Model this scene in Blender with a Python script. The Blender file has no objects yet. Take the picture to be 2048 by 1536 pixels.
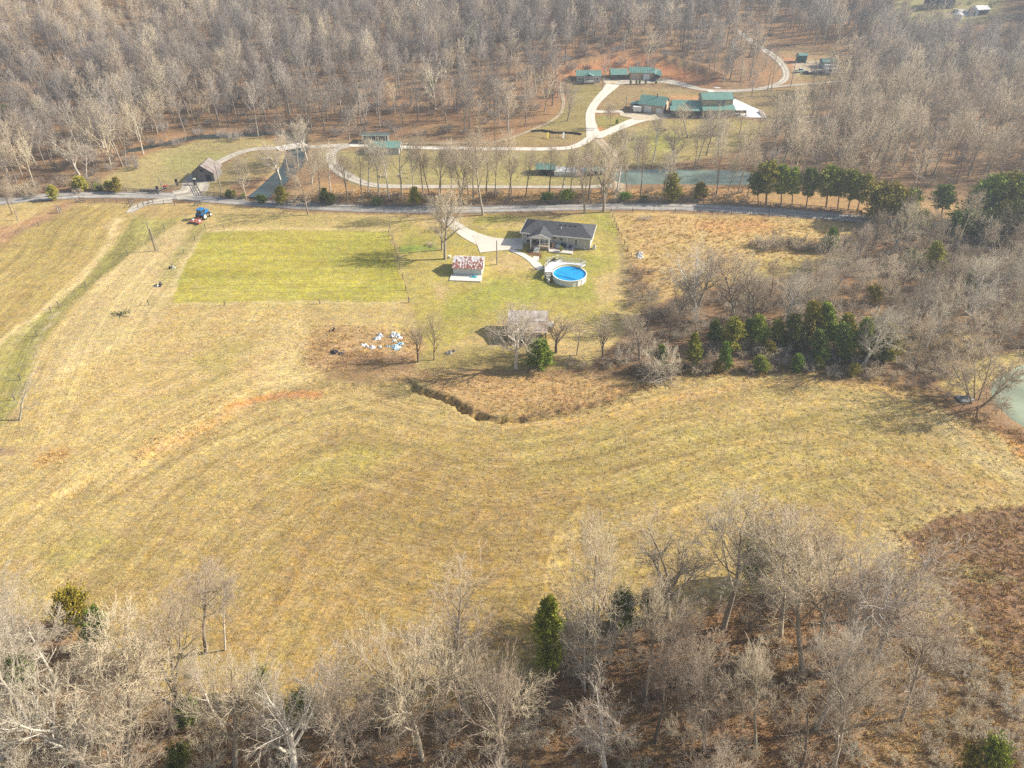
import bpy, math, random
import numpy as np
from mathutils import Vector, Matrix, Euler
R = math.radians
sc = bpy.context.scene
COL = sc.collection

# ---------------------------------------------------------------- camera, light, exposure
CAM_H, F, PITCH = 75.0, 1420.0, R(35.5)
SN, CS = math.sin(PITCH), math.cos(PITCH)
cam = bpy.data.cameras.new('camera'); cam_o = bpy.data.objects.new('camera', cam); COL.objects.link(cam_o)
cam_o.location = (0, 0, CAM_H); cam_o.rotation_euler = (math.pi/2 - PITCH, 0, 0)
cam.sensor_width = 36.0; cam.lens = 36.0*F/2048.0; cam.clip_start = 0.5; cam.clip_end = 5000
sc.camera = cam_o
SUN_EL = R(32.0); SUN_VEC = Vector((0.975, 0.16, 0)).normalized()*math.cos(SUN_EL) + Vector((0, 0, math.sin(SUN_EL)))
w = bpy.data.worlds.new('World'); sc.world = w; w.use_nodes = True
nt = w.node_tree; bg = nt.nodes['Background']
sky = nt.nodes.new('ShaderNodeTexSky'); sky.sky_type = 'NISHITA'; sky.sun_disc = False
sky.sun_elevation = SUN_EL; sky.sun_rotation = math.atan2(SUN_VEC.x, SUN_VEC.y)
sky.air_density = 1.3; sky.dust_density = 2.5
nt.links.new(sky.outputs[0], bg.inputs[0]); bg.inputs[1].default_value = 0.08
sun = bpy.data.lights.new('sun', 'SUN'); sun.energy = 4.6; sun.angle = R(0.6); sun.color = (1.0, 0.925, 0.79)
sun_o = bpy.data.objects.new('sun', sun); COL.objects.link(sun_o); sun_o.location = (100, 50, 200)
sun_o.rotation_euler = SUN_VEC.to_track_quat('Z', 'Y').to_euler()
sc.view_settings.view_transform = 'Standard'; sc.view_settings.look = 'None'
sc.view_settings.exposure = 1.0; sc.view_settings.gamma = 1.0; sc.view_settings.use_curve_mapping = False
sc.render.engine = 'CYCLES'
sc.cycles.max_bounces = 5; sc.cycles.diffuse_bounces = 2; sc.cycles.glossy_bounces = 2; sc.cycles.volume_bounces = 0
sc.cycles.transmission_bounces = 2; sc.cycles.transparent_max_bounces = 4
sc.cycles.use_denoising = False
sc.cycles.use_adaptive_sampling = False

# ---------------------------------------------------------------- materials
MATS = {}
def lin(c): return tuple(c) + (1.0,)
def mat(name, col, rough=.8, var=.25, scale=2.0, bump=0.0, metal=0.0, spec=.3, col2=None, stretch=None, rnd=0.0, hue=0.0):
    """plain procedural material: base colour broken up by two noises"""
    if name in MATS: return MATS[name]
    m = bpy.data.materials.new(name); m.use_nodes = True; MATS[name] = m
    n, l = m.node_tree.nodes, m.node_tree.links
    b = n['Principled BSDF']; b.inputs['Roughness'].default_value = rough; b.inputs['Metallic'].default_value = metal
    b.inputs['Specular IOR Level'].default_value = spec
    tc = n.new('ShaderNodeTexCoord'); mp = n.new('ShaderNodeMapping'); l.new(tc.outputs['Object'], mp.inputs[0])
    if stretch: mp.inputs['Scale'].default_value = stretch
    ns = n.new('ShaderNodeTexNoise'); ns.inputs['Scale'].default_value = scale; ns.inputs['Detail'].default_value = 5
    ns.inputs['Roughness'].default_value = .65
    l.new(mp.outputs[0], ns.inputs['Vector'])
    cr = n.new('ShaderNodeValToRGB'); l.new(ns.outputs[0], cr.inputs[0])
    c2 = col2 or tuple(min(1, c*(1+var)) for c in col); c1 = tuple(c*(1-var) for c in col)
    cr.color_ramp.elements[0].position = .32; cr.color_ramp.elements[1].position = .68
    cr.color_ramp.elements[0].color = lin(c1 if not col2 else col); cr.color_ramp.elements[1].color = lin(c2)
    out = cr.outputs[0]
    if rnd or hue:
        oi = n.new('ShaderNodeObjectInfo'); hs = n.new('ShaderNodeHueSaturation'); l.new(out, hs.inputs['Color'])
        mr = n.new('ShaderNodeMapRange'); l.new(oi.outputs['Random'], mr.inputs[0])
        mr.inputs[3].default_value = 1-rnd; mr.inputs[4].default_value = 1+rnd
        l.new(mr.outputs[0], hs.inputs['Value'])
        if hue:
            mh = n.new('ShaderNodeMapRange'); l.new(oi.outputs['Random'], mh.inputs[0])
            mh.inputs[3].default_value = .5-hue; mh.inputs[4].default_value = .5+hue
            l.new(mh.outputs[0], hs.inputs['Hue'])
        out = hs.outputs[0]
    l.new(out, b.inputs['Base Color'])
    if bump:
        bp = n.new('ShaderNodeBump'); bp.inputs['Strength'].default_value = bump; bp.inputs['Distance'].default_value = .05
        l.new(ns.outputs[0], bp.inputs['Height']); l.new(bp.outputs[0], b.inputs['Normal'])
    return m

# ---------------------------------------------------------------- object helpers
def link(o, parent=None):
    COL.objects.link(o)
    if parent is not None: o.parent = parent
    return o
def tag(o, label=None, cat=None, group=None, kind=None):
    if label: o['label'] = label
    if cat: o['category'] = cat
    if group: o['group'] = group
    if kind: o['kind'] = kind
    return o
def thing(name, label, cat, loc=(0, 0, 0), rz=0.0, group=None):
    o = bpy.data.objects.new(name, None); o.empty_display_size = .5
    o.location = loc; o.rotation_euler = (0, 0, rz); link(o)
    return tag(o, label, cat, group)
def npmesh(name, V, faces, m, smooth=False):
    """faces: list of int arrays of shape (n, k)"""
    me = bpy.data.meshes.new(name); V = np.asarray(V, dtype=np.float32)
    faces = [np.asarray(f, dtype=np.int32) for f in faces if len(f)]
    me.vertices.add(len(V)); me.vertices.foreach_set('co', V.ravel())
    tot = sum(f.size for f in faces); me.loops.add(tot)
    me.loops.foreach_set('vertex_index', np.concatenate([f.ravel() for f in faces]))
    npoly = sum(len(f) for f in faces); me.polygons.add(npoly)
    sizes = np.concatenate([np.full(len(f), f.shape[1]) for f in faces])
    st = np.concatenate([[0], np.cumsum(sizes)[:-1]]).astype(np.int32)
    me.polygons.foreach_set('loop_start', st); me.update(calc_edges=True)
    if smooth: me.polygons.foreach_set('use_smooth', np.ones(npoly, dtype=bool))
    for x in (m if isinstance(m, (list, tuple)) else [m]): me.materials.append(x)
    return me
class MB:
    """collects simple solids and links them as one mesh object"""
    def __init__(s): s.v = []; s.f = []; s.n = 0
    def add(s, v, f):
        s.v.extend([tuple(p) for p in v]); s.f.extend([tuple(i+s.n for i in q) for q in f]); s.n += len(v)
    def box(s, x0, x1, y0, y1, z0, z1):
        v = [(x0,y0,z0),(x1,y0,z0),(x1,y1,z0),(x0,y1,z0),(x0,y0,z1),(x1,y0,z1),(x1,y1,z1),(x0,y1,z1)]
        s.add(v, [(0,3,2,1),(4,5,6,7),(0,1,5,4),(1,2,6,5),(2,3,7,6),(3,0,4,7)]); return s
    def slab(s, a, b, c, d, t):
        """thick quad a b c d (counter-clockwise from above), thickness t along its normal"""
        a, b, c, d = map(Vector, (a, b, c, d)); nn = (b-a).cross(d-a).normalized()*t
        v = [a-nn, b-nn, c-nn, d-nn, a, b, c, d]
        s.add(v, [(0,3,2,1),(4,5,6,7),(0,1,5,4),(1,2,6,5),(2,3,7,6),(3,0,4,7)]); return s
    def tri(s, a, b, c, t):
        a, b, c = map(Vector, (a, b, c)); nn = (b-a).cross(c-a).normalized()*t
        s.add([a-nn, b-nn, c-nn, a, b, c], [(2,1,0),(3,4,5),(0,1,4,3),(1,2,5,4),(2,0,3,5)]); return s
    def bar(s, p, q, r, n=6, r2=None):
        p, q = Vector(p), Vector(q); d = (q-p).normalized(); r2 = r if r2 is None else r2
        u = d.orthogonal().normalized(); w_ = d.cross(u); v = []
        for c, rr in ((p, r), (q, r2)):
            for k in range(n):
                a = 2*math.pi*k/n + math.pi/n; v.append(c + (u*math.cos(a)+w_*math.sin(a))*rr)
        f = [(k, (k+1) % n, n+(k+1) % n, n+k) for k in range(n)] + [tuple(range(n-1, -1, -1)), tuple(range(n, 2*n))]
        s.add(v, f); return s
    def prism(s, pts, z0, z1):
        n = len(pts)
        z0s = z0 if isinstance(z0, (list, tuple)) else [z0]*n; z1s = z1 if isinstance(z1, (list, tuple)) else [z1]*n
        v = [(p[0], p[1], z) for p, z in zip(pts, z0s)] + [(p[0], p[1], z) for p, z in zip(pts, z1s)]
        s.add(v, [tuple(range(n-1, -1, -1)), tuple(range(n, 2*n))] + [(k, (k+1) % n, n+(k+1) % n, n+k) for k in range(n)]); return s
    def lathe(s, prof, n=24, c=(0, 0, 0), axis='z'):
        v = []
        for (r, z) in prof:
            for k in range(n):
                a = 2*math.pi*k/n; x, y = r*math.cos(a), r*math.sin(a)
                v.append((c[0]+x, c[1]+y, c[2]+z) if axis == 'z' else (c[0]+z, c[1]+x, c[2]+y))
        f = [(i*n+k, i*n+(k+1) % n, (i+1)*n+(k+1) % n, (i+1)*n+k) for i in range(len(prof)-1) for k in range(n)]
        f += [tuple(range(n-1, -1, -1)), tuple((len(prof)-1)*n+k for k in range(n))]
        s.add(v, f); return s
    def build(s, name, m, parent=None, smooth=False):
        me = bpy.data.meshes.new(name); me.from_pydata(s.v, [], s.f); me.materials.append(m); me.update()
        if smooth: me.polygons.foreach_set('use_smooth', [True]*len(me.polygons))
        return link(bpy.data.objects.new(name, me), parent)

# ---------------------------------------------------------------- terrain
def softp(t, k): t = np.asarray(t, dtype=float); return k*np.logaddexp(0, t/k)
def sstep(t, a, b): t = np.clip((np.asarray(t, dtype=float)-a)/(b-a), 0, 1); return t*t*(3-2*t)
def seg_dist(x, y, pts):
    """distance to a polyline and the length along it of the nearest point"""
    d = np.full(np.shape(x), 1e9); tt = np.zeros(np.shape(x)); acc = 0.0; sd = np.zeros(np.shape(x))
    for (ax, ay), (bx, by) in zip(pts[:-1], pts[1:]):
        L = math.hypot(bx-ax, by-ay)+1e-9; ux, uy = (bx-ax)/L, (by-ay)/L
        t = np.clip((x-ax)*ux+(y-ay)*uy, 0, L); q = np.hypot(x-ax-ux*t, y-ay-uy*t)
        m_ = q < d; d = np.where(m_, q, d); tt = np.where(m_, acc+t, tt)
        sd = np.where(m_, np.sign((x-ax)*-uy+(y-ay)*ux), sd); acc += L
    return d, tt, sd
def base_h(x, y):
    x = np.asarray(x, dtype=float); y = np.asarray(y, dtype=float)
    h = 0.35*np.sin(x/17+.6)*np.sin(y/13+1.1) + .5*np.sin(x/41-y/37)
    h = h + .085*(softp(y-262, 16)-softp(y-620, 40)) + .10*(softp(y-430, 40)-softp(y-620, 40))
    h = h + (.20*softp(-x-150, 40)-.17*softp(-x-420, 40))*sstep(y, 250, 420)
    h = h + (.17*softp(x-200, 30)-.15*softp(x-430, 40))*sstep(y, 330, 520)
    h = h + 2.0*np.sin(x/47+y/61+1)*sstep(y, 300, 420) + 8.0*np.sin(x/52+.9*np.sin(y/90)+.4)*sstep(y, 370, 520) + 1.5*np.sin(x/23-y/31)*sstep(y, 320, 420)
    return h
def flat_px(px, py, z=0.0):
    v = (768.0-np.asarray(py, dtype=float))/F; u = (np.asarray(px, dtype=float)-1024.0)/F
    Z = (CAM_H-z)/np.maximum(SN-v*CS, .02); return u*Z, Z*(CS+v*SN)
def pts_flat(pp): return [tuple(float(q) for q in flat_px(a, b)) for a, b in pp]
GULLY = pts_flat([(812,762),(830,778),(868,789),(902,800),(930,819),(962,832),(1000,838),(1040,837)])
GULLY2 = pts_flat([(1040,837),(1100,824),(1190,806),(1300,766)])
SCARP = pts_flat([(200,960),(300,915),(400,860),(500,800),(640,783)])
def hgt(x, y):
    h = base_h(x, y)
    x = np.asarray(x, dtype=float); y = np.asarray(y, dtype=float)
    near = y < 200
    if np.any(near):
        d, t, s_ = seg_dist(x, y, GULLY)
        wob = .35*np.sin(t*1.9)+.22*np.sin(t*4.3+1); d = np.abs(d+.25*np.sin(t*1.1)*np.sin(t*2.7))
        h = h - 1.6*np.exp(-(d/(.68+wob*.3))**4)*sstep(t, .0, 3)*near
        d, t, s_ = seg_dist(x, y, GULLY2); h = h - (.85+.3*np.sin(t*2.1))*np.exp(-(d/.55)**2)*(1-sstep(t, 8, 30))*near-.2*np.exp(-(d/.8)**2)*near
        d, t, s_ = seg_dist(x, y, SCARP); h = h + .9*sstep(s_*d, -2.5, 2.5)*np.exp(-(d/11)**2)*near
    # cut bank behind the sheds, ponds and creek beds
    d, t, s_ = seg_dist(x, y, BANK); h = h + 3.2*np.exp(-((d)/4.5)**2) + .3*np.sin(t*.6+1)*np.sin(t*1.7)*np.exp(-((d)/4)**2)
    for pl, dep in WATERS:
        d, t, s_ = seg_dist(x, y, pl[0])
        if pl[2]: k_ = sstep(d, pl[1]*1.4, pl[1]*2.6); h = h*k_+pl[3]*(1-k_)
        h = h - dep*(1-sstep(d, pl[1]*.75, pl[1]*1.35))
    return h
def march(px, py, fn):
    px = np.atleast_1d(np.asarray(px, dtype=float)); py = np.atleast_1d(np.asarray(py, dtype=float))
    u = (px-1024)/F; v = (768-py)/F; dy = CS+v*SN; dz = -(SN-v*CS)
    lo = np.full(px.shape, 20.0); hi = np.full(px.shape, 1400.0); z = lo.copy(); done = np.zeros(px.shape, bool)
    while True:
        below = (CAM_H+dz*z) < fn(u*z, dy*z); new = below & ~done
        hi[new] = z[new]; lo[new] = (z/1.02)[new]; done |= below; z = z*1.02
        if done.all() or z.min() > 1400: break
    for _ in range(22):
        m_ = (lo+hi)/2; b = (CAM_H+dz*m_) < fn(u*m_, dy*m_); hi = np.where(b, m_, hi); lo = np.where(b, lo, m_)
    z = (lo+hi)/2
    return u*z, dy*z
def mb(pp):
    x, y = march([p[0] for p in pp], [p[1] for p in pp], base_h); return [(float(a), float(b)) for a, b in zip(x, y)]
BANK = mb([(1095,150),(1140,138),(1200,124),(1260,114),(1330,124),(1390,140),(1430,158)])
CREEK_A = mb([(590,262),(592,300),(583,330),(560,352),(540,372),(515,392)])
CREEK_B = mb([(250,300),(330,285),(395,270),(480,268),(560,262),(600,268)])
POND_F = mb([(1262,352),(1330,349),(1400,350),(1475,350)])
POND_R = mb([(2132,812),(2165,790),(2240,755)])
CREEK_L = mb([(-60,418),(0,416),(60,424),(-10,440)])
def mh(p): return float(np.mean(base_h(np.array([q[0] for q in p]), np.array([q[1] for q in p]))))
WATERS = [((CREEK_A, 3.3, 0, 0), 1.0), ((CREEK_B, 2.4, 0, 0), .9), ((POND_F, 6.5, 1, mh(POND_F)), 1.0), ((POND_R, 11.0, 1, mh(POND_R)), 1.1)]
def P(px, py):
    """ground points seen at photograph pixels: list of (x, y, z)"""
    x, y = march(px, py, hgt); z = hgt(x, y)
    return [Vector((float(a), float(b), float(c))) for a, b, c in zip(x, y, z)]
def P1(px, py): return P([px], [py])[0]
def G(x, y): return float(hgt(np.array([x]), np.array([y]))[0])
def PZ(px, py, z):
    a, b = flat_px(px, py, z); return Vector((float(a), float(b), z))
def topx(x, y, z):
    rz = z-CAM_H; Z = y*CS-rz*SN; v = (y*SN+rz*CS)/Z
    return 1024+F*x/Z, 768-F*v

# ---------------------------------------------------------------- masks in plan (given at photograph pixels, evaluated on the ground)
def poly_mask(X, Y, pts, soft=3.0):
    pts = np.asarray(pts, dtype=float); out = np.zeros(X.shape)
    x0, y0 = pts.min(0)-soft*2; x1, y1 = pts.max(0)+soft*2
    sel = (X > x0) & (X < x1) & (Y > y0) & (Y < y1)
    if not sel.any(): return out
    x, y = X[sel], Y[sel]; ins = np.zeros(x.shape, bool); d = np.full(x.shape, 1e9)
    for (ax, ay), (bx, by) in zip(pts, np.roll(pts, -1, 0)):
        c = ((ay > y) != (by > y)) & (x < (bx-ax)*(y-ay)/((by-ay) if by != ay else 1e-9)+ax); ins ^= c
        L2 = (bx-ax)**2+(by-ay)**2+1e-9; t = np.clip(((x-ax)*(bx-ax)+(y-ay)*(by-ay))/L2, 0, 1)
        d = np.minimum(d, np.hypot(x-ax-t*(bx-ax), y-ay-t*(by-ay)))
    s_ = np.where(ins, d, -d); out[sel] = sstep(s_, -soft, soft); return out
def line_mask(X, Y, pts, width, soft=2.0):
    pts = np.asarray(pts, dtype=float); out = np.zeros(X.shape); wmax = width+soft*2
    x0, y0 = pts.min(0)-wmax; x1, y1 = pts.max(0)+wmax
    sel = (X > x0) & (X < x1) & (Y > y0) & (Y < y1)
    if not sel.any(): return out
    d, t, s_ = seg_dist(X[sel], Y[sel], [tuple(p) for p in pts]); out[sel] = 1-sstep(d, width-soft, width+soft); return out

FIELD = [(-400,400),(120,402),(400,408),(620,425),(900,432),(1220,425),(1500,432),(1720,447),(1700,520),(1560,528),(1420,575),(1300,600),(1225,690),(1180,735),(1060,745),(1290,762),(1400,746),(1500,742),(1650,742),(1780,760),(1880,790),(1950,835),(2048,880),(2300,1000),(2300,1300),(1990,1300),(1850,1250),(1760,1130),(1650,1160),(1500,1190),(1400,1230),(1150,1290),(1050,1380),(700,1420),(300,1400),(150,1250),(-200,1180),(-600,1000)]
GREEN = [(405,463),(600,461),(782,461),(797,520),(815,601),(600,604),(352,607),(342,590),(362,540)]
YARD = [(800,440),(880,470),(950,440),(1220,425),(1235,470),(1260,520),(1265,590),(1200,640),(1000,640),(900,690),(850,715),(830,640),(815,600),(798,520)]
RMEAD = [(1225,424),(1500,432),(1700,447),(1700,520),(1560,528),(1420,575),(1300,610),(1262,580),(1262,520),(1238,470)]
WEEDS = [(2300,1000),(2048,1013),(1960,1020),(1870,1040),(1800,1065),(1850,1120),(1930,1230),(2020,1330),(2300,1400)]
LAWN_N = [(620,300),(900,301),(1130,302),(1190,278),(1215,292),(1230,335),(1200,372),(1000,375),(750,378),(700,370),(665,330)]
LAWN_H = [(1200,265),(1330,238),(1460,234),(1540,248),(1480,300),(1330,330),(1240,335),(1225,300)]
LAWN_M = [(1225,172),(1330,172),(1403,184),(1400,205),(1340,195),(1270,196),(1240,222),(1195,222)]
LAWN_C = [(1130,170),(1200,168),(1210,180),(1180,210),(1172,255),(1180,275),(1120,290),(1000,292),(1040,268),(1100,240),(1140,205)]
LAWN_R = [(1465,184),(1560,176),(1600,168),(1640,172),(1660,190),(1600,250),(1545,250),(1480,205)]
BARNF = [(200,362),(270,320),(350,290),(430,276),(520,275),(575,288),(560,300),(500,296),(430,330),(380,372),(250,382)]
BARNF2 = [(395,372),(440,335),(500,302),(575,302),(570,330),(545,350),(470,365),(440,395),(400,392)]
CLEAR = [(1560,100),(1600,92),(1680,110),(1700,140),(1690,175),(1640,172),(1575,172),(1580,140)]
FARC = [(1770,-30),(2010,-30),(2000,35),(1920,52),(1850,60),(1800,40)]
YELBR = [(560,395),(640,360),(760,378),(1000,382),(1230,380),(1500,372),(1700,385),(1750,400),(2048,415),(2048,440),(1730,425),(1500,412),(1200,403),(900,410),(700,406)]
# ---------------------------------------------------------------- the ground sheet
def ring(a, b, st, g, lim):
    v = list(np.arange(a, b, st)); s_ = st
    while v[-1] < lim: s_ *= g; v.append(v[-1]+s_)
    return v
xs = ring(0, 78, .5, 1.035, 900); xs = np.array([-q for q in xs[:0:-1]]+xs)
ys = ring(5, 172, .45, 1.022, 1300); ys = np.concatenate([[-400, -200, -90, -40, -15, -5], ys])
GX, GY = np.meshgrid(xs, ys); gx, gy = GX.ravel(), GY.ravel(); gz = hgt(gx, gy)
nx, ny = len(xs), len(ys)
idx = np.arange(nx*ny).reshape(ny, nx)
quads = np.stack([idx[:-1, :-1], idx[:-1, 1:], idx[1:, 1:], idx[1:, :-1]], -1).reshape(-1, 4)
pxg, pyg = topx(gx, np.maximum(gy, 8), gz)
rng = np.random.default_rng(5)
def vnoise(x, y, s_, seed=0):
    """smooth value noise, -1..1"""
    r = np.random.default_rng(seed).random((64, 64)); x = x/s_; y = y/s_
    i = np.floor(x).astype(int); j = np.floor(y).astype(int); u = x-i; v = y-j; u = u*u*(3-2*u); v = v*v*(3-2*v)
    a = r[i % 64, j % 64]; b = r[(i+1) % 64, j % 64]; c = r[i % 64, (j+1) % 64]; d = r[(i+1) % 64, (j+1) % 64]
    return 2*((a*(1-u)+b*u)*(1-v)+(c*(1-u)+d*u)*v)-1
# wobble so that no zone edge is a clean line; amplitude in pixels shrinks with distance
dist = np.maximum(gy, 30); amp = np.clip(620/dist, 1, 9)
wx = pxg+amp*(vnoise(gx, gy, 7, 1)+.6*vnoise(gx, gy, 2.2, 2)); wy = pyg+amp*.6*(vnoise(gx, gy, 7, 3)+.6*vnoise(gx, gy, 2.2, 4))
N = len(gx)
LEAF = (.25, .16, .088)
col = np.tile(np.array(LEAF), (N, 1))
flow = np.zeros((N, 3)); flow[:, 0] = gy; flow[:, 1] = gx; flow[:, 2] = .15
def paint(m_, c, a=1.0):
    global col
    m_ = (m_*a)[:, None]; col = col*(1-m_)+np.array(c)[None, :]*m_
def pz(pts, c, soft=4, a=1.0): m_ = poly_mask(wx, wy, pts, soft); paint(m_, c, a); return m_
def ln(pts, c, wd, soft=3, a=1.0): m_ = line_mask(wx, wy, pts, wd, soft); paint(m_, c, a); return m_
def setflow(m_, sd, t, st):
    k = m_ > .5; flow[k, 0] = sd[k]; flow[k, 1] = t[k]; flow[k, 2] = st
# far hill tints: leaf litter shows orange in places
paint(np.clip(vnoise(gx, gy, 40, 9)*1.5, 0, 1)*(gy > 230), (.34, .20, .095), .75)
paint(sstep(pyg, 1180, 1280), (.30, .19, .10), 1)
STRAW = (.50, .37, .16); TAN = (.44, .33, .14); OLIVE = (.30, .255, .10); GRN = (.25, .27, .06)
BROWN = (.19, .12, .06); ORNG = (.42, .20, .075); SEDGE = (.46, .28, .10)
mF = pz(FIELD, TAN, 4)
# large main field: olive and brown towards the middle and the lower edge, the rounded ground's shading painted in
pz([(150,1180),(400,960),(700,830),(1000,860),(1300,800),(1500,765),(1750,790),(1950,880),(2048,980),(1800,1040),(1300,1200),(1000,1400),(300,1400)], (.37,.27,.105), 40, .85)
pz([(500,1130),(600,960),(900,900),(1200,920),(1200,1100),(1080,1300),(700,1400),(450,1300)], (.325,.225,.09), 50, .75)
pz([(1000,870),(1400,830),(1700,830),(1900,900),(1700,980),(1300,1000),(1050,960)], (.37,.29,.105), 30, .6)
pz([(1420,760),(1700,770),(1850,830),(1700,840),(1500,800)], (.38,.30,.12), 15, .5)
pz([(300,1100),(500,930),(640,900),(560,1050),(420,1250),(250,1300)], (.36,.26,.11), 30, .6)
pz([(1060,1280),(1090,1100),(1170,980),(1160,1120),(1130,1260)], (.47,.34,.13), 10, .7)
ln([(1160,995),(1110,1060),(1080,1150),(1070,1240)], (.24,.17,.075), 4, 3, .7)
ln([(1190,1000),(1140,1080),(1115,1200)], (.28,.19,.08), 3, 3, .5)
ln([(350,1060),(230,1190),(140,1280)], (.26,.17,.075), 5, 4, .6)
ln([(640,905),(740,888),(880,893),(1020,880)], (.31,.245,.08), 5, 5, .5)
ln([(1560,845),(1680,822),(1800,840),(1880,868)], (.24,.19,.07), 4, 4, .75)
ln([(1330,870),(1500,850),(1650,830)], (.27,.22,.08), 4, 5, .4)
ln([(1300,810),(1450,775),(1600,758),(1750,775),(1880,830),(1980,900)], (.50,.33,.13), 7, 7, .7)
ln([(1010,850),(1180,840),(1330,800)], (.50,.33,.13), 7, 7, .6)
ln([(1700,905),(1850,930),(2000,980)], (.46,.30,.12), 10, 8, .5)
ln([(1870,830),(1940,900),(2048,960)], (.48,.37,.18), 16, 8, .6)
# pale upper left slopes
pz([(60,800),(110,640),(330,600),(600,612),(620,700),(560,790),(400,850),(250,930),(0,1050),(0,920)], STRAW, 16, .9)
pz([(80,780),(130,650),(260,480),(330,440),(400,470),(340,600),(330,640),(200,720)], (.52,.40,.19), 12, .85)
pz([(540,650),(600,640),(625,700),(620,770),(540,790),(500,760)], (.57,.43,.20), 8, .8)
pz([(0,1100),(100,1000),(300,950),(200,1100),(0,1180)], (.46,.34,.14), 20, .6)
for q in [[(330,800),(420,770),(470,720),(430,760)], [(560,950),(720,890),(800,900),(650,970)], [(380,720),(440,680),(500,690),(420,740)], [(60,1110),(160,1060),(240,1080),(120,1150)]]:
    pz(q, (.34,.30,.09), 16, .5)
# left field and lane
mL = pz([(-400,640),(0,470),(100,420),(250,404),(262,440),(210,500),(130,570),(0,690),(-300,860)], (.39,.29,.11), 6)
pz([(0,520),(100,450),(220,430),(200,480),(80,560),(0,600)], (.36,.275,.10), 14, .6)
mG = pz([(262,440),(300,420),(395,412),(280,490),(130,610),(80,690),(40,800),(-60,960),(-300,1000),(-300,860),(0,690),(150,570),(230,490)], (.335,.29,.10), 5)
ln([(262,470),(205,540),(120,625),(50,720),(-10,820)], (.28,.245,.085), 8, 7, .6)
ln([(262,435),(258,470),(235,520),(180,570)], (.24,.21,.07), 5, 4, .6)
ln([(235,440),(222,480),(205,505),(150,570),(60,640),(0,682),(-100,750)], (.60,.46,.23), 5, 4, .8)
ln([(240,438),(215,452),(222,470)], (.58,.44,.23), 5, 4, .6)
ln([(110,625),(85,670),(70,730),(45,800)], (.47,.38,.24), 3, 2.5, .8)
ln([(0,700),(60,655)], (.5,.40,.2), 3, 3, .6)
ln([(388,420),(300,478),(235,525),(170,580),(115,618)], (.22,.17,.08), 2, 1.5, .7)
ln([(395,412),(310,470),(200,550),(130,610),(90,680)], (.27,.25,.07), 5, 5, .4)
pz([(270,412),(400,412),(390,425),(330,440),(280,438)], (.37,.26,.11), 5, .8)
# dirt strip along the creek on the far left
mD = pz([(-200,560),(-100,470),(0,455),(60,440),(120,405),(165,398),(150,412),(110,430),(0,492),(-200,600)], (.40,.25,.13), 5)
ln([(0,478),(60,452),(120,424)], (.28,.18,.11), 3, 3, .7)
# green plot, mown grass strip round it
mW = pz([(395,455),(600,446),(800,452),(815,612),(600,612),(330,612)], (.42,.33,.13), 8, .6)
mP = pz(GREEN, (.36,.32,.075), 6); paint(mP*np.clip(vnoise(gx, gy, 9, 61)*1.6+.3*vnoise(gx, gy, 2.5, 62), 0, 1), (.44,.37,.09), .4)
pz([(480,470),(640,480),(600,560),(460,540)], (.40,.34,.075), 22, .6); pz([(700,470),(785,470),(800,560),(740,590)], (.33,.30,.06), 20, .6); pz([(380,560),(520,570),(560,603),(360,600)], (.40,.33,.09), 12, .5)
ln([(342,590),(362,540),(402,465)], (.56,.44,.24), 2.5, 2, .8)
ln([(352,608),(600,606),(815,603)], (.52,.41,.20), 2, 2, .8)
ln([(405,459),(600,458),(780,458)], (.53,.41,.20), 2, 2, .8)
ln([(783,462),(800,530),(818,604)], (.36,.25,.13), 3, 2, .7)
ln([(330,560),(350,520),(400,450)], (.25,.24,.07), 12, 8, .5)
pz([(400,430),(620,430),(800,436),(790,455),(450,452)], (.40,.32,.12), 6, .7)
# yard
mY = pz(YARD, (.37,.305,.095), 8)
for q in [[(820,470),(870,476),(840,500),(805,500)], [(1080,505),(1180,510),(1220,520),(1180,560),(1200,600),(1050,600)], [(980,560),(1080,570),(1060,610),(960,600)], [(1170,425),(1222,426),(1235,470),(1200,460)], [(900,590),(1020,560),(990,620),(880,650)], [(940,436),(1000,430),(1040,440),(960,450)]]:
    pz(q, (.285,.28,.065), 12, .7)
ln([(800,497),(870,497)], (.16,.27,.05), 6, 6, .6)
for q in [[(950,455),(1060,440),(1150,448),(1060,455)], [(970,515),(1040,505),(1080,540),(1000,545)], [(1190,560),(1250,540),(1262,600),(1200,610)], [(860,560),(900,575),(880,600)]]:
    pz(q, (.50,.36,.18), 10, .7)
pz([(1230,470),(1240,440),(1250,480),(1268,530),(1262,580),(1240,570)], (.30,.22,.11), 5, .7)
pz([(1010,425),(1100,424),(1170,428),(1100,440)], (.22,.15,.08), 5, .7)
ln([(1058,503),(1080,512)], (.14,.07,.045), 5, 3, .9)
# meadow on the right, broom sedge
mR = pz(RMEAD, (.46,.33,.14), 4)
pz([(1400,440),(1530,436),(1560,455),(1470,470),(1390,462)], (.52,.30,.12), 10, .8)
pz([(1260,430),(1420,436),(1380,470),(1270,500)], (.50,.34,.15), 14, .7)
pz([(1500,520),(1700,505),(1710,530),(1600,548),(1440,570)], (.36,.29,.11), 6, .7)
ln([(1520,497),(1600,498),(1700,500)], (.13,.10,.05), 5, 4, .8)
pz([(1260,525),(1310,540),(1290,600),(1255,585)], (.33,.20,.11), 10, .6)
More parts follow.
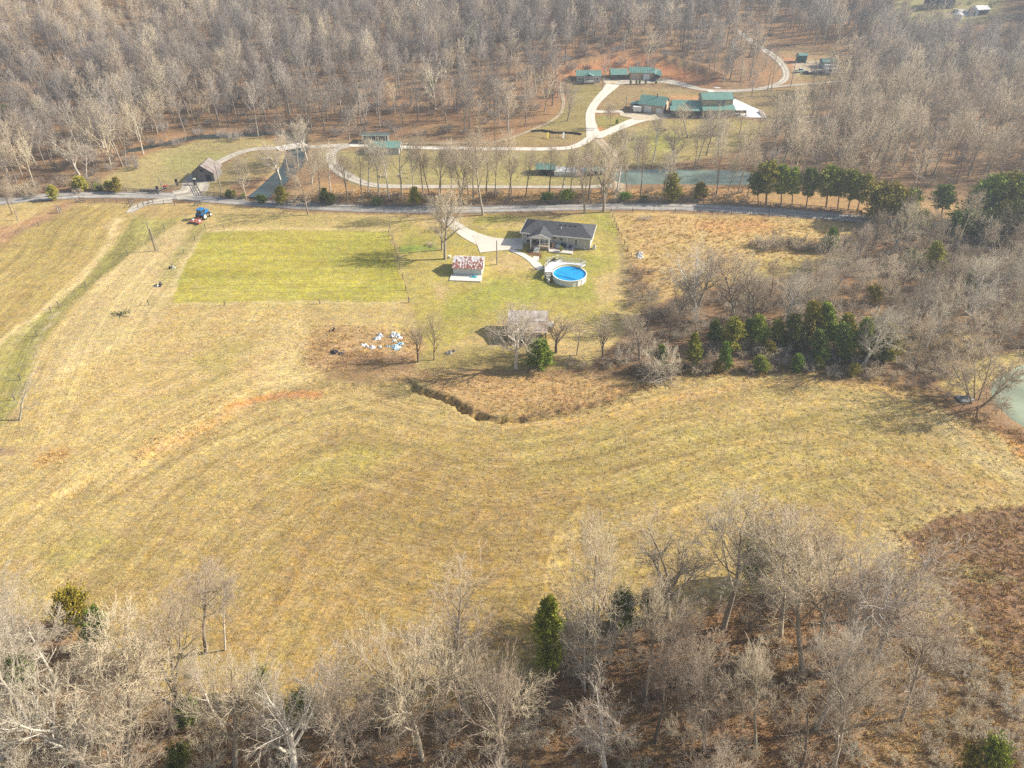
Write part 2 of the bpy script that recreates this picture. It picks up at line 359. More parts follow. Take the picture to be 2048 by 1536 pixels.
# spoil area with debris, dark strip, bowl above the gully
pz([(618,668),(650,650),(700,652),(760,656),(820,670),(850,692),(832,718),(780,735),(700,748),(640,750),(608,722)], (.44,.29,.145), 14, .85)
pz([(700,700),(830,712),(830,740),(720,752),(650,740)], (.24,.15,.085), 7, .8)
pz([(640,738),(800,740),(1060,738),(1180,742),(1290,762),(1000,770),(800,768),(650,760)], (.28,.185,.095), 6, .8)
pz([(830,700),(1060,690),(1180,735),(840,738)], (.25,.20,.075), 8, .75)
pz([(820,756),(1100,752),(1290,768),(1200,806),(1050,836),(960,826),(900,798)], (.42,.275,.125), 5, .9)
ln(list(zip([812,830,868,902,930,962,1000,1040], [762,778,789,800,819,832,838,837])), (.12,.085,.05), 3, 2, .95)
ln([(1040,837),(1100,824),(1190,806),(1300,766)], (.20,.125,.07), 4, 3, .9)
ln([(460,812),(520,797),(570,790),(635,787)], (.52,.27,.11), 7, 4, .9)
ln([(280,905),(340,885),(400,860),(470,815)], (.48,.30,.12), 11, 9, .7)
ln([(80,925),(130,905)], (.48,.28,.10), 12, 9, .6)
ln([(0,905),(30,900)], (.30,.2,.13), 8, 5, .7)
# weedy corner
mK = pz(WEEDS, (.25,.155,.085), 5)
pz([(1880,1120),(1960,1130),(2048,1160),(1960,1170)], (.26,.23,.09), 10, .6)
pz([(1850,1060),(1960,1090),(1930,1130),(1860,1110)], (.28,.17,.07), 14, .5)
pz([(1700,1300),(1850,1250),(2048,1330),(2300,1400),(2300,1700),(1750,1600)], (.27,.19,.10), 20, .85)
pz([(1960,835),(2060,880),(2200,960),(2200,1010),(2048,930)], (.48,.27,.10), 8, .9)
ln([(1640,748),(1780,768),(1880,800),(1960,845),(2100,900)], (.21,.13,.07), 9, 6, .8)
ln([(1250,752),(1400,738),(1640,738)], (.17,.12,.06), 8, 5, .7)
pz([(1880,770),(1960,715),(2048,700),(2048,745),(1970,775),(1935,800)], (.37,.29,.11), 8, .9)
pz([(1740,640),(1900,650),(2000,690),(1900,740),(1760,720)], (.32,.24,.11), 12, .6)
# lawns across the road
mN = pz(LAWN_N, (.30,.25,.11), 4)
pz([(860,335),(1050,330),(1200,340),(1150,365),(900,365)], (.35,.30,.11), 10, .6)
mH = pz(LAWN_H, (.33,.265,.11), 4)
pz([(1230,290),(1290,262),(1350,262),(1380,290),(1300,310)], (.29,.28,.075), 8, .7)
mM = pz(LAWN_M, (.29,.215,.105), 3)
pz([(1330,190),(1400,192),(1395,205),(1340,203)], (.48,.27,.12), 3, .8)
mC = pz(LAWN_C, (.28,.225,.09), 4)
pz([(1065,262),(1165,262),(1160,290),(1020,290)], (.31,.22,.10), 5, .7)
mr_ = pz(LAWN_R, (.27,.20,.10), 4)
pz([(1190,232),(1240,231),(1262,236),(1245,250),(1195,262)], (.28,.24,.08), 2, 1)
ln([(1194,258),(1203,258)], (.55,.22,.09), 3, 1.5, 1)
mB = pz(BARNF, (.34,.275,.125), 4); mB2 = pz(BARNF2, (.29,.225,.105), 4)
pz([(330,310),(420,300),(470,310),(400,340),(330,345)], (.29,.28,.10), 10, .6)
mCl = pz(CLEAR, (.31,.21,.11), 3); pz([(1565,118),(1600,112),(1600,135),(1575,135)], (.42,.20,.10), 4, .7)
mFa = pz(FARC, (.27,.24,.11), 6)
pz([(1585,122),(1650,122),(1650,152),(1590,150)], (.46,.38,.27), 3, .9)
pz([(1590,148),(1650,147),(1668,146),(1640,158),(1610,158)], (.27,.22,.08), 3, .7)
mYB = pz(YELBR, (.40,.255,.115), 6, .9)
# red clay cut bank
mBk = pz([(1098,140),(1150,138),(1210,120),(1240,108),(1290,118),(1360,135),(1430,155),(1440,176),(1370,166),(1325,158),(1300,140),(1210,150),(1150,152),(1100,156)], (.37,.175,.08), 5)
pz([(1370,150),(1440,160),(1440,180),(1400,178)], (.30,.16,.085), 5, .8)
ln([(1395,145),(1410,160),(1425,178)], (.36,.19,.10), 4, 3, .8)
pz([(1080,170),(1130,150),(1140,190),(1080,220)], (.36,.17,.08), 10, .5)
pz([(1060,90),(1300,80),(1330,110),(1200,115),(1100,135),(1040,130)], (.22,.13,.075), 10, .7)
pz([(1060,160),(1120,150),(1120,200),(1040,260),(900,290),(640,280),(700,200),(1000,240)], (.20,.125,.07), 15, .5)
ln([(840,287),(890,272),(960,278)], (.24,.16,.09), 3, 3, .7)
pz([(600,280),(840,282),(1000,292),(850,292),(640,290)], (.24,.18,.095), 4, .8)
for q in [[(250,1290),(420,1130),(620,1000),(840,930),(1010,925)], [(60,1130),(200,1010),(380,900),(560,830)], [(120,1180),(300,1020),(470,900),(620,830),(790,795)], [(1000,905),(1200,880),(1400,830),(1560,800),(1700,800),(1820,840),(1920,920)], [(1080,960),(1300,930),(1500,880),(1650,865),(1800,895),(1900,960)], [(1050,845),(1250,805),(1420,765)], [(640,1180),(720,1050),(800,980)], [(860,1240),(900,1100),(960,1010)], [(1200,1120),(1350,1010),(1500,960),(1750,940),(1950,1000)]]:
    ln(q, (.26,.18,.075), 3, 2.5, .5); ln([(a_+9, b_+7) for a_, b_ in q], (.55,.40,.17), 2.5, 3, .3)
# flow directions (mowing lines)
ARC = pts_flat([(-100,1500),(100,1290),(300,1060),(450,920),(560,850),(700,810),(860,840),(1000,870),(1150,850),(1300,800),(1450,760),(1600,745),(1740,758),(1870,810),(1960,890),(2060,960),(2200,1010)])
d_, t_, s_ = seg_dist(gx, gy, ARC); kk = (mF > .5) & (pyg > 740); setflow(kk*1.0, d_*s_, t_, .72)
LANE = pts_flat([(300,412),(262,440),(235,500),(130,600),(60,690),(10,800),(-60,960),(-100,1100)])
d_, t_, s_ = seg_dist(gx, gy, LANE); kk = (mF > .5) & (pxg < 340) & (pyg < 900) & (pyg < 1020-1.3*np.abs(pxg)); setflow(kk*1.0, d_*s_, t_, .8)
setflow(mP, gy*1.0, gx, .55); setflow(mR, gy, gx, .15); setflow(mY, gy, gx, .25); setflow(mK, gx*.7+gy*.7, gx-gy, .1)
flow[(mF > .5) & (np.abs(flow[:, 2]-.15) < .01), 2] = .35

gm = bpy.data.materials.new('ground'); gm.use_nodes = True
n, l = gm.node_tree.nodes, gm.node_tree.links; b = n['Principled BSDF']
b.inputs['Roughness'].default_value = 1; b.inputs['Specular IOR Level'].default_value = .05
def attr(nm):
    a = n.new('ShaderNodeAttribute'); a.attribute_name = nm; return a
def mathn(op, a, b_, clamp=False):
    q = n.new('ShaderNodeMath'); q.operation = op; q.use_clamp = clamp
    for k, z in enumerate((a, b_)):
        if hasattr(z, 'is_linked'): l.new(z, q.inputs[k])
        else: q.inputs[k].default_value = z
    return q.outputs[0]
def noise(vec, scale, detail=4, rough=.6):
    q = n.new('ShaderNodeTexNoise'); q.inputs['Scale'].default_value = scale; q.inputs['Detail'].default_value = detail
    q.inputs['Roughness'].default_value = rough; l.new(vec, q.inputs['Vector']); return q.outputs[0]
def mapr(v, a, b_, c, d):
    q = n.new('ShaderNodeMapRange'); l.new(v, q.inputs[0])
    for k, z in enumerate((a, b_, c, d)): q.inputs[k+1].default_value = z
    return q.outputs[0]
colA, flA = attr('zone'), attr('flow'); geo = n.new('ShaderNodeNewGeometry'); pos = geo.outputs['Position']
sep = n.new('ShaderNodeSeparateXYZ'); l.new(flA.outputs['Vector'], sep.inputs[0])
def flowvec(a, b_):
    c = n.new('ShaderNodeCombineXYZ'); l.new(mathn('MULTIPLY', sep.outputs[0], a), c.inputs[0]); l.new(mathn('MULTIPLY', sep.outputs[1], b_), c.inputs[1]); return c.outputs[0]
st1 = mathn('MULTIPLY', mapr(noise(flowvec(.30, .010), 1.0, 3, .6), .34, .66, .80, 1.20), mapr(noise(flowvec(1.1, .016), 1.0, 4, .7), .34, .66, .84, 1.16))
st2 = mapr(noise(flowvec(3.2, .25), 1.0, 3, .7), .3, .7, .82, 1.18)
stm = mathn('MULTIPLY', st1, st2)
stk = mathn('ADD', mathn('MULTIPLY', mathn('SUBTRACT', stm, 1.0), sep.outputs[2]), 1.0)
big = mapr(noise(pos, .045, 4, .6), .3, .7, .88, 1.12)
med = mapr(noise(pos, .45, 5, .65), .3, .7, .80, 1.20)
# short blown-over grass strokes
mpn = n.new('ShaderNodeMapping'); mpn.inputs['Scale'].default_value = (2.0, 5.0, 3.0); mpn.inputs['Rotation'].default_value = (0, 0, .5)
l.new(pos, mpn.inputs[0])
wv = n.new('ShaderNodeVectorMath'); wv.operation = 'ADD'
nw = n.new('ShaderNodeTexNoise'); nw.inputs['Scale'].default_value = .7; l.new(pos, nw.inputs['Vector'])
sc_ = n.new('ShaderNodeVectorMath'); sc_.operation = 'SCALE'; sc_.inputs['Scale'].default_value = 5.0; l.new(nw.outputs['Color'], sc_.inputs[0])
l.new(mpn.outputs[0], wv.inputs[0]); l.new(sc_.outputs[0], wv.inputs[1])
fin_n = noise(wv.outputs[0], .62, 4, .75)
fine = mapr(fin_n, .36, .64, .68, 1.30)
tot = mathn('MULTIPLY', mathn('MULTIPLY', stk, big), mathn('MULTIPLY', med, fine))
mx = n.new('ShaderNodeVectorMath'); mx.operation = 'SCALE'; l.new(colA.outputs['Color'], mx.inputs[0]); l.new(tot, mx.inputs['Scale'])
# hue drift: greener and redder patches
hs = n.new('ShaderNodeHueSaturation'); l.new(mx.outputs[0], hs.inputs['Color'])
l.new(mapr(noise(pos, .16, 4, .7), .3, .7, .488, .508), hs.inputs['Hue']); l.new(mapr(noise(pos, .9, 3, .7), .3, .7, .85, 1.15), hs.inputs['Saturation'])
l.new(hs.outputs[0], b.inputs['Base Color'])
bp = n.new('ShaderNodeBump'); bp.inputs['Strength'].default_value = .9; bp.inputs['Distance'].default_value = .30
l.new(mathn('ADD', fin_n, mathn('MULTIPLY', stm, .25)), bp.inputs['Height']); l.new(bp.outputs[0], b.inputs['Normal'])
me = npmesh('ground', np.stack([gx, gy, gz], 1), [quads], gm, smooth=True)
a = me.attributes.new('zone', 'FLOAT_COLOR', 'POINT'); a.data.foreach_set('color', np.concatenate([np.clip(col, 0, 1), np.ones((N, 1))], 1).astype(np.float32).ravel())
a = me.attributes.new('flow', 'FLOAT_VECTOR', 'POINT'); a.data.foreach_set('vector', flow.astype(np.float32).ravel())
tag(link(bpy.data.objects.new('ground', me)), kind='structure')

# ---------------------------------------------------------------- roads and paths
def resample(pts, st):
    out = []
    for a_, b_ in zip(pts[:-1], pts[1:]):
        L = math.hypot(b_[0]-a_[0], b_[1]-a_[1]); k = max(1, int(L/st))
        out += [(a_[0]+(b_[0]-a_[0])*i/k, a_[1]+(b_[1]-a_[1])*i/k) for i in range(k)]
    return out+[pts[-1]]
def smooth_pts(p, it=2):
    for _ in range(it):
        q = [p[0]]
        for a_, b_ in zip(p[:-1], p[1:]): q += [(.75*a_[0]+.25*b_[0], .75*a_[1]+.25*b_[1]), (.25*a_[0]+.75*b_[0], .25*a_[1]+.75*b_[1])]
        p = q+[p[-1]]
    return p
def ribbon(name, pix, wd, m, lift=.05, jag=.12, ground=True, across=4, raw=None):
    w3 = raw or [(v_.x, v_.y) for v_ in P([p[0] for p in pix], [p[1] for p in pix])]
    c = resample(smooth_pts(w3), .8); c = np.array(c); t = np.gradient(c, axis=0); t /= np.linalg.norm(t, axis=1)[:, None]+1e-9
    nrm = np.stack([-t[:, 1], t[:, 0]], 1); k = len(c); s_ = np.arange(k)*.8
    ww = np.interp(np.linspace(0, 1, k), np.linspace(0, 1, len(wd)), wd) if isinstance(wd, (list, tuple)) else np.full(k, wd)
    r0 = jag*(vnoise(s_, s_*0+3, 2.0, 11)+.7*vnoise(s_, s_*0, 6, 12)); r1 = jag*(vnoise(s_, s_*0+9, 2.0, 13)+.7*vnoise(s_, s_*0+5, 6, 14))
    V = []
    for j in range(across+1):
        f = j/across-.5; off = f*(ww)+(r0 if j == 0 else 0)+(r1 if j == across else 0); V.append(c+nrm*off[:, None])
    V = np.stack(V, 1).reshape(-1, 2); z = hgt(V[:, 0], V[:, 1])+lift
    ii = np.arange(k*(across+1)).reshape(k, across+1)
    q = np.stack([ii[:-1, :-1], ii[1:, :-1], ii[1:, 1:], ii[:-1, 1:]], -1).reshape(-1, 4)
    me = npmesh(name, np.column_stack([V, z]), [q[:, ::-1]], m, smooth=True)
    uv = me.attributes.new('lane', 'FLOAT_VECTOR', 'POINT')
    lane = np.stack([np.repeat(s_, across+1), np.tile(np.linspace(-.5, .5, across+1), k), np.zeros(k*(across+1))], 1)
    uv.data.foreach_set('vector', lane.astype(np.float32).ravel())
    return tag(link(bpy.data.objects.new(name, me)), kind='structure')
def roadmat(name, c1, c2, worn, sc1=.5):
    m = bpy.data.materials.new(name); m.use_nodes = True; n, l = m.node_tree.nodes, m.node_tree.links
    b = n['Principled BSDF']; b.inputs['Roughness'].default_value = .95; b.inputs['Specular IOR Level'].default_value = .15
    a = n.new('ShaderNodeAttribute'); a.attribute_name = 'lane'; mp = n.new('ShaderNodeMapping'); mp.inputs['Scale'].default_value = (.12, 5, 1)
    l.new(a.outputs['Vector'], mp.inputs[0]); q = n.new('ShaderNodeTexNoise'); q.inputs['Scale'].default_value = 1; q.inputs['Detail'].default_value = 6; q.inputs['Roughness'].default_value = .7
    l.new(mp.outputs[0], q.inputs['Vector']); cr = n.new('ShaderNodeValToRGB'); l.new(q.outputs[0], cr.inputs[0])
    cr.color_ramp.elements[0].position = .35; cr.color_ramp.elements[1].position = .62; cr.color_ramp.elements[0].color = lin(c1); cr.color_ramp.elements[1].color = lin(c2)
    g = n.new('ShaderNodeNewGeometry'); q2 = n.new('ShaderNodeTexNoise'); q2.inputs['Scale'].default_value = sc1; q2.inputs['Detail'].default_value = 7; q2.inputs['Roughness'].default_value = .7
    l.new(g.outputs['Position'], q2.inputs['Vector']); mr = n.new('ShaderNodeMapRange'); l.new(q2.outputs[0], mr.inputs[0])
    mr.inputs[1].default_value = .3; mr.inputs[2].default_value = .7; mr.inputs[3].default_value = 1-worn; mr.inputs[4].default_value = 1+worn*.6
    sx = n.new('ShaderNodeSeparateXYZ'); l.new(a.outputs['Vector'], sx.inputs[0]); prev = sx.outputs[1]
    for op, val in (('ABSOLUTE', 0), ('SUBTRACT', .23), ('ABSOLUTE', 0)):      # pale wheel tracks a quarter of the width from the middle
        q3 = n.new('ShaderNodeMath'); q3.operation = op; l.new(prev, q3.inputs[0]); q3.inputs[1].default_value = val; prev = q3.outputs[0]
    m3 = n.new('ShaderNodeMapRange'); l.new(prev, m3.inputs[0]); m3.inputs[1].default_value = .04; m3.inputs[2].default_value = .17; m3.inputs[3].default_value = 1.0+worn*.25; m3.inputs[4].default_value = 1.0-worn*.75
    m4 = n.new('ShaderNodeMath'); m4.operation = 'MULTIPLY'; l.new(m3.outputs[0], m4.inputs[0]); l.new(mr.outputs[0], m4.inputs[1])
    s_ = n.new('ShaderNodeVectorMath'); s_.operation = 'SCALE'; l.new(cr.outputs[0], s_.inputs[0]); l.new(m4.outputs[0], s_.inputs['Scale'])
    l.new(s_.outputs[0], b.inputs['Base Color']); return m
m_road = roadmat('old_asphalt', (.22,.215,.215), (.46,.42,.37), .3)
m_grav = roadmat('pale_gravel', (.38,.34,.28), (.56,.50,.41), .3, .8)
m_conc = roadmat('concrete', (.60,.55,.46), (.70,.64,.55), .12, .3)
m_dirt = roadmat('dirt_track', (.34,.26,.17), (.50,.40,.27), .3, .8)
ribbon('road', [(-260,428),(-100,412),(0,403),(100,393),(200,389),(350,391),(450,402),(600,412),(750,418),(900,420),(1050,417),(1200,413),(1350,413),(1500,420),(1650,431),(1800,445),(1900,455),(2048,464),(2200,474)], 5.2, m_road, .06, .22, across=6)
ribbon('gravel_path', [(350,392),(385,386),(392,372),(388,360),(404,345),(430,328),(490,299),(560,296),(620,294),(700,291)], [9,8,3.4,3.2,3.2,3.2,3.0,3.0,3.0], m_grav, .08)
ribbon('gravel_path', [(345,400),(300,405),(275,412),(258,426)], [6,4,3.2,1.6], m_grav, .085, .2)
ribbon('driveway', [(640,293),(700,290),(760,292),(850,296),(1000,298),(1130,299),(1165,288),(1188,270)], 3.2, m_conc, .07, .05)
ribbon('gravel_path', [(700,292),(665,300),(658,315),(672,338),(705,358),(740,371),(800,374),(1000,374),(1190,373),(1225,372)], [2.5,3.6,4.2,3.2,3,2.6,2.4,2.2,2.2], m_grav, .075, .25)
ribbon('dirt_path', [(1196,278),(1218,300),(1232,330),(1240,366),(1236,400)], [4,4.5,4.2,3.4,3], m_dirt, .07, .4)
ribbon('dirt_path', [(730,288),(900,286),(1000,285),(1060,262),(1110,240),(1130,215),(1122,180),(1124,165)], [1.0,1.0,1.2,1.4,1.4,1.4,1.6,1.6], m_dirt, .07, .2)
ribbon('driveway', [(1190,276),(1184,258),(1179,230),(1186,212),(1200,195),(1216,180),(1226,169)], [6,4.2,3.6,3.4,3.6,4.2,6], m_conc, .065, .04)
ribbon('driveway', [(1192,272),(1215,265),(1245,252),(1268,242),(1290,237)], [5.5,4.5,4.5,5,5.5], m_conc, .075, .04)
ribbon('driveway', [(1184,223),(1210,224),(1246,223)], [3,2.6,2.6], m_conc, .08, .04)
ribbon('gravel_path', [(1226,165),(1262,163),(1325,160),(1370,170),(1403,180),(1437,182),(1482,182),(1527,177),(1560,168),(1574,155),(1570,135),(1552,116),(1530,100),(1500,80),(1478,62)], [6,7,6,3.5,3.2,3,3,3,3.4,4,4,3.4,3,2.6], m_grav, .07, .3)
ribbon('gravel_path', [(1540,175),(1580,171),(1640,167),(1700,160)], [1.6,1.6,1.4,1.2], m_grav, .06, .2)
ribbon('driveway', [(893,434),(905,448),(925,462),(950,476),(985,488)], [3.2,3.6,3.8,5.0,7.5], m_conc, .07, .1)
def sheet(name, pix, m, lift=.09, st=1.0, tagk=True):
    pp = [(v_.x, v_.y) for v_ in P([p[0] for p in pix], [p[1] for p in pix])]; a_ = np.array(pp)
    import bmesh
    bm = bmesh.new(); vs = [bm.verts.new((x_, y_, 0)) for x_, y_ in resample(pp+[pp[0]], st)[:-1]]; bm.faces.new(vs)
    bmesh.ops.triangulate(bm, faces=bm.faces[:]); bmesh.ops.subdivide_edges(bm, edges=[e for e in bm.edges if e.calc_length() > 2*st], cuts=2)
    co = np.array([v_.co[:2] for v_ in bm.verts]); hz = hgt(co[:, 0], co[:, 1])+lift
    for v_, z_ in zip(bm.verts, hz): v_.co.z = z_
    for f_ in bm.faces:
        f_.normal_update()
        if f_.normal.z < 0: f_.normal_flip()
    me = bpy.data.meshes.new(name); bm.to_mesh(me); bm.free(); me.materials.append(m)
    o = link(bpy.data.objects.new(name, me)); return tag(o, kind='structure') if tagk else o
m_conc2 = mat('concrete_slab', (.62,.58,.52), .9, .08, .4)
m_lot = mat('tan_gravel', (.50,.42,.30), .95, .15, .6)
sheet('parking_pad', [(945,470),(975,474),(1010,478),(1046,476),(1046,499),(1020,500),(985,503),(960,506),(955,492)], m_conc, .10)
sheet('parking_lot', [(1238,224),(1262,226),(1310,228),(1340,228),(1346,234),(1302,242),(1268,240),(1262,236),(1240,232)], m_lot, .105)
sheet('parking_lot', [(1202,157),(1238,158),(1234,167),(1212,168)], m_lot, .10)
sheet('concrete_apron', [(1466,197),(1480,203),(1527,224),(1533,236),(1495,235),(1466,233)], mat('white_concrete', (.74,.75,.75), .8, .05, .3), .10)
sheet('concrete_apron', [(1412,180),(1424,180),(1434,184),(1418,185)], m_conc2, .12)
sheet('concrete_apron', [(1425,174),(1438,175),(1442,177),(1430,177)], m_conc2, .12)
sheet('gravel_lot', [(1908,20),(1930,18),(1950,24),(1948,32),(1930,33),(1916,30)], mat('far_gravel', (.45,.42,.40), .9, .1, .4), .1)
ribbon('garden_path', [(1020,500),(1038,506),(1058,517),(1072,528),(1082,540)], [1.3,1.4,1.6,2.2,1.5], m_conc2, .08, .03, across=2)
ribbon('garden_path', [(1073,513),(1070,521)], [1.2,1.8], m_conc2, .09, .0, across=2)

# ---------------------------------------------------------------- water
def watermat(name, c, rough=.12, sc_=1.5, st=.12):
    m = bpy.data.materials.new(name); m.use_nodes = True; n, l = m.node_tree.nodes, m.node_tree.links
    b = n['Principled BSDF']; b.inputs['Roughness'].default_value = rough; b.inputs['Base Color'].default_value = lin(c)
    g = n.new('ShaderNodeNewGeometry'); q = n.new('ShaderNodeTexNoise'); q.inputs['Scale'].default_value = sc_; q.inputs['Detail'].default_value = 4; l.new(g.outputs['Position'], q.inputs['Vector'])
    bp = n.new('ShaderNodeBump'); bp.inputs['Strength'].default_value = st; bp.inputs['Distance'].default_value = .1; l.new(q.outputs[0], bp.inputs['Height']); l.new(bp.outputs[0], b.inputs['Normal'])
    q2 = n.new('ShaderNodeTexNoise'); q2.inputs['Scale'].default_value = .12; q2.inputs['Detail'].default_value = 3; l.new(g.outputs['Position'], q2.inputs['Vector'])
    cr = n.new('ShaderNodeValToRGB'); l.new(q2.outputs[0], cr.inputs[0]); cr.color_ramp.elements[0].color = lin([k*.7 for k in c]); cr.color_ramp.elements[1].color = lin([k*1.25 for k in c]); cr.color_ramp.elements[0].position = .35; cr.color_ramp.elements[1].position = .65
    l.new(cr.outputs[0], b.inputs['Base Color']); return m
def water(name, line, rad, m, drop):
    x, y = np.array(line).mean(0); z = float(np.min(base_h(np.array([p[0] for p in line]), np.array([p[1] for p in line]))))
    c = np.array(resample(smooth_pts(line), 1.5)); t = np.gradient(c, axis=0); t /= np.linalg.norm(t, axis=1)[:, None]; nn = np.stack([-t[:, 1], t[:, 0]], 1)
    V = np.stack([c-nn*rad*1.4, c+nn*rad*1.4], 1).reshape(-1, 2); zz = base_h(V[:, 0], V[:, 1]).reshape(-1, 2); zz = np.repeat(base_h(c[:, 0], c[:, 1])-drop, 2)
    ii = np.arange(len(V)).reshape(-1, 2); q = np.stack([ii[:-1, 0], ii[:-1, 1], ii[1:, 1], ii[1:, 0]], -1)
    return tag(link(bpy.data.objects.new(name, npmesh(name, np.column_stack([V, zz]), [q[:, ::-1]], m, True))), kind='structure')
m_cr = watermat('creek_water', (.03,.045,.042), .08, 2.0, .3); m_po = watermat('pond_water', (.13,.165,.12), .3, 1.5, .08); m_pr = watermat('pond_water_pale', (.22,.26,.17), .4, 1.5, .06)
water('creek', CREEK_A, 3.2, m_cr, .55); water('creek', CREEK_B, 2.3, m_cr, .5)
def flatwater(name, line, rad, m, drop):
    """a still pond: one level sheet, its outline hidden under the banks"""
    c = np.array(line); z = float(np.mean(base_h(c[:, 0], c[:, 1])))-drop
    (x0, y0), (x1, y1) = c.min(0)-rad*1.25, c.max(0)+rad*1.25
    me = MB(); me.prism([(x0, y0), (x1, y0), (x1, y1), (x0, y1)], z-.3, z); return tag(me.build(name, m), kind='structure')
flatwater('pond', POND_F, 6.0, m_po, .55); flatwater('pond', POND_R, 10.0, m_pr, .6)
# ---------------------------------------------------------------- bare trees
def grow(seed, H, form):
    """a leafless tree: returns lists of limbs (polyline, radii) and arrays of fine twigs"""
    rd = random.Random(seed); limbs = []; fine = []; tw = []
    def rot(d, ang, az):
        u = d.orthogonal().normalized(); w_ = d.cross(u); return (d*math.cos(ang)+(u*math.cos(az)+w_*math.sin(az))*math.sin(ang)).normalized()
    K = form['kids']; maxl = len(K)
    def br(p, d, L, r, lv):
        if lv == maxl:
            q = p+d*L; tw.append((p.copy(), q, r)); return
        ns = form['seg'][lv]; pts = [p.copy()]; rr = [r]; tip = r*form['tip'][lv]
        dirs = []
        for i in range(ns):
            wig = form['wig'][lv]; d = (d+Vector((rd.gauss(0, wig), rd.gauss(0, wig), rd.gauss(0, wig)*.6+form['up'][lv]))).normalized()
            p = p+d*(L/ns); pts.append(p.copy()); rr.append(r+(tip-r)*(i+1)/ns); dirs.append(d.copy())
        (limbs if lv <= form['thick'] else fine).append((pts, rr, 6 if lv == 0 else (5 if lv == 1 else (4 if lv <= form['thick'] else 3))))
        n = K[lv]; az = rd.random()*6.28; s0 = form['start'][lv]
        for k in range(n):
            f = s0+(1-s0)*((k+rd.random()*.8)/n); f = min(f, .995); i = min(ns-1, int(f*ns)); fr = f*ns-i
            q = pts[i].lerp(pts[i+1], fr); az += 2.4+rd.uniform(-.5, .5)
            a0, a1 = form['ang'][lv]; ang = R(a0+(a1-a0)*f+rd.uniform(-9, 9))
            shape = 1.0 if lv else form['shape']((f-s0)/(1-s0))
            cl = L*form['ratio'][lv]*shape*rd.uniform(.75, 1.15)
            cr = max(form['rmin'], (rr[i]*(1-fr)+rr[i+1]*fr)*form['rk'][lv])
            if lv == maxl-1: cr = form['rtw']
            br(q, rot(dirs[i], ang, az), cl, cr, lv+1)
    for s_ in range(form.get('stems', 1)):
        a = 6.28*s_/max(1, form.get('stems', 1))+rd.random()
        t = form.get('splay', 0.0); d = Vector((math.cos(a)*t, math.sin(a)*t, 1)).normalized() if form.get('stems', 1) > 1 else Vector((rd.uniform(-.05, .05), rd.uniform(-.05, .05), 1)).normalized()
        br(Vector((math.cos(a)*.15*(t > 0), math.sin(a)*.15*(t > 0), -.4)), d, H*form['trunk']*rd.uniform(.85, 1.0), form['r0']*H, 0)
    return limbs, fine, tw
def tube_mesh(name, limbs, m, tw=None):
    V = []; Q = []; T = []; nV = 0
    for pts, rr, ns in limbs:
        pts_ = np.array([tuple(p) for p in pts]); t = np.gradient(pts_, axis=0); t /= np.linalg.norm(t, axis=1)[:, None]+1e-9
        ref = np.array([.31, .77, .12]); u = np.cross(t, ref); u /= np.linalg.norm(u, axis=1)[:, None]+1e-9; w_ = np.cross(t, u)
        a = np.arange(ns)*2*math.pi/ns
        ringv = pts_[:, None, :]+(u[:, None, :]*np.cos(a)[None, :, None]+w_[:, None, :]*np.sin(a)[None, :, None])*np.array(rr)[:, None, None]
        V.append(ringv.reshape(-1, 3)); k = len(pts_); ii = np.arange(k*ns).reshape(k, ns)+nV; jj = np.roll(ii, -1, 1)
        Q.append(np.stack([ii[:-1], jj[:-1], jj[1:], ii[1:]], -1).reshape(-1, 4)); nV += k*ns
    if tw:
        p0 = np.array([tuple(t[0]) for t in tw]); p1 = np.array([tuple(t[1]) for t in tw]); r = np.array([t[2] for t in tw])[:, None]
        d = p1-p0; d /= np.linalg.norm(d, axis=1)[:, None]+1e-9; u = np.cross(d, np.array([.31, .77, .12])); u /= np.linalg.norm(u, axis=1)[:, None]+1e-9; w_ = np.cross(d, u)
        ring_ = [p0+(u*math.cos(a)+w_*math.sin(a))*r for a in (0, 2.094, 4.189)]
        V.append(np.stack(ring_+[p1], 1).reshape(-1, 3)); k = len(tw); b0 = nV+np.arange(k)*4
        T.append(np.concatenate([np.stack([b0+i, b0+(i+1) % 3, b0+3], -1) for i in range(3)])); nV += 4*k
    return npmesh(name, np.concatenate(V), Q+T, m, True)
rise = lambda f: .55+.45*math.sin(math.pi*min(1, f*.9+.1))*1.0
cone = lambda f: 1.0-.55*f
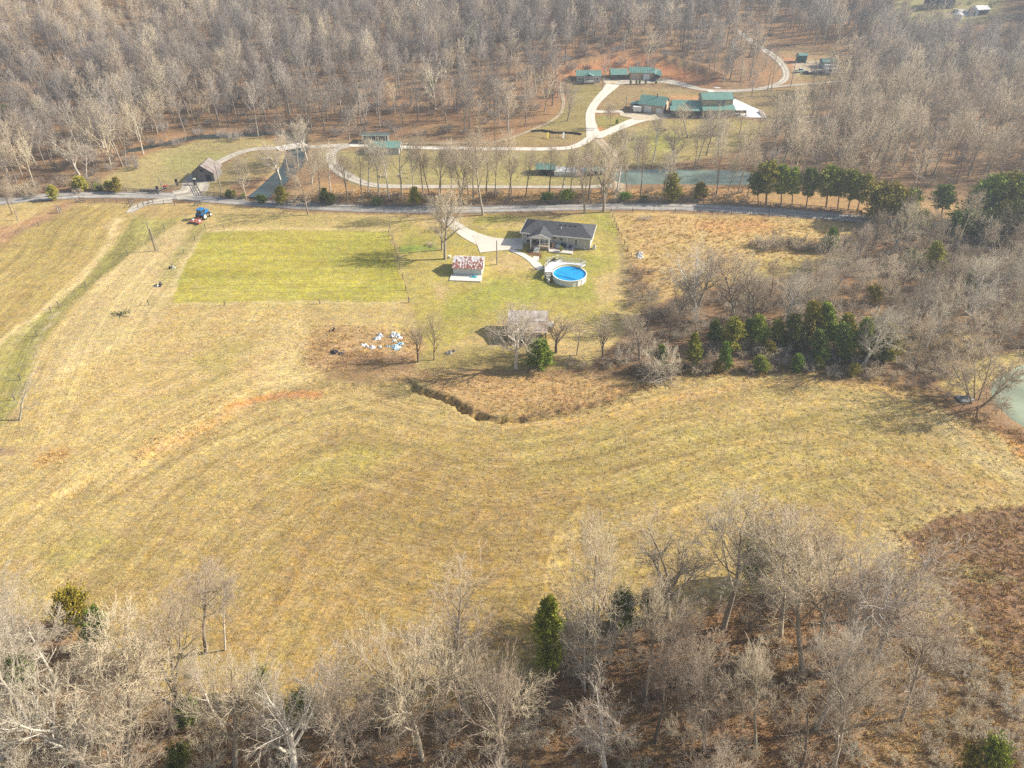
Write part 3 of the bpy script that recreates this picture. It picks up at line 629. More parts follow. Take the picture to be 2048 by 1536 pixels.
FORMS = {
 'spread': dict(kids=[9,7,6,5,3], seg=[7,6,4,3,2], tip=[.40,.35,.3,.4,.4], wig=[.05,.10,.11,.12,.14], up=[.02,.07,.05,.03,.02], start=[.28,.25,.2,.15,.1], ang=[(62,28),(50,30),(44,24),(38,22),(32,18)], ratio=[.62,.52,.50,.52,.6], rk=[.62,.62,.6,.5,.5], rmin=.012, rtw=.010, trunk=.66, r0=.022, thick=2, shape=rise),
 'tall':   dict(kids=[12,6,6,5,3], seg=[9,5,3,2,2], tip=[.22,.3,.3,.4,.4], wig=[.025,.08,.12,.16,.2], up=[.03,.09,.06,.03,.02], start=[.42,.3,.2,.15,.1], ang=[(48,24),(40,28),(40,24),(38,22),(32,18)], ratio=[.36,.50,.52,.55,.5], rk=[.50,.58,.58,.5,.5], rmin=.012, rtw=.010, trunk=.88, r0=.0145, thick=1, shape=lambda f: 1.05-.55*f),
 'fan':    dict(kids=[7,8,6,5,3], seg=[6,7,4,3,2], tip=[.5,.25,.3,.4,.4], wig=[.03,.07,.11,.16,.2], up=[.02,.06,.05,.03,.02], start=[.45,.3,.2,.15,.1], ang=[(42,20),(38,26),(40,24),(38,22),(32,18)], ratio=[.85,.42,.48,.5,.5], rk=[.7,.52,.58,.5,.5], rmin=.012, rtw=.010, trunk=.5, r0=.019, thick=2, shape=lambda f: .9+.1*f),
 'round':  dict(kids=[10,7,6,5,3], seg=[6,5,3,2,2], tip=[.3,.3,.3,.4,.4], wig=[.04,.09,.13,.17,.2], up=[.03,.05,.04,.03,.02], start=[.2,.25,.2,.15,.1], ang=[(65,25),(48,30),(44,24),(38,22),(32,18)], ratio=[.55,.5,.5,.5,.5], rk=[.52,.58,.58,.5,.5], rmin=.012, rtw=.010, trunk=.72, r0=.014, thick=1, shape=rise),
 'gaunt':  dict(kids=[8,5,4,4], seg=[8,6,3,2], tip=[.25,.25,.3,.4], wig=[.05,.12,.16,.2], up=[.02,.05,.04,.03], start=[.35,.3,.2,.15], ang=[(60,30),(48,30),(48,32),(50,35)], ratio=[.38,.45,.5,.5], rk=[.5,.5,.5,.5], rmin=.018, rtw=.012, trunk=.9, r0=.015, thick=1, shape=lambda f: 1.0-.5*f),
 'shrub':  dict(kids=[7,6,6,4], seg=[5,3,2,2], tip=[.3,.3,.4,.4], wig=[.08,.14,.18,.2], up=[.03,.03,.02,.02], start=[.2,.2,.15,.1], ang=[(45,28),(45,30),(50,35),(50,35)], ratio=[.5,.5,.5,.5], rk=[.55,.55,.5,.5], rmin=.012, rtw=.010, trunk=.8, r0=.012, thick=0, stems=6, splay=.75, shape=lambda f: 1.0-.4*f),
}
FAR = {
 'ftall':  dict(kids=[12,6,7], seg=[6,4,2], tip=[.2,.3,.4], wig=[.03,.10,.16], up=[.03,.09,.05], start=[.38,.25,.15], ang=[(50,24),(42,28),(48,32)], ratio=[.36,.48,.55], rk=[.45,.5,.5], rmin=.035, rtw=.030, trunk=.88, r0=.013, thick=0, shape=lambda f: 1.05-.5*f),
 'fspread':dict(kids=[10,7,8], seg=[5,5,2], tip=[.3,.3,.4], wig=[.05,.11,.16], up=[.02,.07,.05], start=[.28,.25,.15], ang=[(62,26),(50,30),(48,32)], ratio=[.60,.5,.5], rk=[.5,.5,.5], rmin=.035, rtw=.030, trunk=.68, r0=.017, thick=0, shape=rise),
}
def barkmat(name, c, c2, rnd=.18, hue=.012):
    m = mat(name, c, .9, .2, 1.2, .3, spec=.1, col2=c2, stretch=(2, 2, .35), rnd=rnd, hue=hue); return m
BARK = {'grey': (barkmat('grey_bark', (.22,.18,.135), (.46,.40,.31)), barkmat('grey_twigs', (.40,.32,.225), (.60,.50,.37))),
        'white': (barkmat('white_bark', (.42,.38,.32), (.70,.65,.57), .12), barkmat('pale_twigs', (.43,.37,.28), (.60,.52,.41), .12)),
        'brown': (barkmat('brown_bark', (.12,.09,.065), (.26,.21,.16)), barkmat('brown_twigs', (.28,.215,.155), (.44,.355,.265))),
        'red': (barkmat('tan_bark', (.22,.18,.15), (.36,.32,.28)), barkmat('reddish_twigs', (.33,.20,.17), (.44,.30,.26))),
        'dead': (barkmat('dead_bark', (.20,.17,.14), (.50,.46,.40)), barkmat('dead_twigs', (.28,.24,.20), (.42,.37,.32)))}
BARK['far'] = (barkmat('far_bark', (.19,.16,.13), (.40,.36,.31)), barkmat('far_twigs', (.25,.21,.18), (.41,.36,.315), .28)); BARK['far_dark'] = (barkmat('far_dark_bark', (.12,.10,.08), (.24,.20,.17)), barkmat('far_dark_twigs', (.17,.145,.125), (.30,.255,.22), .25))
PROTO = {}
for nm, H, cnt in (('spread', 16, 3), ('tall', 17, 4), ('fan', 17, 2), ('round', 11, 3), ('gaunt', 12, 2), ('shrub', 4.5, 3)):
    PROTO[nm] = []
    for k in range(cnt):
        li, fi, tw = grow(100*len(nm)+k*7+ord(nm[0]), H, FORMS[nm])
        zs = [p.z for t in tw for p in (t[1],)]; Ht = float(np.percentile(zs, 99.5)); wd_ = float(np.percentile([abs(t[1].x) for t in tw], 97))
        PROTO[nm].append((li, fi, tw, Ht, wd_, {}))
def put(nm, me, m, parent):
    o = bpy.data.objects.new(nm, me); link(o, parent); o.material_slots[0].link = 'OBJECT'; o.material_slots[0].material = m; return o
def tree_meshes(form, k):
    pr = PROTO[form][k % len(PROTO[form])]; c = pr[5]
    if not c: c['t'] = tube_mesh('trunk', pr[0], BARK['grey'][0]); c['c'] = tube_mesh('crown', pr[1], BARK['grey'][1], pr[2])
    return (c['t'], c['c']), pr[3], pr[4]
TRACK = []     # (x, y, crown radius) of everything planted, to keep fill trees apart
def bare_tree(x, y, H, form='tall', k=0, bark='grey', label=None, group=None, lean=(0, 0), wide=1.0, rz=None, name='bare_tree', cat='tree'):
    (tm, cm), Ht, wd_ = tree_meshes(form, k); s_ = H/Ht
    t = thing(name, label, cat, (x, y, G(x, y)), group=group)
    rz = random.Random(int(x*31+y*17)).random()*6.28 if rz is None else rz
    t.rotation_euler = (Matrix.Rotation(lean[0], 3, 'Y') @ Matrix.Rotation(-lean[1], 3, 'X') @ Matrix.Rotation(rz, 3, 'Z')).to_euler()
    t.scale = (s_*wide, s_*wide, s_)
    put('trunk', tm, BARK[bark][0], t); put('crown', cm, BARK[bark][1], t)
    TRACK.append((x, y, wd_*s_)); return t
def px_tree(bx, by, tx, ty, width=None, **kw):
    """a tree whose foot and top are seen at these photograph pixels"""
    p = P1(bx, by); v = (768-ty)/F; ratio = (SN-v*CS)/(CS+v*SN); ztop = CAM_H-ratio*p.y; H = max(1.5, ztop-p.z)
    Z = p.y*CS-(ztop-CAM_H)*SN; xt = (tx-1024)/F*Z; lean = math.atan2(xt-p.x, H)
    form = kw.get('form', 'tall'); (_, _), Ht, wd_ = tree_meshes(form, kw.get('k', 0))
    if width: kw['wide'] = min(1.7, max(.5, (width/F*Z/2)/(wd_*H/Ht)))
    return bare_tree(p.x, p.y, H/math.cos(lean), lean=(max(-.5, min(.5, lean)), 0), **kw)

# ---------------------------------------------------------------- evergreens
def evergreen(seed, H, Rr, kind='cedar'):
    rd = np.random.default_rng(seed); nbr = {'cedar': 150, 'pine': 120, 'bush': 90}[kind]; V = []; z0 = {'cedar': .05, 'pine': .30, 'bush': .02}[kind]*H
    limbs = [([Vector((0, 0, -.4)), Vector((.03, 0, H*.5)), Vector((0, .04, H*.96))], [H*.016+.03, H*.010+.02, .02], 6)]
    tr = []
    for i in range(nbr):
        t = rd.random()**.85; z = z0+(H-z0)*t
        if kind == 'cedar': rr = Rr*(1-t)**.62*min(1, .55+t*4)
        elif kind == 'pine': rr = Rr*math.sin(math.pi*min(1, .12+t*.80))**.8
        else: rr = Rr*math.sqrt(max(0, 1-(t*.95)**2))
        az = rd.random()*6.283; rr *= rd.uniform(.5, 1.15)*(1+.28*math.sin(3*az+seed+z*1.3)*math.sin(z*2.1/H*6+seed)); up = {'cedar': .55, 'pine': .25, 'bush': .5}[kind]
        tipp = np.array([math.cos(az)*rr, math.sin(az)*rr, z+rr*up]); base = np.array([0, 0, z])
        nc = 13
        for j in range(nc):
            f = .35+.65*(j+rd.random())/nc; c = base+(tipp-base)*f+rd.normal(0, .07*Rr, 3)
            for q in range(4):
                d = rd.normal(0, 1, 3)+np.array([math.cos(az), math.sin(az), .6])*1.0; d /= np.linalg.norm(d); s_ = (.20+.16*rd.random())*(H/8)**.35
                e = np.cross(d, rd.normal(0, 1, 3)); e /= np.linalg.norm(e)+1e-9
                cc = c+rd.normal(0, .10, 3); tr.append((cc-e*s_*.34, cc+e*s_*.34, cc+d*s_*1.5))
        if kind == 'pine' and i % 4 == 0: limbs.append(([Vector(base), Vector((base+tipp)/2), Vector(tipp)], [.05, .03, .01], 3))
    V = np.array(tr).reshape(-1, 3); T = np.arange(len(V)).reshape(-1, 3)
    return limbs, V, T
def leafmat(name, c, c2, rnd=.2):
    m = mat(name, c, .7, .2, .9, 0, spec=.15, col2=c2, rnd=rnd, hue=.02); return m
LM = {'cedar': leafmat('cedar_foliage', (.145,.185,.028), (.42,.43,.055)), 'yellow': leafmat('yellowish_foliage', (.20,.18,.02), (.42,.34,.04), .1),
      'olive': leafmat('olive_foliage', (.19,.19,.03), (.48,.41,.06)), 'bright': leafmat('bright_foliage', (.09,.17,.02), (.24,.33,.04), .12), 'dark': leafmat('dark_foliage', (.085,.125,.03), (.26,.29,.06))}
EV = {}
for kind, H, Rr, cnt in (('cedar', 9, 2.9, 3), ('pine', 11, 2.9, 3), ('bush', 3, 2.0, 2)):
    for k in range(cnt): EV[kind, k] = evergreen(50+k+len(kind), H, Rr, kind)+(H, Rr, {})
def ever_meshes(kind, k, tint):
    k = k % (3 if kind != 'bush' else 2); e = EV[kind, k]
    if not e[5]: e[5]['t'] = tube_mesh('trunk', e[0], BARK['brown'][0]); e[5]['c'] = npmesh('foliage', e[1], [e[2]], LM[tint])
    return (e[5]['t'], e[5]['c']), e[3], e[4]
def ever_tree(bx, by, tx, ty, width, kind='cedar', k=0, tint='cedar', label=None, group=None, name='cedar_tree', cat='tree'):
    p = P1(bx, by); v = (768-ty)/F; ratio = (SN-v*CS)/(CS+v*SN); zt = CAM_H-ratio*p.y; H = max(1.2, zt-p.z); Z = p.y*CS-(zt-CAM_H)*SN
    lean = math.atan2((tx-1024)/F*Z-p.x, H); (tm, cm), H0, R0 = ever_meshes(kind, k, tint); t = thing(name, label, cat, p, group=group)
    t.rotation_euler = (Matrix.Rotation(max(-.3, min(.3, lean)), 3, 'Y') @ Matrix.Rotation(bx*1.7, 3, 'Z')).to_euler(); w_ = (1.12 if kind == 'pine' else 1.28)*(width/F*Z/2)/R0
    t.scale = (w_, w_, H/H0); link(bpy.data.objects.new('trunk', tm), t); put('foliage', cm, LM[tint], t); TRACK.append((p.x, p.y, w_*R0)); return t
# ---------------------------------------------------------------- trees one can point at
T = px_tree
T(158,350,112,262,95,form='fan',k=0,bark='white',label='big white-barked sycamore with twin trunks leaning left above the road bend',name='sycamore_tree')
T(172,356,168,285,50,form='tall',k=1,bark='white',label='slim pale tree just right of the big twin-trunked sycamore')
T(287,308,262,215,40,form='gaunt',k=0,bark='white',label='pale bare trunk leaning left at the creek bend above the old barn field')
T(252,322,240,232,45,form='tall',k=2,bark='grey',label='bare tree at the upper left corner of the barn field')
T(492,398,478,300,58,form='spread',k=1,bark='grey',label='bare tree between the weathered barn and the creek')
T(616,430,596,318,80,form='round',k=0,bark='grey',label='spreading bare tree on the field side of the road, right of the blue tractor')
T(890,518,880,372,105,form='spread',k=0,bark='grey',label='large bare yard tree nearest the pale driveway by the shed')
T(884,500,870,395,80,form='tall',k=0,bark='grey',label='slender yard tree just behind the large one beside the driveway')
T(966,430,955,250,75,form='tall',k=3,bark='grey',label='tallest roadside tree, standing left of the grey house')
T(920,412,925,300,90,form='spread',k=2,bark='grey',label='round-crowned bare tree between road and creek, above the driveway mouth')
T(1169,426,1166,300,60,form='tall',k=1,bark='grey',label='roadside bare tree above the right half of the grey house')
T(1207,424,1205,290,70,form='fan',k=1,bark='grey',label='pale roadside bare tree at the right corner of the yard')
T(836,724,828,632,50,form='fan',k=1,bark='brown',label='left one of two thin dark trees right of the debris pile')
T(868,720,868,628,44,form='spread',k=2,bark='brown',label='right one of two thin dark trees right of the debris pile')
T(1032,737,1020,585,135,form='spread',k=0,bark='white',label='wide pale bare tree in front of the rusty-roofed shed')
T(1052,720,1060,640,60,form='round',k=1,bark='grey',label='small grey tree between the wide pale tree and the cedar')
T(1112,705,1114,612,70,form='fan',k=0,bark='brown',label='dark forked tree just right of the yellow hut')
T(1392,642,1375,490,120,form='fan',k=1,bark='white',label='white-trunked spreading tree at the near edge of the meadow')
T(1470,640,1460,500,100,form='spread',k=2,bark='grey',label='pale grey tree right of the white-trunked one at the meadow edge')
T(1330,752,1318,690,70,form='shrub',k=0,bark='white',label='pale multi-stemmed bush beside the fallen branches',name='shrub',cat='shrub')
T(38,840,12,762,60,form='gaunt',k=1,bark='dead',wide=1.4,label='dead leaning snag at the left edge above the wire fence',name='dead_tree')
T(1955,805,1985,690,150,form='shrub',k=1,bark='brown',label='large leaning bush at the bank of the right-hand pond',name='shrub',cat='shrub')
# foreground wood, the ones with a shape of their own
T(357,1452,335,1165,235,form='spread',k=1,bark='grey',label='big bare tree at the field edge leaning left, right of the yellow-green cedar')
T(412,1305,405,1140,120,form='tall',k=2,bark='grey',label='tall thin tree behind the big leaning one at the lower left field edge')
T(450,1300,452,1135,80,form='tall',k=0,bark='white',label='pale slim tree at the lower left field edge')
T(935,1432,900,1165,230,form='fan',k=0,bark='grey',label='large forked tree left of the dark green cedar at the wood edge')
T(845,1520,800,1225,220,form='spread',k=2,bark='grey',label='large spreading tree in front of the forked one at bottom centre')
T(175,1560,110,1290,280,form='spread',k=0,bark='white',label='big pale crown in the bottom left corner')
T(590,1560,545,1345,230,form='fan',k=1,bark='white',label='pale forked tree at the bottom edge left of centre')
T(690,1570,690,1340,150,form='tall',k=1,bark='grey',label='upright grey tree at the bottom edge right of the pale forked one')
T(250,1520,215,1235,220,form='tall',k=3,bark='grey',label='tall grey tree between the pale corner crown and the big leaning tree')
T(470,1530,455,1260,200,form='spread',k=0,bark='grey',label='wide grey tree at the bottom edge right of the big leaning tree')
T(1010,1540,1000,1290,170,form='spread',k=1,bark='grey',label='wide grey tree below the dark green cedar at bottom centre')
T(1290,1400,1300,1150,150,form='tall',k=0,bark='grey',label='slender grey tree in the middle of the lower right wood')
T(1560,1270,1545,1010,160,form='tall',k=3,bark='grey',label='slender tree between the tallest one and the mossy forked trunk')
T(1745,1330,1830,1110,180,form='spread',k=0,bark='grey',label='grey tree behind the whitish right-leaning one')
T(40,1380,20,1165,160,form='round',k=0,bark='white',label='pale round crown at the left edge above the bottom corner')
T(1606,1348,1585,1050,190,form='tall',k=1,bark='grey',label='tree with a mossy forked trunk in the lower right wood')
T(1640,1290,1650,1020,170,form='spread',k=1,bark='grey',label='tall tree behind the mossy forked trunk in the lower right wood')
T(1676,1346,1790,1075,260,form='fan',k=1,bark='white',label='right-leaning tree with whitish upper limbs in the lower right wood')
T(1802,1440,1905,1185,250,form='round',k=1,bark='grey',wide=1.5,label='heavy tree with a dense round grey crown leaning right over the weedy slope')
T(1668,1530,1745,1270,190,form='spread',k=2,bark='grey',label='dark-trunked tree leaning right near the bottom, left of the round grey crown')
T(1446,1258,1470,990,200,form='tall',k=3,bark='grey',label='tallest tree at the field edge of the lower right wood')
T(1334,1238,1345,1010,170,form='fan',k=0,bark='grey',label='grey tree left of the tallest one at the field edge')
T(1184,1392,1200,1040,150,form='tall',k=2,bark='grey',label='thin tall tree right of the dark green cedar at the wood edge')
T(1170,1385,1160,1200,120,form='round',k=2,bark='white',label='low whitish round tree right of the dark green cedar')
T(1511,1495,1500,1275,150,form='tall',k=0,bark='grey',label='slim tree standing on open leaf litter near the bottom right of centre')
T(1410,1500,1360,1270,150,form='spread',k=0,bark='grey',label='wide bare tree on leaf litter at the bottom right of centre')
T(1212,1548,1190,1395,140,form='fan',k=1,bark='white',label='whitish low tree at the bottom edge right of centre')
E = ever_tree
E(1080,737,1080,680,56,k=0,tint='bright',label='bright green cedar beside the wide pale tree at the rusty-roofed shed')
E(1097,1345,1097,1200,66,k=1,tint='cedar',label='dark green cedar standing at the wood edge at bottom centre')
E(140,1258,140,1190,58,'bush',0,'yellow',label='yellow-green cedar at the lower left field edge')
g2 = 'dark cedars along the near side of the right-hand wood'
for i, (bx, by, ty, w_, tint, lb) in enumerate([
    (1590,698,628,44,'dark','dark cedar at the left end of the big cedar clump'), (1626,692,604,48,'olive','tallest olive-topped cedar in the clump above the field'),
    (1655,690,606,46,'cedar','cedar second from the left among the tall clump tops'), (1697,706,626,44,'olive','cedar at the middle of the tall clump'),
    (1690,722,646,40,'dark','dark shaded cedar in front of the middle of the clump'), (1734,716,637,48,'cedar','cedar third from the right in the tall clump'),
    (1765,722,655,36,'dark','shaded cedar left of the rightmost olive one'), (1782,722,646,46,'olive','rightmost olive-lit cedar of the big clump'),
    (1640,724,660,40,'dark','dark cedar low in the left half of the clump'), (1469,700,636,50,'olive','broad olive cedar left of the gap before the big clump'),
    (1432,690,640,30,'dark','narrow dark cedar left of the broad olive one'), (1498,690,640,30,'dark','small dark cedar right of the broad olive one'),
    (1519,694,630,40,'cedar','mid-green cedar between the broad olive one and the big clump'), (1556,694,641,34,'cedar','green cedar just left of the big clump'),
    (1390,732,668,32,'cedar','slim green cedar above the fallen branches'), (1452,740,685,28,'bright','bright narrow cedar at the field edge'),
    (1324,740,691,26,'bright','small pointed cedar beside the pale bush'), (1522,742,712,34,'cedar','low round cedar at the field edge below the clump'),
    (1540,712,683,28,'olive','small olive cedar above the low round one'), (1597,742,709,28,'bright','bright young cedar at the field edge'),
    (1637,738,712,18,'cedar','tiny cedar right of the bright young one'), (1709,752,730,20,'olive','small olive cedar at the field edge below the clump end'),
    (1436,744,724,16,'olive','tiny olive cedar beside the bright narrow one')]):
    E(bx,by,bx,ty,w_,'cedar' if ty < by-25 else 'bush',i,tint,label=lb,group=g2)
g3 = 'evergreens lining the road'
for i, (bx, by, tx, ty, w_, kd, tint, lb) in enumerate([
    (1517,408,1512,345,30,'pine','dark','leftmost dark pine of the roadside row'), (1532,409,1537,325,50,'pine','olive','tallest pine at the left end of the roadside row'),
    (1562,410,1566,331,38,'pine','cedar','third pine of the roadside row'), (1584,412,1588,336,34,'pine','cedar','fourth pine of the roadside row'),
    (1612,415,1624,337,34,'pine','dark','slim dark pine standing clear in the middle of the row'), (1652,416,1660,334,48,'pine','cedar','broad pine right of the slim dark one'),
    (1675,419,1684,338,36,'pine','cedar','pine left of the roadside pair leaning right'), (1696,421,1708,342,36,'pine','cedar','pine leaning right near the end of the row'),
    (1714,423,1732,350,40,'pine','olive','last leaning pine of the roadside row'), (1768,444,1772,375,74,'bush','olive','wide olive evergreen at the end of the pine row'),
    (1806,448,1812,392,50,'bush','cedar','rounded evergreen right of the wide olive one'), (1848,462,1846,425,28,'bush','cedar','small evergreen below the rounded roadside one'),
    (1826,424,1828,382,30,'bush','dark','dark bush behind the rounded roadside evergreen'), (1882,436,1893,370,46,'pine','dark','solitary pine leaning right beyond the road'),
    (1962,448,1970,374,56,'pine','dark','dark pine left of the tall group at the right edge'), (1976,446,1990,352,60,'pine','cedar','left one of the tall pines at the right edge'),
    (2010,448,2024,346,62,'pine','olive','tallest olive pine at the right edge'), (2040,455,2052,352,60,'pine','cedar','pine cut by the right edge of the picture'),
    (2006,470,2009,402,34,'pine','olive','pale olive evergreen in front of the tall right-edge pines'), (2042,485,2045,410,60,'bush','dark','dark bushy evergreen at the right edge below the pines'),
    (1930,470,1930,425,60,'bush','dark','dark bushy evergreen left of the pale olive one'), (1980,478,1978,430,60,'bush','dark','dark spreading evergreen below the pale olive one')]):
    E(bx,by,tx,ty,w_,kd,i,tint,label=lb,group=g3,name='pine_tree' if kd == 'pine' else 'evergreen_tree')
g4 = 'small evergreens along the creek row and road'
for i, (bx, by, ty, w_, kd, tint, lb) in enumerate([
    (1345,403,346,40,'cedar','olive','olive cedar standing before the greenish pond'), (1401,400,366,32,'cedar','olive','thin olive cedar right of the one before the pond'),
    (1094,404,388,24,'bush','dark','dark bush left of the bright roadside bush'), (1134,404,384,26,'bush','cedar','green bush by the road fence above the grey house'),
    (1249,402,388,24,'bush','bright','bright low bush by the road fence left of the pond cedar'), (1288,402,393,16,'bush','cedar','small bush by the road fence between bright bush and cedar'),
    (648,408,376,22,'cedar','dark','dark pointed cedar by the road fence right of the yard tree'), (662,409,390,16,'bush','dark','small dark bush touching the pointed cedar'),
    (754,411,398,20,'bush','dark','dark low bush midway along the road fence'), (829,410,374,24,'cedar','olive','thin olive cedar above the driveway mouth'),
    (561,408,372,28,'cedar','olive','olive cedar where the creek meets the road'), (522,406,392,18,'bush','dark','dark bush left of the olive cedar by the creek'),
    (457,396,379,16,'cedar','dark','small pointed cedar right of the weathered barn'), (468,397,380,10,'cedar','olive','thin olive cedar beside the small pointed one'),
    (486,398,388,8,'bush','cedar','tiny bush near the tree right of the barn'), (196,380,370,20,'bush','dark','low dark bush at the lower corner of the barn field'),
    (216,382,361,16,'cedar','olive','thin cedar left of the twin one by the field corner'), (231,385,354,22,'cedar','olive','olive cedar at the lower left corner of the barn field'),
    (160,380,352,32,'cedar','olive','broad cedar below the white sycamore'), (105,400,370,22,'cedar','olive','ivy-clad cedar by the road bend at left'),
    (1871,545,484,40,'cedar','olive','olive cedar inside the upper right wood'), (1666,502,455,26,'cedar','bright','bright cedar at the meadow corner'),
    (1658,500,474,30,'bush','cedar','bush under the bright cedar at the meadow corner'), (1822,535,500,40,'cedar','dark','dark cedar among bare trees in the upper right wood'),
    (1945,578,546,28,'bush','dark','dark bush deep in the right-hand wood'), (1752,610,575,26,'bush','olive','olive bush in the middle of the right-hand wood'),
    (128,166,142,24,'cedar','dark','dark cedar high on the left hillside'), (70,218,206,18,'bush','dark','dark bush on the left hillside'), (10,225,212,20,'bush','dark','dark bush at the left edge of the hillside'),
    (936,118,64,22,'pine','dark','dark pine high on the hill above the clearing'), (862,178,160,16,'bush','dark','dark bush on the hill left of the clearing'), (886,62,45,16,'cedar','dark','dark cedar near the top of the hill'),
    (1234,250,240,6,'bush','cedar','tiny shrub in the drive island')]):
    E(bx,by,bx,ty,w_,kd,i,tint,label=lb,group=g4,name='cedar_tree' if kd == 'cedar' else 'evergreen_bush')
g5 = 'evergreens half hidden in the foreground wood'
for i, (bx, by, ty, w_, kd, tint, lb) in enumerate([
    (1512,1170,1100,60,'bush','dark','dark cedar half hidden at the field edge, lower right wood'), (1245,1250,1195,48,'bush','dark','dark cedar under bare crowns right of the bottom centre cedar'),
    (1300,1240,1190,40,'bush','dark','dark evergreen under the first tall trees of the lower right wood'), (516,1395,1345,40,'bush','cedar','small cedar low in the wood right of the big leaning tree'),
    (372,1450,1405,40,'bush','dark','dark shrub at the foot of the big leaning tree'), (600,1450,1395,50,'bush','cedar','dull green shrub in the wood left of bottom centre'),
    (1985,1560,1490,50,'bush','cedar','green bush in the bottom right corner'), (1940,1560,1505,40,'bush','olive','olive bush left of the one in the bottom right corner'),
    (355,1545,1500,40,'bush','dark','dark shrub at the bottom edge left of centre'), (190,1300,1225,44,'bush','dark','dark shrub just below the yellow-green cedar'), (40,1370,1320,50,'bush','dark','dark shrub in the wood at the left edge')]):
    E(bx,by,bx,ty,w_,kd,i,tint,label=lb,group=g5,name='evergreen_bush')

# ---------------------------------------------------------------- woods filled tree by tree
WALL_PX = [(1150,138,1330,170),(1235,184,1490,240),(375,310,450,370),(1005,610,1110,700),(895,505,975,568),(1035,440,1200,515),(1080,505,1180,570),(720,266,815,312),(1068,330,1216,352),(1585,105,1675,152),(1850,-20,1985,48)]
def fill(poly, spacing, rng_, keep=.8):
    """world points spread inside a polygon given at photograph pixels"""
    w3 = P([p[0] for p in poly], [p[1] for p in poly]); xx = [p.x for p in w3]; yy = [p.y for p in w3]; poly3 = [(p.x, p.y) for p in w3]; out = []
    nt_ = int((max(xx)-min(xx))*(max(yy)-min(yy))/(spacing*spacing*.55)); c = np.column_stack([rng_.uniform(min(xx), max(xx), nt_), rng_.uniform(min(yy), max(yy), nt_)])
    m_ = poly_mask(c[:, 0], c[:, 1], poly3, .01) > .5; c = c[m_]; cell = {}
    for x, y in c:
        if rng_.random() > keep: continue
        i, j = int(x//spacing), int(y//spacing)
        if any((x-a)**2+(y-b_)**2 < (spacing*.72)**2 for di in (-1, 0, 1) for dj in (-1, 0, 1) for a, b_ in cell.get((i+di, j+dj), ())): continue
        cell.setdefault((i, j), []).append((x, y)); out.append((x, y))
    return out
rf = np.random.default_rng(77)
SEEN = {}
LMARK = []
def describe(x, y, form, bark, what, base_label):
    X, Y = topx(x, y, G(x, y)); look = {'grey': 'grey', 'white': 'pale', 'brown': 'dark brown', 'red': 'reddish', 'dead': 'dead'}[bark]
    shp = {'spread': 'wide-crowned', 'tall': 'tall slim', 'fan': 'forked', 'round': 'round-crowned', 'gaunt': 'gaunt', 'shrub': 'multi-stemmed'}[form]
    if not LMARK:
        for o in COL.objects:
            if o.type == 'EMPTY' and o.get('label') and o.get('category') in ('tree', 'shrub') and len(o['label'].split()) <= 12: LMARK.append((topx(o.location.x, o.location.y, o.location.z), o['label']))
        for a_, b_, t_ in ((1120, 480, 'the grey ranch house'), (640, 415, 'the roadside stretch above the green plot'), (1140, 545, 'the blue pool'), (1060, 665, 'the old rusty-roofed shed'), (412, 350, 'the weathered barn'), (1364, 350, 'the greenish pond'), (770, 300, 'the green-roofed creekside building'), (900, 410, 'the driveway mouth'), (1140, 345, 'the long white shed'), (2040, 800, 'the right-hand pond'), (590, 297, 'the creek bridge')): LMARK.append(((a_, b_), t_))
    best = sorted((math.hypot(X-q[0][0], Y-q[0][1]), q) for q in LMARK)[:14]
    for dd, (pq, t_) in best:
        dx, dy = X-pq[0], Y-pq[1]
        dr = ('right of' if dx > 0 else 'left of') if abs(dx) > abs(dy)*1.6 else (('below' if dy > 0 else 'above') if abs(dy) > abs(dx)*1.6 else ('lower right of' if dy > 0 and dx > 0 else 'lower left of' if dy > 0 else 'upper right of' if dx > 0 else 'upper left of'))
        lb = '%s %s %s %s the %s' % (look, shp, what, dr, t_[4:] if t_.startswith('the ') else t_)
        if len(lb.split()) <= 16 and lb not in SEEN: SEEN[lb] = 1; return lb
    return base_label
def wood(poly, spacing, H, forms, barks, label, group, keep=.8, near=3.0, lean=.06):
    for x, y in fill(poly, spacing, rf, keep):
        if any((x-a)**2+(y-b_)**2 < near**2 for a, b_, _ in TRACK): continue
        X, Y = topx(x, y, G(x, y))
        if Y > 1900: continue
        f = forms[rf.integers(len(forms))]; bk = barks[rf.integers(len(barks))]; h = rf.uniform(*H)
        if f in ('shrub',): h *= .4
        elif f == 'round': h *= .75
        bare_tree(x, y, h, f, int(rf.integers(4)), bk, describe(x, y, f, bk, 'shrub' if f == 'shrub' else 'bare tree', label[f in ('shrub',)] if isinstance(label, tuple) else label), group, (rf.normal(0, lean), rf.normal(0, lean)), rf.uniform(.85, 1.15), name='shrub' if f == 'shrub' else 'bare_tree', cat='shrub' if f == 'shrub' else 'tree')
wood([(-80,1315),(100,1300),(220,1350),(330,1440),(340,1700),(-300,1900)], 5.6, (14,18), ['round','spread','shrub','tall'], ['grey','white','white'], ('bare tree of the wood in the bottom left corner','leafless shrub of the wood in the bottom left corner'), 'bare trees in the bottom left wood')
wood([(380,1440),(560,1405),(700,1440),(900,1440),(1060,1400),(1080,1560),(1060,1750),(380,1700)], 5.6, (13,17), ['round','spread','tall','shrub','fan'], ['grey','grey','white'], ('bare tree of the wood along the bottom centre','leafless shrub of the wood along the bottom centre'), 'bare trees in the bottom centre wood')
wood([(1120,1330),(1260,1250),(1400,1230),(1560,1190),(1700,1180),(1740,1240),(1640,1420),(1700,1700),(1080,1800),(1080,1450)], 6.7, (13,19), ['tall','tall','spread','round','shrub','gaunt'], ['grey','grey','white','brown'], ('bare tree of the open leafy wood at lower right','leafless shrub of the open leafy wood at lower right'), 'bare trees in the lower right wood', keep=.7)
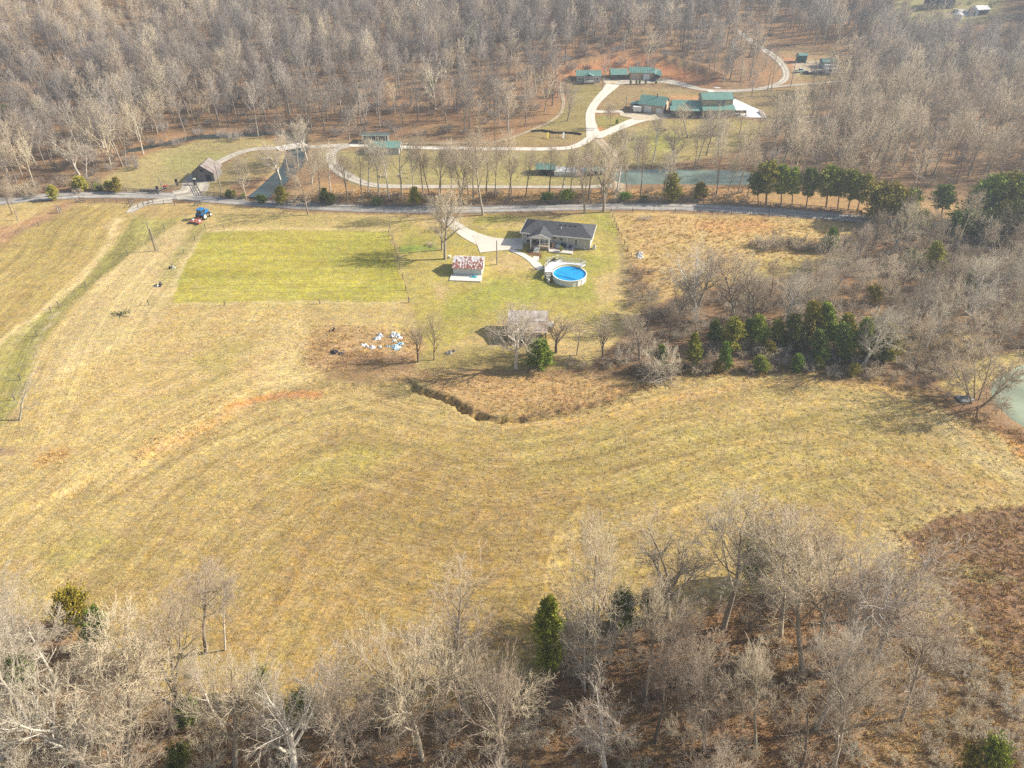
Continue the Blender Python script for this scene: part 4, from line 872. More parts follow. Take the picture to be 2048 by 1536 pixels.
wood([(1760,1450),(2100,1420),(2300,1600),(1800,1700)], 7.5, (6,9), ['round','shrub','shrub'], ['white','grey'], ('small bare tree on the weedy slope at the lower right corner','bare shrub on the weedy slope at the lower right corner'), 'small trees on the lower right slope')
wood([(1225,715),(1300,640),(1450,590),(1580,560),(1700,515),(1730,470),(1820,478),(2100,500),(2300,720),(1990,690),(1900,740),(1780,750),(1500,735),(1330,742)], 6.6, (10,15), ['round','spread','spread','fan','tall'], ['grey','grey','brown','white'], ('bare tree of the tangled wood right of the meadow','leafless shrub of the tangled wood right of the meadow'), 'bare trees in the wood right of the meadow', keep=.85)
wood([(1130,715),(1235,690),(1240,735),(1150,735)], 4.5, (8,11), ['gaunt','tall','fan'], ['brown','grey'], 'thin bare tree in the gap between the rusty shed and the right-hand wood', 'thin trees right of the rusty shed')
wood([(1800,470),(2200,480),(2300,560),(1900,540)], 7, (8,11), ['round','spread'], ['red','grey'], 'bare tree with a reddish tinge near the right edge', 'reddish bare trees at the right edge')
wood([(625,402),(640,385),(780,384),(1000,384),(1230,384),(1340,388),(1500,384),(1510,404),(1340,404),(1100,408),(900,412),(700,409)], 4.2, (13,19), ['tall','tall','gaunt'], ['grey','grey','brown','white'], 'bare tree in the row between the creek meadow and the road', 'bare trees in the row along the road', keep=.8)
wood([(-40,470),(0,430),(80,420),(110,408),(60,440),(0,480)], 4.6, (12,15), ['tall','gaunt'], ['grey','white','brown'], 'thin bare tree beside the creek at the far left road bend', 'thin trees at the far left road bend')
wood([(545,345),(620,310),(640,380),(560,385)], 5.5, (11,15), ['tall','spread'], ['grey','white'], 'bare tree beside the creek where the bridge crosses', 'bare trees by the creek bridge')
wood([(1240,330),(1300,322),(1480,320),(1490,345),(1240,345)], 6.0, (12,16), ['tall','spread','fan'], ['grey','white'], 'pale bare tree behind the greenish pond', 'bare trees behind the pond')
for i, (bx, by, tx, ty, w_, lb) in enumerate([(1140,228,1132,155,45,'pale twin-stemmed tree beside the footpath below the cottage'), (1220,255,1222,205,26,'thin tree in the grass island of the drive'), (1216,260,1217,212,14,'bare pole-like tree at the left of the drive island'),
        (1376,275,1366,205,52,'bare tree on the lawn in front of the verandah'), (1422,275,1424,212,44,'bare tree in front of the two-storey house'), (1452,268,1458,215,40,'bare tree before the right corner of the two-storey house'), (1478,268,1490,222,40,'bare tree below the white patio'), (1255,345,1240,250,55,'bare tree on the lawn left of the pond')]):
    T(bx,by,tx,ty,w_,form='tall',k=i,bark='grey',label=lb)
print('individual trees', len(TRACK))

# ---------------------------------------------------------------- masses nobody could count: instanced on points
def scatter(name, pts, rots, scales, picks, protos, extra_kind='stuff'):
    """one object: every point carries one of the prototypes"""
    me = bpy.data.meshes.new(name); me.vertices.add(len(pts)); me.vertices.foreach_set('co', np.asarray(pts, dtype=np.float32).ravel())
    a = me.attributes.new('rot', 'FLOAT_VECTOR', 'POINT'); a.data.foreach_set('vector', np.asarray(rots, dtype=np.float32).ravel())
    a = me.attributes.new('scl', 'FLOAT_VECTOR', 'POINT'); a.data.foreach_set('vector', np.asarray(scales, dtype=np.float32).ravel())
    a = me.attributes.new('pick', 'INT', 'POINT'); a.data.foreach_set('value', np.asarray(picks, dtype=np.int32))
    pc = bpy.data.collections.new(name+'_kinds')
    for i, o in enumerate(protos): o.name = '%s_kind_%02d' % (name, i); pc.objects.link(o)
    g = bpy.data.node_groups.new(name, 'GeometryNodeTree'); g.interface.new_socket('Geometry', in_out='INPUT', socket_type='NodeSocketGeometry'); g.interface.new_socket('Geometry', in_out='OUTPUT', socket_type='NodeSocketGeometry')
    n = g.nodes; l = g.links; gi = n.new('NodeGroupInput'); go = n.new('NodeGroupOutput'); ci = n.new('GeometryNodeCollectionInfo'); ci.inputs['Collection'].default_value = pc
    ci.inputs['Separate Children'].default_value = True; ci.inputs['Reset Children'].default_value = True; ip = n.new('GeometryNodeInstanceOnPoints'); ip.inputs['Pick Instance'].default_value = True
    def at(nm, ty):
        q = n.new('GeometryNodeInputNamedAttribute'); q.data_type = ty; q.inputs['Name'].default_value = nm; return q.outputs['Attribute']
    l.new(gi.outputs[0], ip.inputs['Points']); l.new(ci.outputs[0], ip.inputs['Instance']); l.new(at('pick', 'INT'), ip.inputs['Instance Index'])
    l.new(at('rot', 'FLOAT_VECTOR'), ip.inputs['Rotation']); l.new(at('scl', 'FLOAT_VECTOR'), ip.inputs['Scale']); l.new(ip.outputs[0], go.inputs[0])
    o = link(bpy.data.objects.new(name, me)); md = o.modifiers.new('scatter', 'NODES'); md.node_group = g; return tag(o, kind=extra_kind)
def joined(name, a, b):
    """trunk and crown meshes as one prototype object"""
    import bmesh
    bm = bmesh.new(); bm.from_mesh(a); na = len(bm.faces); bm.from_mesh(b); bm.faces.ensure_lookup_table()
    for f in bm.faces[na:]: f.material_index = 1
    me = bpy.data.meshes.new(name); bm.to_mesh(me); bm.free(); me.materials.append(a.materials[0]); me.materials.append(b.materials[0]); return bpy.data.objects.new(name, me)
fp = []
for nm, H, cnt in (('ftall', 18, 4), ('fspread', 15, 2)):
    for k in range(cnt):
        li, fi, tw = grow(900+k*13+len(nm), H, FAR[nm]); bk = 'far' if k % 2 == 0 else 'far_dark'
        fp.append(joined('far_tree', tube_mesh('t', li, BARK[bk][0]), tube_mesh('c', fi, BARK[bk][1], tw)))
wt, wc = FORMS['fan'], None
li, fi, tw = grow(977, 18, FAR['fspread']); fp.append(joined('far_tree', tube_mesh('t', li, BARK['white'][0]), tube_mesh('c', fi, BARK['white'][1], tw)))
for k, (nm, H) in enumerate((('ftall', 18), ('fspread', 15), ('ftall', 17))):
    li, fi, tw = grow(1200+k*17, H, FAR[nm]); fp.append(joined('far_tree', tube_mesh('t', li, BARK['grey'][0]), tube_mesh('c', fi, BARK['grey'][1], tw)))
rw = np.random.default_rng(31)
# candidates over the far land, thinned by what the photograph shows there
nC = 30000; cx = rw.uniform(-620, 620, nC); cy = rw.uniform(205, 820, nC); cz = hgt(cx, cy); X, Y = topx(cx, cy, cz)
dens = np.where(cy < 760, 1.0, 0)*(np.abs(cx) < .80*cy+40)
def cut(poly, to=0.0, soft=3):
    global dens
    m_ = poly_mask(X, Y, poly, soft); dens = dens*(1-m_)+to*m_
cut([(-800,380),(0,396),(200,385),(232,368),(330,300),(420,280),(620,276),(1000,284),(1120,200),(1130,150),(1480,172),(1560,160),(1560,60),(2400,60),(2400,2000),(-800,2000)], 0.0, 4)
# right-hand forest
mR2 = np.maximum(poly_mask(X, Y, [(1490,345),(1490,300),(1560,255),(1610,215),(1640,178),(1700,150),(1670,118),(1600,92),(1560,70),(1560,40),(2600,40),(2600,420),(2048,405),(1900,395),(1740,378),(1500,378)], 3), 0); dens = np.maximum(dens, mR2*.85*(cy < 800))
mR3 = poly_mask(X, Y, [(1240,352),(1400,350),(1480,348),(1490,378),(1240,378)], 2); dens = np.maximum(dens, mR3*.35)
cut(FARC, 0, 5); cut(CLEAR, 0, 4); cut(LAWN_H, .03); cut(LAWN_C, .04); cut(LAWN_M, 0); cut(BARNF, 0); cut(BARNF2, 0); cut(LAWN_N, .0); cut(LAWN_R, .05)
cut([(1040,130),(1200,90),(1340,92),(1430,130),(1480,172),(1130,175),(1060,260)], .10, 8); cut([(1340,60),(1560,60),(1560,165),(1440,165)], .30, 8)
cut([(600,170),(1060,120),(1120,150),(1060,260),(900,288),(620,282)], .40, 15)
cut([(1900,395),(2400,400),(2400,500),(1720,440),(1500,415),(1500,380)], 0, 3)
def near_line(pix, r):
    global dens
    w3 = P([p[0] for p in pix], [p[1] for p in pix]); d, _, _ = seg_dist(cx, cy, [(q.x, q.y) for q in w3]); dens = dens*(d > r)
near_line([(1320,160),(1370,170),(1437,182),(1527,177),(1560,168),(1574,155),(1570,135),(1552,116),(1530,100),(1500,80),(1478,62)], 4)
near_line([(1226,372),(1236,330),(1200,280)], 4)
cut([(1740,-40),(2040,-40),(2030,70),(1960,92),(1850,95),(1780,70)], .0, 5)
for a_, b_, _ in TRACK: dens = dens*((cx-a_)**2+(cy-b_)**2 > 20)
cut([(95,330),(185,330),(185,372),(95,372)], 0, 2)
for q in WALL_PX: dens = dens*(~((X > q[0]-8) & (X < q[2]+8) & (Y > q[1]) & (Y < q[3]+8)))
for pl, dep in WATERS:
    d, _, _ = seg_dist(cx, cy, pl[0]); dens = dens*(d > pl[1]*1.3)
pick = rw.random(nC) < dens*1.0
px_, py_, pz_ = cx[pick], cy[pick], cz[pick]; m = len(px_); print('far trees', m)
hs_ = rw.uniform(.55, 1.2, m)*(1+.12*vnoise(px_, py_, 35, 41)); sc3 = np.stack([hs_*rw.uniform(.85, 1.15, m), hs_*rw.uniform(.85, 1.15, m), hs_], 1)
pk = rw.choice(7, m, p=[.22, .20, .17, .10, .15, .12, .04]); Xp, Yp = X[pick], Y[pick]
light = np.clip(.12+.75*((Xp > 1150) & (Yp > 130))*sstep(Yp, 130, 250)+.65*sstep(500-Xp, 0, 350)*sstep(160-Yp, 0, 90)+.3*sstep(Yp, 200, 300)+.25*vnoise(px_, py_, 30, 51), 0, .92); pk = np.where(rw.random(m) < light, 7+rw.integers(0, 3, m), pk)  # paler trees by region; upper left slope's sunlight is put into their colour
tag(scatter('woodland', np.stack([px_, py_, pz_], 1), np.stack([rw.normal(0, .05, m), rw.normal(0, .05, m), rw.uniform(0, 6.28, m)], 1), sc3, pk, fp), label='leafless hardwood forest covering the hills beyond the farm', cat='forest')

# undergrowth: leafless brush, in and along the woods
bp_ = []
for k, bk in enumerate(('grey', 'brown', 'white', 'far', 'far_dark')):
    F2 = dict(FORMS['shrub']); F2['kids'] = [7,6,5,3]; F2['rtw'] = .011; F2['rmin'] = .014
    li, fi, tw = grow(700+k, 3.2, F2); bp_.append(joined('brush', tube_mesh('t', li, BARK[bk][0]), tube_mesh('c', fi, BARK[bk][1], tw)))
BP = []
def brush(poly, spacing, s0, s1, kinds, keep=.8):
    for x, y in fill(poly, spacing, rf, keep): BP.append((x, y, rf.uniform(s0, s1), kinds[rf.integers(len(kinds))]))
brush([(-200,380),(230,365),(330,296),(620,270),(900,282),(1120,210),(1120,140),(1500,120),(1560,60),(1560,-20),(-300,-20)], 7.5, .7, 1.6, [3,3,4], .8)
brush([(1490,340),(1560,255),(1700,160),(1680,100),(1600,60),(1600,-20),(2400,-20),(2400,400),(1900,390),(1500,375)], 8.5, .7, 1.5, [3,0,0,4], .7)
brush([(-80,1300),(120,1310),(260,1370),(360,1420),(560,1400),(700,1430),(900,1430),(1060,1390),(1080,1750),(-300,1900)], 3.4, .6, 1.2, [0,0,1,2])
brush([(1100,1330),(1260,1235),(1400,1215),(1560,1180),(1700,1170),(1760,1240),(1640,1420),(1700,1700),(1080,1800),(1080,1450)], 4.0, .5, 1.1, [0,1,1,0])
brush([(1760,1150),(1850,1250),(1990,1330),(2200,1420),(2300,1700),(1700,1650),(1660,1400),(1740,1250)], 2.6, .4, 1.0, [0,2,2])
brush([(1225,715),(1300,630),(1450,585),(1580,550),(1700,510),(1730,465),(1820,470),(2100,490),(2300,720),(1990,700),(1890,750),(1780,760),(1500,745),(1300,752)], 3.2, .6, 1.3, [0,2,0])
brush([(1130,725),(1240,700),(1300,750),(1150,745)], 3, .4, .8, [0,1])
brush([(1640,745),(1780,762),(1880,795),(1940,830),(1880,770),(1780,745)], 1.8, .3, .6, [1,1,0])
brush([(1500,490),(1560,486),(1700,490),(1700,502),(1520,500)], 2.2, .6, 1.4, [0,1])
brush([(560,404),(640,388),(1230,386),(1500,384),(1500,406),(1340,404),(1100,408),(900,412),(700,409)], 2.6, .3, .8, [0,1,1], .5)
brush([(1720,440),(1820,455),(2100,480),(2100,500),(1700,475)], 2.6, .6, 1.1, [0,1])
brush([(-100,410),(0,380),(140,360),(230,370),(200,385),(60,396)], 3, .6, 1.2, [0,1])
brush([(1255,540),(1300,530),(1320,600),(1260,620),(1250,600)], 2.6, .4, .9, [1,1,0])
BPa = np.array([(a_, b_, s_) for a_, b_, s_, k_ in BP]); kk = np.array([q[3] for q in BP]); m = len(kk); print('brush', m)
tag(scatter('underbrush', np.column_stack([BPa[:, 0], BPa[:, 1], hgt(BPa[:, 0], BPa[:, 1])]), np.stack([rw.normal(0, .1, m), rw.normal(0, .1, m), rw.uniform(0, 6.28, m)], 1), np.stack([BPa[:, 2]]*3, 1), kk, bp_), label='leafless brush tangled under and along the woods', cat='brush')
# grass tufts and broom sedge
def tuft(name, m, nb, h, spread, seed):
    r = np.random.default_rng(seed); V = []
    for _ in range(nb):
        a, d0 = r.random()*6.28, r.random()**.5*spread; bx, by = math.cos(a)*d0, math.sin(a)*d0; ln_ = h*r.uniform(.6, 1.15); az = r.random()*6.28; le = r.uniform(.1, .65)*ln_
        w_ = .05+.02*r.random(); u = np.array([-math.sin(az), math.cos(az), 0])*w_; p = np.array([bx, by, -.03]); V += [p-u, p+u, p+np.array([math.cos(az)*le, math.sin(az)*le, ln_])]
    V = np.array(V); return bpy.data.objects.new(name, npmesh(name, V, [np.arange(len(V)).reshape(-1, 3)], m))
def gmat(name, c, c2): return mat(name, c, 1, .2, .8, 0, spec=.05, col2=c2, rnd=.22, hue=.015)
tk = [tuft('t', gmat('straw_grass', (.46,.34,.14), (.64,.49,.22)), 9, .15, .30, 1), tuft('t', gmat('tan_grass', (.35,.27,.115), (.48,.38,.17)), 9, .14, .30, 2), tuft('t', gmat('green_grass', (.22,.22,.06), (.34,.33,.09)), 9, .12, .30, 3),
      tuft('t', gmat('sedge_grass', (.50,.31,.12), (.68,.47,.20)), 10, .48, .35, 4), tuft('t', gmat('weed_stems', (.24,.14,.07), (.42,.28,.14)), 9, .40, .40, 5), tuft('t', gmat('dead_leaves', (.26,.14,.06), (.42,.25,.11)), 8, .12, .45, 6)]
TP = []
def tufts(poly, n_, kinds, s0=.7, s1=1.3, line=None):
    a_ = np.array(poly, dtype=float); k = n_
    x0, y0 = a_.min(0); x1, y1 = a_.max(0)
    w3x, w3y = march(a_[:, 0], a_[:, 1], base_h); c = np.column_stack([rf.uniform(w3x.min(), w3x.max(), k), rf.uniform(w3y.min(), w3y.max(), k)])
    m_ = poly_mask(c[:, 0], c[:, 1], list(zip(w3x, w3y)), 3.5) > rf.random(k); c = c[m_]
    for x, y in c: TP.append((x, y, rf.uniform(s0, s1), kinds[rf.integers(len(kinds))]))
tufts([(-60,1160),(0,960),(60,800),(330,610),(620,620),(640,740),(1060,745),(1400,745),(1780,760),(2048,900),(2100,1010),(1760,1060),(1400,1230),(1050,1400),(700,1420),(300,1400)], 36000, [0,1,1,0,1,1], .5, 1.1)
tufts([(270,905),(330,870),(420,800),(480,800),(420,880),(300,930)], 800, [3,0,0], .4, .8); tufts([(60,940),(100,905),(150,905),(130,940)], 160, [3,0,0], .4, .8)
tufts([(1245,430),(1500,436),(1700,450),(1700,515),(1560,528),(1420,575),(1300,600),(1262,560),(1250,480)], 6000, [3,0,3,0], .5, 1.0)
tufts([(618,668),(650,650),(700,652),(820,670),(850,692),(832,718),(700,748),(640,750),(608,722)], 1500, [3,4,0], .4, .9)
tufts([(1040,830),(1100,816),(1190,798),(1290,762),(1310,772),(1200,815),(1100,832),(1045,842)], 900, [4,3,4], .5, .9)
tufts([(820,745),(1100,740),(1290,765),(1200,806),(1050,836),(960,826)], 2200, [3,4,1], .3, .7)
tufts([(560,398),(640,380),(1000,384),(1240,382),(1500,376),(1500,408),(1200,404),(900,411),(700,408)], 4000, [3,4], .5, 1.0)
tufts([(1640,742),(1780,760),(1960,840),(2100,890),(2100,930),(1940,850),(1780,775),(1640,752)], 2500, [4,3], .5, 1.0)
tufts([(1250,745),(1400,730),(1640,735),(1640,748),(1400,746),(1280,762)], 1800, [4,3,1], .5, 1.0)
tufts([(2100,1010),(1960,1020),(1800,1065),(1800,1160),(1850,1260),(1990,1340),(2200,1400)], 5000, [4,4,3,1], .5, 1.0)
tufts([(1700,1300),(1850,1250),(2048,1330),(2300,1400),(2200,1650),(1700,1600)], 7000, [4,3,0,5], .4, .9)
tufts([(1080,1330),(1260,1240),(1700,1170),(1760,1250),(1700,1650),(1040,1700)], 16000, [5,5,5,4], .5, 1.3)
tufts([(-100,1330),(400,1400),(1060,1400),(1060,1700),(-200,1750)], 10000, [5,5,4,1], .5, 1.2)
TPa = np.array([(a_, b_, s_) for a_, b_, s_, k_ in TP]); kk = np.array([q[3] for q in TP]); m = len(kk); print('tufts', m)
tag(scatter('dry_grass', np.column_stack([TPa[:, 0], TPa[:, 1], hgt(TPa[:, 0], TPa[:, 1])]), np.stack([np.zeros(m), np.zeros(m), rw.uniform(0, 6.28, m)], 1), np.stack([TPa[:, 2]]*3, 1), kk, tk), label='tufts of winter-dry grass and weeds over fields and banks', cat='grass')
# ---------------------------------------------------------------- buildings
M_green = mat('green_metal_roof', (.13,.25,.21), .5, .12, .5, spec=.4, rnd=.05); M_white = mat('white_paint', (.74,.73,.70), .7, .05, .8)
M_glass = mat('window_glass', (.035,.045,.055), .15, .2, .5, spec=.6); M_tanw = mat('tan_siding', (.47,.38,.27), .85, .08, 1.0, stretch=(.3,.3,4)); M_grayw = mat('grey_siding', (.44,.425,.40), .85, .07, 1.0, .1, stretch=(.3,.3,6))
M_wood = mat('weathered_boards', (.10,.09,.085), .95, .3, 1.2, .3, col2=(.26,.245,.23), stretch=(5,5,.3)); M_deckw = mat('brown_deck_wood', (.16,.11,.075), .9, .25, 1.5); M_trim = mat('light_trim', (.62,.60,.55), .8, .06, 1)
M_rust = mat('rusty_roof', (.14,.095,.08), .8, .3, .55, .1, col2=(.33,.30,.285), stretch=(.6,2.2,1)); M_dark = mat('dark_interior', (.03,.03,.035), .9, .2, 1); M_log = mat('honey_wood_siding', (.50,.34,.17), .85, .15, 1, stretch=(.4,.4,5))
M_fence = mat('fence_wood', (.09,.08,.075), .95, .3, 1.5, .2, col2=(.22,.20,.18)); M_pole = mat('utility_pole_wood', (.20,.17,.14), .95, .2, 1, col2=(.38,.34,.29)); M_wire = mat('fence_wire', (.22,.20,.18), .6, .1, 1, metal=.6)
M_black = mat('black_plastic', (.02,.02,.022), .5, .1, 1); M_tyre = mat('tyre_rubber', (.025,.025,.025), .85, .2, 2)
def rel(o, p): return o.matrix_world.inverted() @ p
def front(bl, br, dz=0.0):
    a, b_ = P1(*bl), P1(*br); z = min(a.z, b_.z); return Vector((a.x, a.y, z+dz)), math.atan2(b_.y-a.y, b_.x-a.x), math.hypot(b_.x-a.x, b_.y-a.y)
def opening(par, face, u, z, w_, h, L, W, m=None, fm=None, name='window'):
    """a framed opening on a wall: frame proud of the wall, the pane a little further"""
    fm = fm or M_white; m = m or M_glass; f = MB(); g = MB(); t = .06
    def bx(M_, u0, u1, z0, z1, d0, d1):
        if face == 'F': M_.box(u0, u1, -d1, -d0, z0, z1)
        elif face == 'R': M_.box(L+d0, L+d1, u0, u1, z0, z1)
        elif face == 'L': M_.box(-d1, -d0, u0, u1, z0, z1)
    b = .10 if w_ < 2 else .14
    bx(f, u-w_/2-b, u-w_/2, z-b, z+h+b, -.02, t); bx(f, u+w_/2, u+w_/2+b, z-b, z+h+b, -.02, t); bx(f, u-w_/2, u+w_/2, z+h, z+h+b, -.02, t); bx(f, u-w_/2, u+w_/2, z-b, z, -.02, t)
    bx(g, u-w_/2, u+w_/2, z, z+h, -.01, .03); o = f.build(name+('_frame' if name != 'window' else ''), fm, par) if name == 'window' else None
    if name == 'window': g.build('pane', m, o); return o
    o = g.build(name, m, par); f.build('frame', fm, o); return o
def gable(par, L, W, hw, hr, wm, rm, ridge='x', oh=.4, base=1.2, ribs=True, rt=.10, skirt=None):
    w_ = MB()
    if ridge == 'x':
        prof = [(0, -base), (W, -base), (W, hw), (W/2, hr), (0, hw)]; v = [(0, y, z) for y, z in prof]+[(L, y, z) for y, z in prof]
    else:
        prof = [(0, -base), (L, -base), (L, hw), (L/2, hr), (0, hw)]; v = [(x, 0, z) for x, z in prof]+[(x, W, z) for x, z in prof]
    n_ = 5; w_.add(v, [tuple(range(n_)), tuple(range(2*n_-1, n_-1, -1))]+[(k, n_+k, n_+(k+1) % n_, (k+1) % n_) for k in range(n_)]); wo = w_.build('wall', wm, par)
    r_ = MB(); c_ = MB(); up = .05
    if ridge == 'x':
        s_ = (hr-hw)/(W/2); e = oh*s_; A = [(-oh, -oh, hw-e+up+rt), (L+oh, -oh, hw-e+up+rt), (L+oh, W/2, hr+up+rt), (-oh, W/2, hr+up+rt)]; B = [(-oh, W/2, hr+up+rt), (L+oh, W/2, hr+up+rt), (L+oh, W+oh, hw-e+up+rt), (-oh, W+oh, hw-e+up+rt)]
        if ribs:
            k = max(2, int((L+2*oh)/.9))
            for i in range(k+1):
                x = -oh+.03+(L+2*oh-.06)*i/k; c_.slab((x-.03, -oh, hw-e+up+rt+.05), (x+.03, -oh, hw-e+up+rt+.05), (x+.03, W/2, hr+up+rt+.05), (x-.03, W/2, hr+up+rt+.05), .06); c_.slab((x-.03, W/2, hr+up+rt+.05), (x+.03, W/2, hr+up+rt+.05), (x+.03, W+oh, hw-e+up+rt+.05), (x-.03, W+oh, hw-e+up+rt+.05), .06)
    else:
        s_ = (hr-hw)/(L/2); e = oh*s_; A = [(-oh, -oh, hw-e+up+rt), (L/2, -oh, hr+up+rt), (L/2, W+oh, hr+up+rt), (-oh, W+oh, hw-e+up+rt)]; B = [(L/2, -oh, hr+up+rt), (L+oh, -oh, hw-e+up+rt), (L+oh, W+oh, hw-e+up+rt), (L/2, W+oh, hr+up+rt)]
        if ribs:
            k = max(2, int((W+2*oh)/.9))
            for i in range(k+1):
                y = -oh+.03+(W+2*oh-.06)*i/k; c_.slab((-oh, y-.03, hw-e+up+rt+.05), (L/2, y-.03, hr+up+rt+.05), (L/2, y+.03, hr+up+rt+.05), (-oh, y+.03, hw-e+up+rt+.05), .06); c_.slab((L/2, y-.03, hr+up+rt+.05), (L+oh, y-.03, hw-e+up+rt+.05), (L+oh, y+.03, hw-e+up+rt+.05), (L/2, y+.03, hr+up+rt+.05), .06)
    r_.slab(*A, rt); r_.slab(*B, rt); ro = r_.build('roof', rm, par)
    if ribs: tag(c_.build('seam', rm, ro), kind='stuff')
    return wo, ro
def bld(name, label, cat, bl, br, dz=0.0, group=None):
    p, rz, L = front(bl, br, dz); t = thing(name, label, cat, p, rz, group); return t, L

# --- grey ranch house
HX, HY, HR = 2.5, 164.6, R(-12.5); z0 = G(10, 161); HL, HW, HE = 17.0, 8.0, 2.95
h = thing('house', 'grey ranch house with charcoal shingle roof and white gabled back porch', 'house', (HX, HY, z0), HR)
M_shing = mat('charcoal_shingles', (.075,.077,.085), .9, .25, 1.6, .2, spec=.15, stretch=(1,1,1)); M_patio = mat('patio_concrete', (.60,.53,.46), .9, .1, .6)
wl = MB(); wl.box(0, HL, 0, HW, -1.4, HE); wl.build('wall', M_grayw, h)
oh = .45; pi = .40; e0 = HE-.02; rx0, rx1 = HW/2*.75, HL-HW/2*.75; zr = e0+pi*(HW/2+oh)
rf_ = MB(); c = [(-oh, -oh, e0), (HL+oh, -oh, e0), (HL+oh, HW+oh, e0), (-oh, HW+oh, e0)]; ra, rb = (rx0, HW/2, zr), (rx1, HW/2, zr)
up_ = lambda p: (p[0], p[1], p[2]+.14)
rf_.add([up_(q) for q in c]+[up_(ra), up_(rb)]+list(c), [(0,1,5,4),(1,2,5),(2,3,4,5),(3,0,4),(9,8,7,6),(6,7,1,0),(7,8,2,1),(8,9,3,2),(9,6,0,3)])
ro = rf_.build('roof', M_shing, h)
fa = MB(); fa.box(-oh-.04, HL+oh+.04, -oh-.05, -oh-.003, e0-.12, e0+.16); fa.box(HL+oh+.003, HL+oh+.05, -oh, HW+oh, e0-.12, e0+.16); fa.box(-oh-.05, -oh-.003, -oh, HW+oh, e0-.12, e0+.16); fa.build('fascia', M_white, h)
for x, y in ((9.2, 3.0), (10.4, 3.0), (11.6, 3.0), (12.8, 3.0)):
    z = e0+.14+pi*(y+oh); MB().box(x-.18, x+.18, y-.16, y+.16, z-.1, z+.16).build('roof_vent', M_black, ro)
z = e0+.14+pi*(1.9+oh); MB().bar((9.4, 1.9, z-.1), (9.4, 1.9, z+.5), .08, 8).build('vent_pipe', M_white, ro)
px0, px1, pyf = 2.6, 7.3, -2.7; xm = (px0+px1)/2; rise_ = 1.15; eh = e0+.14
pr = MB(); pr.slab((px0-.4, pyf-.3, eh), (xm, pyf-.3, eh+rise_), (xm, 2.9, eh+rise_+.02), (px0-.4, -.1, eh+.02), .12); pr.slab((xm, pyf-.3, eh+rise_), (px1+.4, pyf-.3, eh), (px1+.4, -.1, eh+.02), (xm, 2.9, eh+rise_+.02), .12); pr.build('porch_roof', M_shing, h)
MB().add([(px0-.35, pyf-.34, eh-.12), (px1+.35, pyf-.34, eh-.12), (xm, pyf-.34, eh+rise_-.16), (px0-.35, pyf-.2, eh-.12), (px1+.35, pyf-.2, eh-.12), (xm, pyf-.2, eh+rise_-.16)], [(0,1,2),(5,4,3),(0,3,4,1),(1,4,5,2),(2,5,3,0)]) if 0 else None
gm_ = MB(); gm_.add([(px0-.3, pyf-.25, eh-.14), (px1+.3, pyf-.25, eh-.14), (xm, pyf-.25, eh+rise_-.2), (px0-.3, pyf-.12, eh-.14), (px1+.3, pyf-.12, eh-.14), (xm, pyf-.12, eh+rise_-.2)], [(0,1,2),(5,4,3),(0,3,4,1),(1,4,5,2),(2,5,3,0)]); gm_.build('gable_panel', M_white, h)
bt = MB(); bt.slab((px0-.42, pyf-.36, eh+.03), (xm, pyf-.36, eh+rise_+.03), (xm, pyf-.28, eh+rise_+.03), (px0-.42, pyf-.28, eh+.03), .2); bt.slab((xm, pyf-.36, eh+rise_+.03), (px1+.42, pyf-.36, eh+.03), (px1+.42, pyf-.28, eh+.03), (xm, pyf-.28, eh+rise_+.03), .2); bt.build('barge_board', M_white, h)
for x in (px0+.15, xm, px1-.15): MB().box(x-.13, x+.13, pyf-.03, pyf+.23, -.2, eh-.14).build('porch_post', M_white, h)
MB().box(px0, px1, pyf+.25, -.01, -.6, .85).build('porch_floor', mat('porch_boards', (.42,.30,.20), .9, .2, 1), h)
for k in range(5): MB().box(3.7, 5.0, pyf-.35-.3*k, pyf-.05-.3*k+.28, -.6, .72-.17*k).build('porch_step', M_trim, h)
rl = MB(); rl.box(5.1, px1, pyf+.28, pyf+.33, 1.65, 1.72)
for k in range(12): rl.box(5.15+k*.17, 5.18+k*.17, pyf+.28, pyf+.31, .85, 1.65)
rl.build('porch_railing', M_white, h)
MB().box(7.35, 13.2, -3.6, -.01, -.6, .22).build('patio', M_patio, h)
for u, z, w_, hh in ((1.55, 1.95, .8, .6), (1.55, .45, .8, .7), (8.2, 1.95, .75, .55), (9.8, 1.8, .8, .6)): opening(h, 'F', u, z, w_, hh, HL, HW)
opening(h, 'F', 13.5, .75, .55, 1.5, HL, HW); opening(h, 'F', 5.6, .87, .9, 1.9, HL, HW, M_white, M_trim, 'door')
for x in (.06, HL-.06): MB().box(x-.07, x+.07, -.05, -.003, -1, HE-.05).build('corner_board', M_white, h)
MB().box(11.2, 11.5, -.12, -.003, -.4, HE-.05).build('chimney_chase', M_trim, h); MB().box(HL-1.6, HL-1.0, -.06, -.003, .1, .45).build('foundation_vent', M_white, h)
hm = h.matrix_basis.copy() if False else Matrix.Translation((HX, HY, z0)) @ Matrix.Rotation(HR, 4, 'Z')
def onh(x, y, z=0.0): return hm @ Vector((x, y, z))
def chair(x, y, rz, label, m):
    p = onh(x, y, .225); t = thing('patio_chair', label, 'chair', p, HR+rz, 'chairs on the patio'); MB().box(-.28, .28, -.28, .28, .38, .45).build('seat', m, t); MB().slab((-.28, .24, .45), (.28, .24, .45), (.28, .42, 1.05), (-.28, .42, 1.05), .06).build('backrest', m, t)
    for a_ in (-.26, .26):
        MB().box(a_-.03, a_+.03, -.26, .26, .62, .67).build('armrest', m, t)
        for b_ in (-.24, .24): MB().box(a_-.03, a_+.03, b_-.03, b_+.03, 0, .62).build('leg', m, t)
M_navy = mat('navy_plastic', (.015,.04,.12), .5, .1, 1)
chair(11.0, -1.0, .3, 'left navy chair on the house patio', M_navy); chair(12.2, -1.3, -.3, 'right navy chair on the house patio', M_navy)
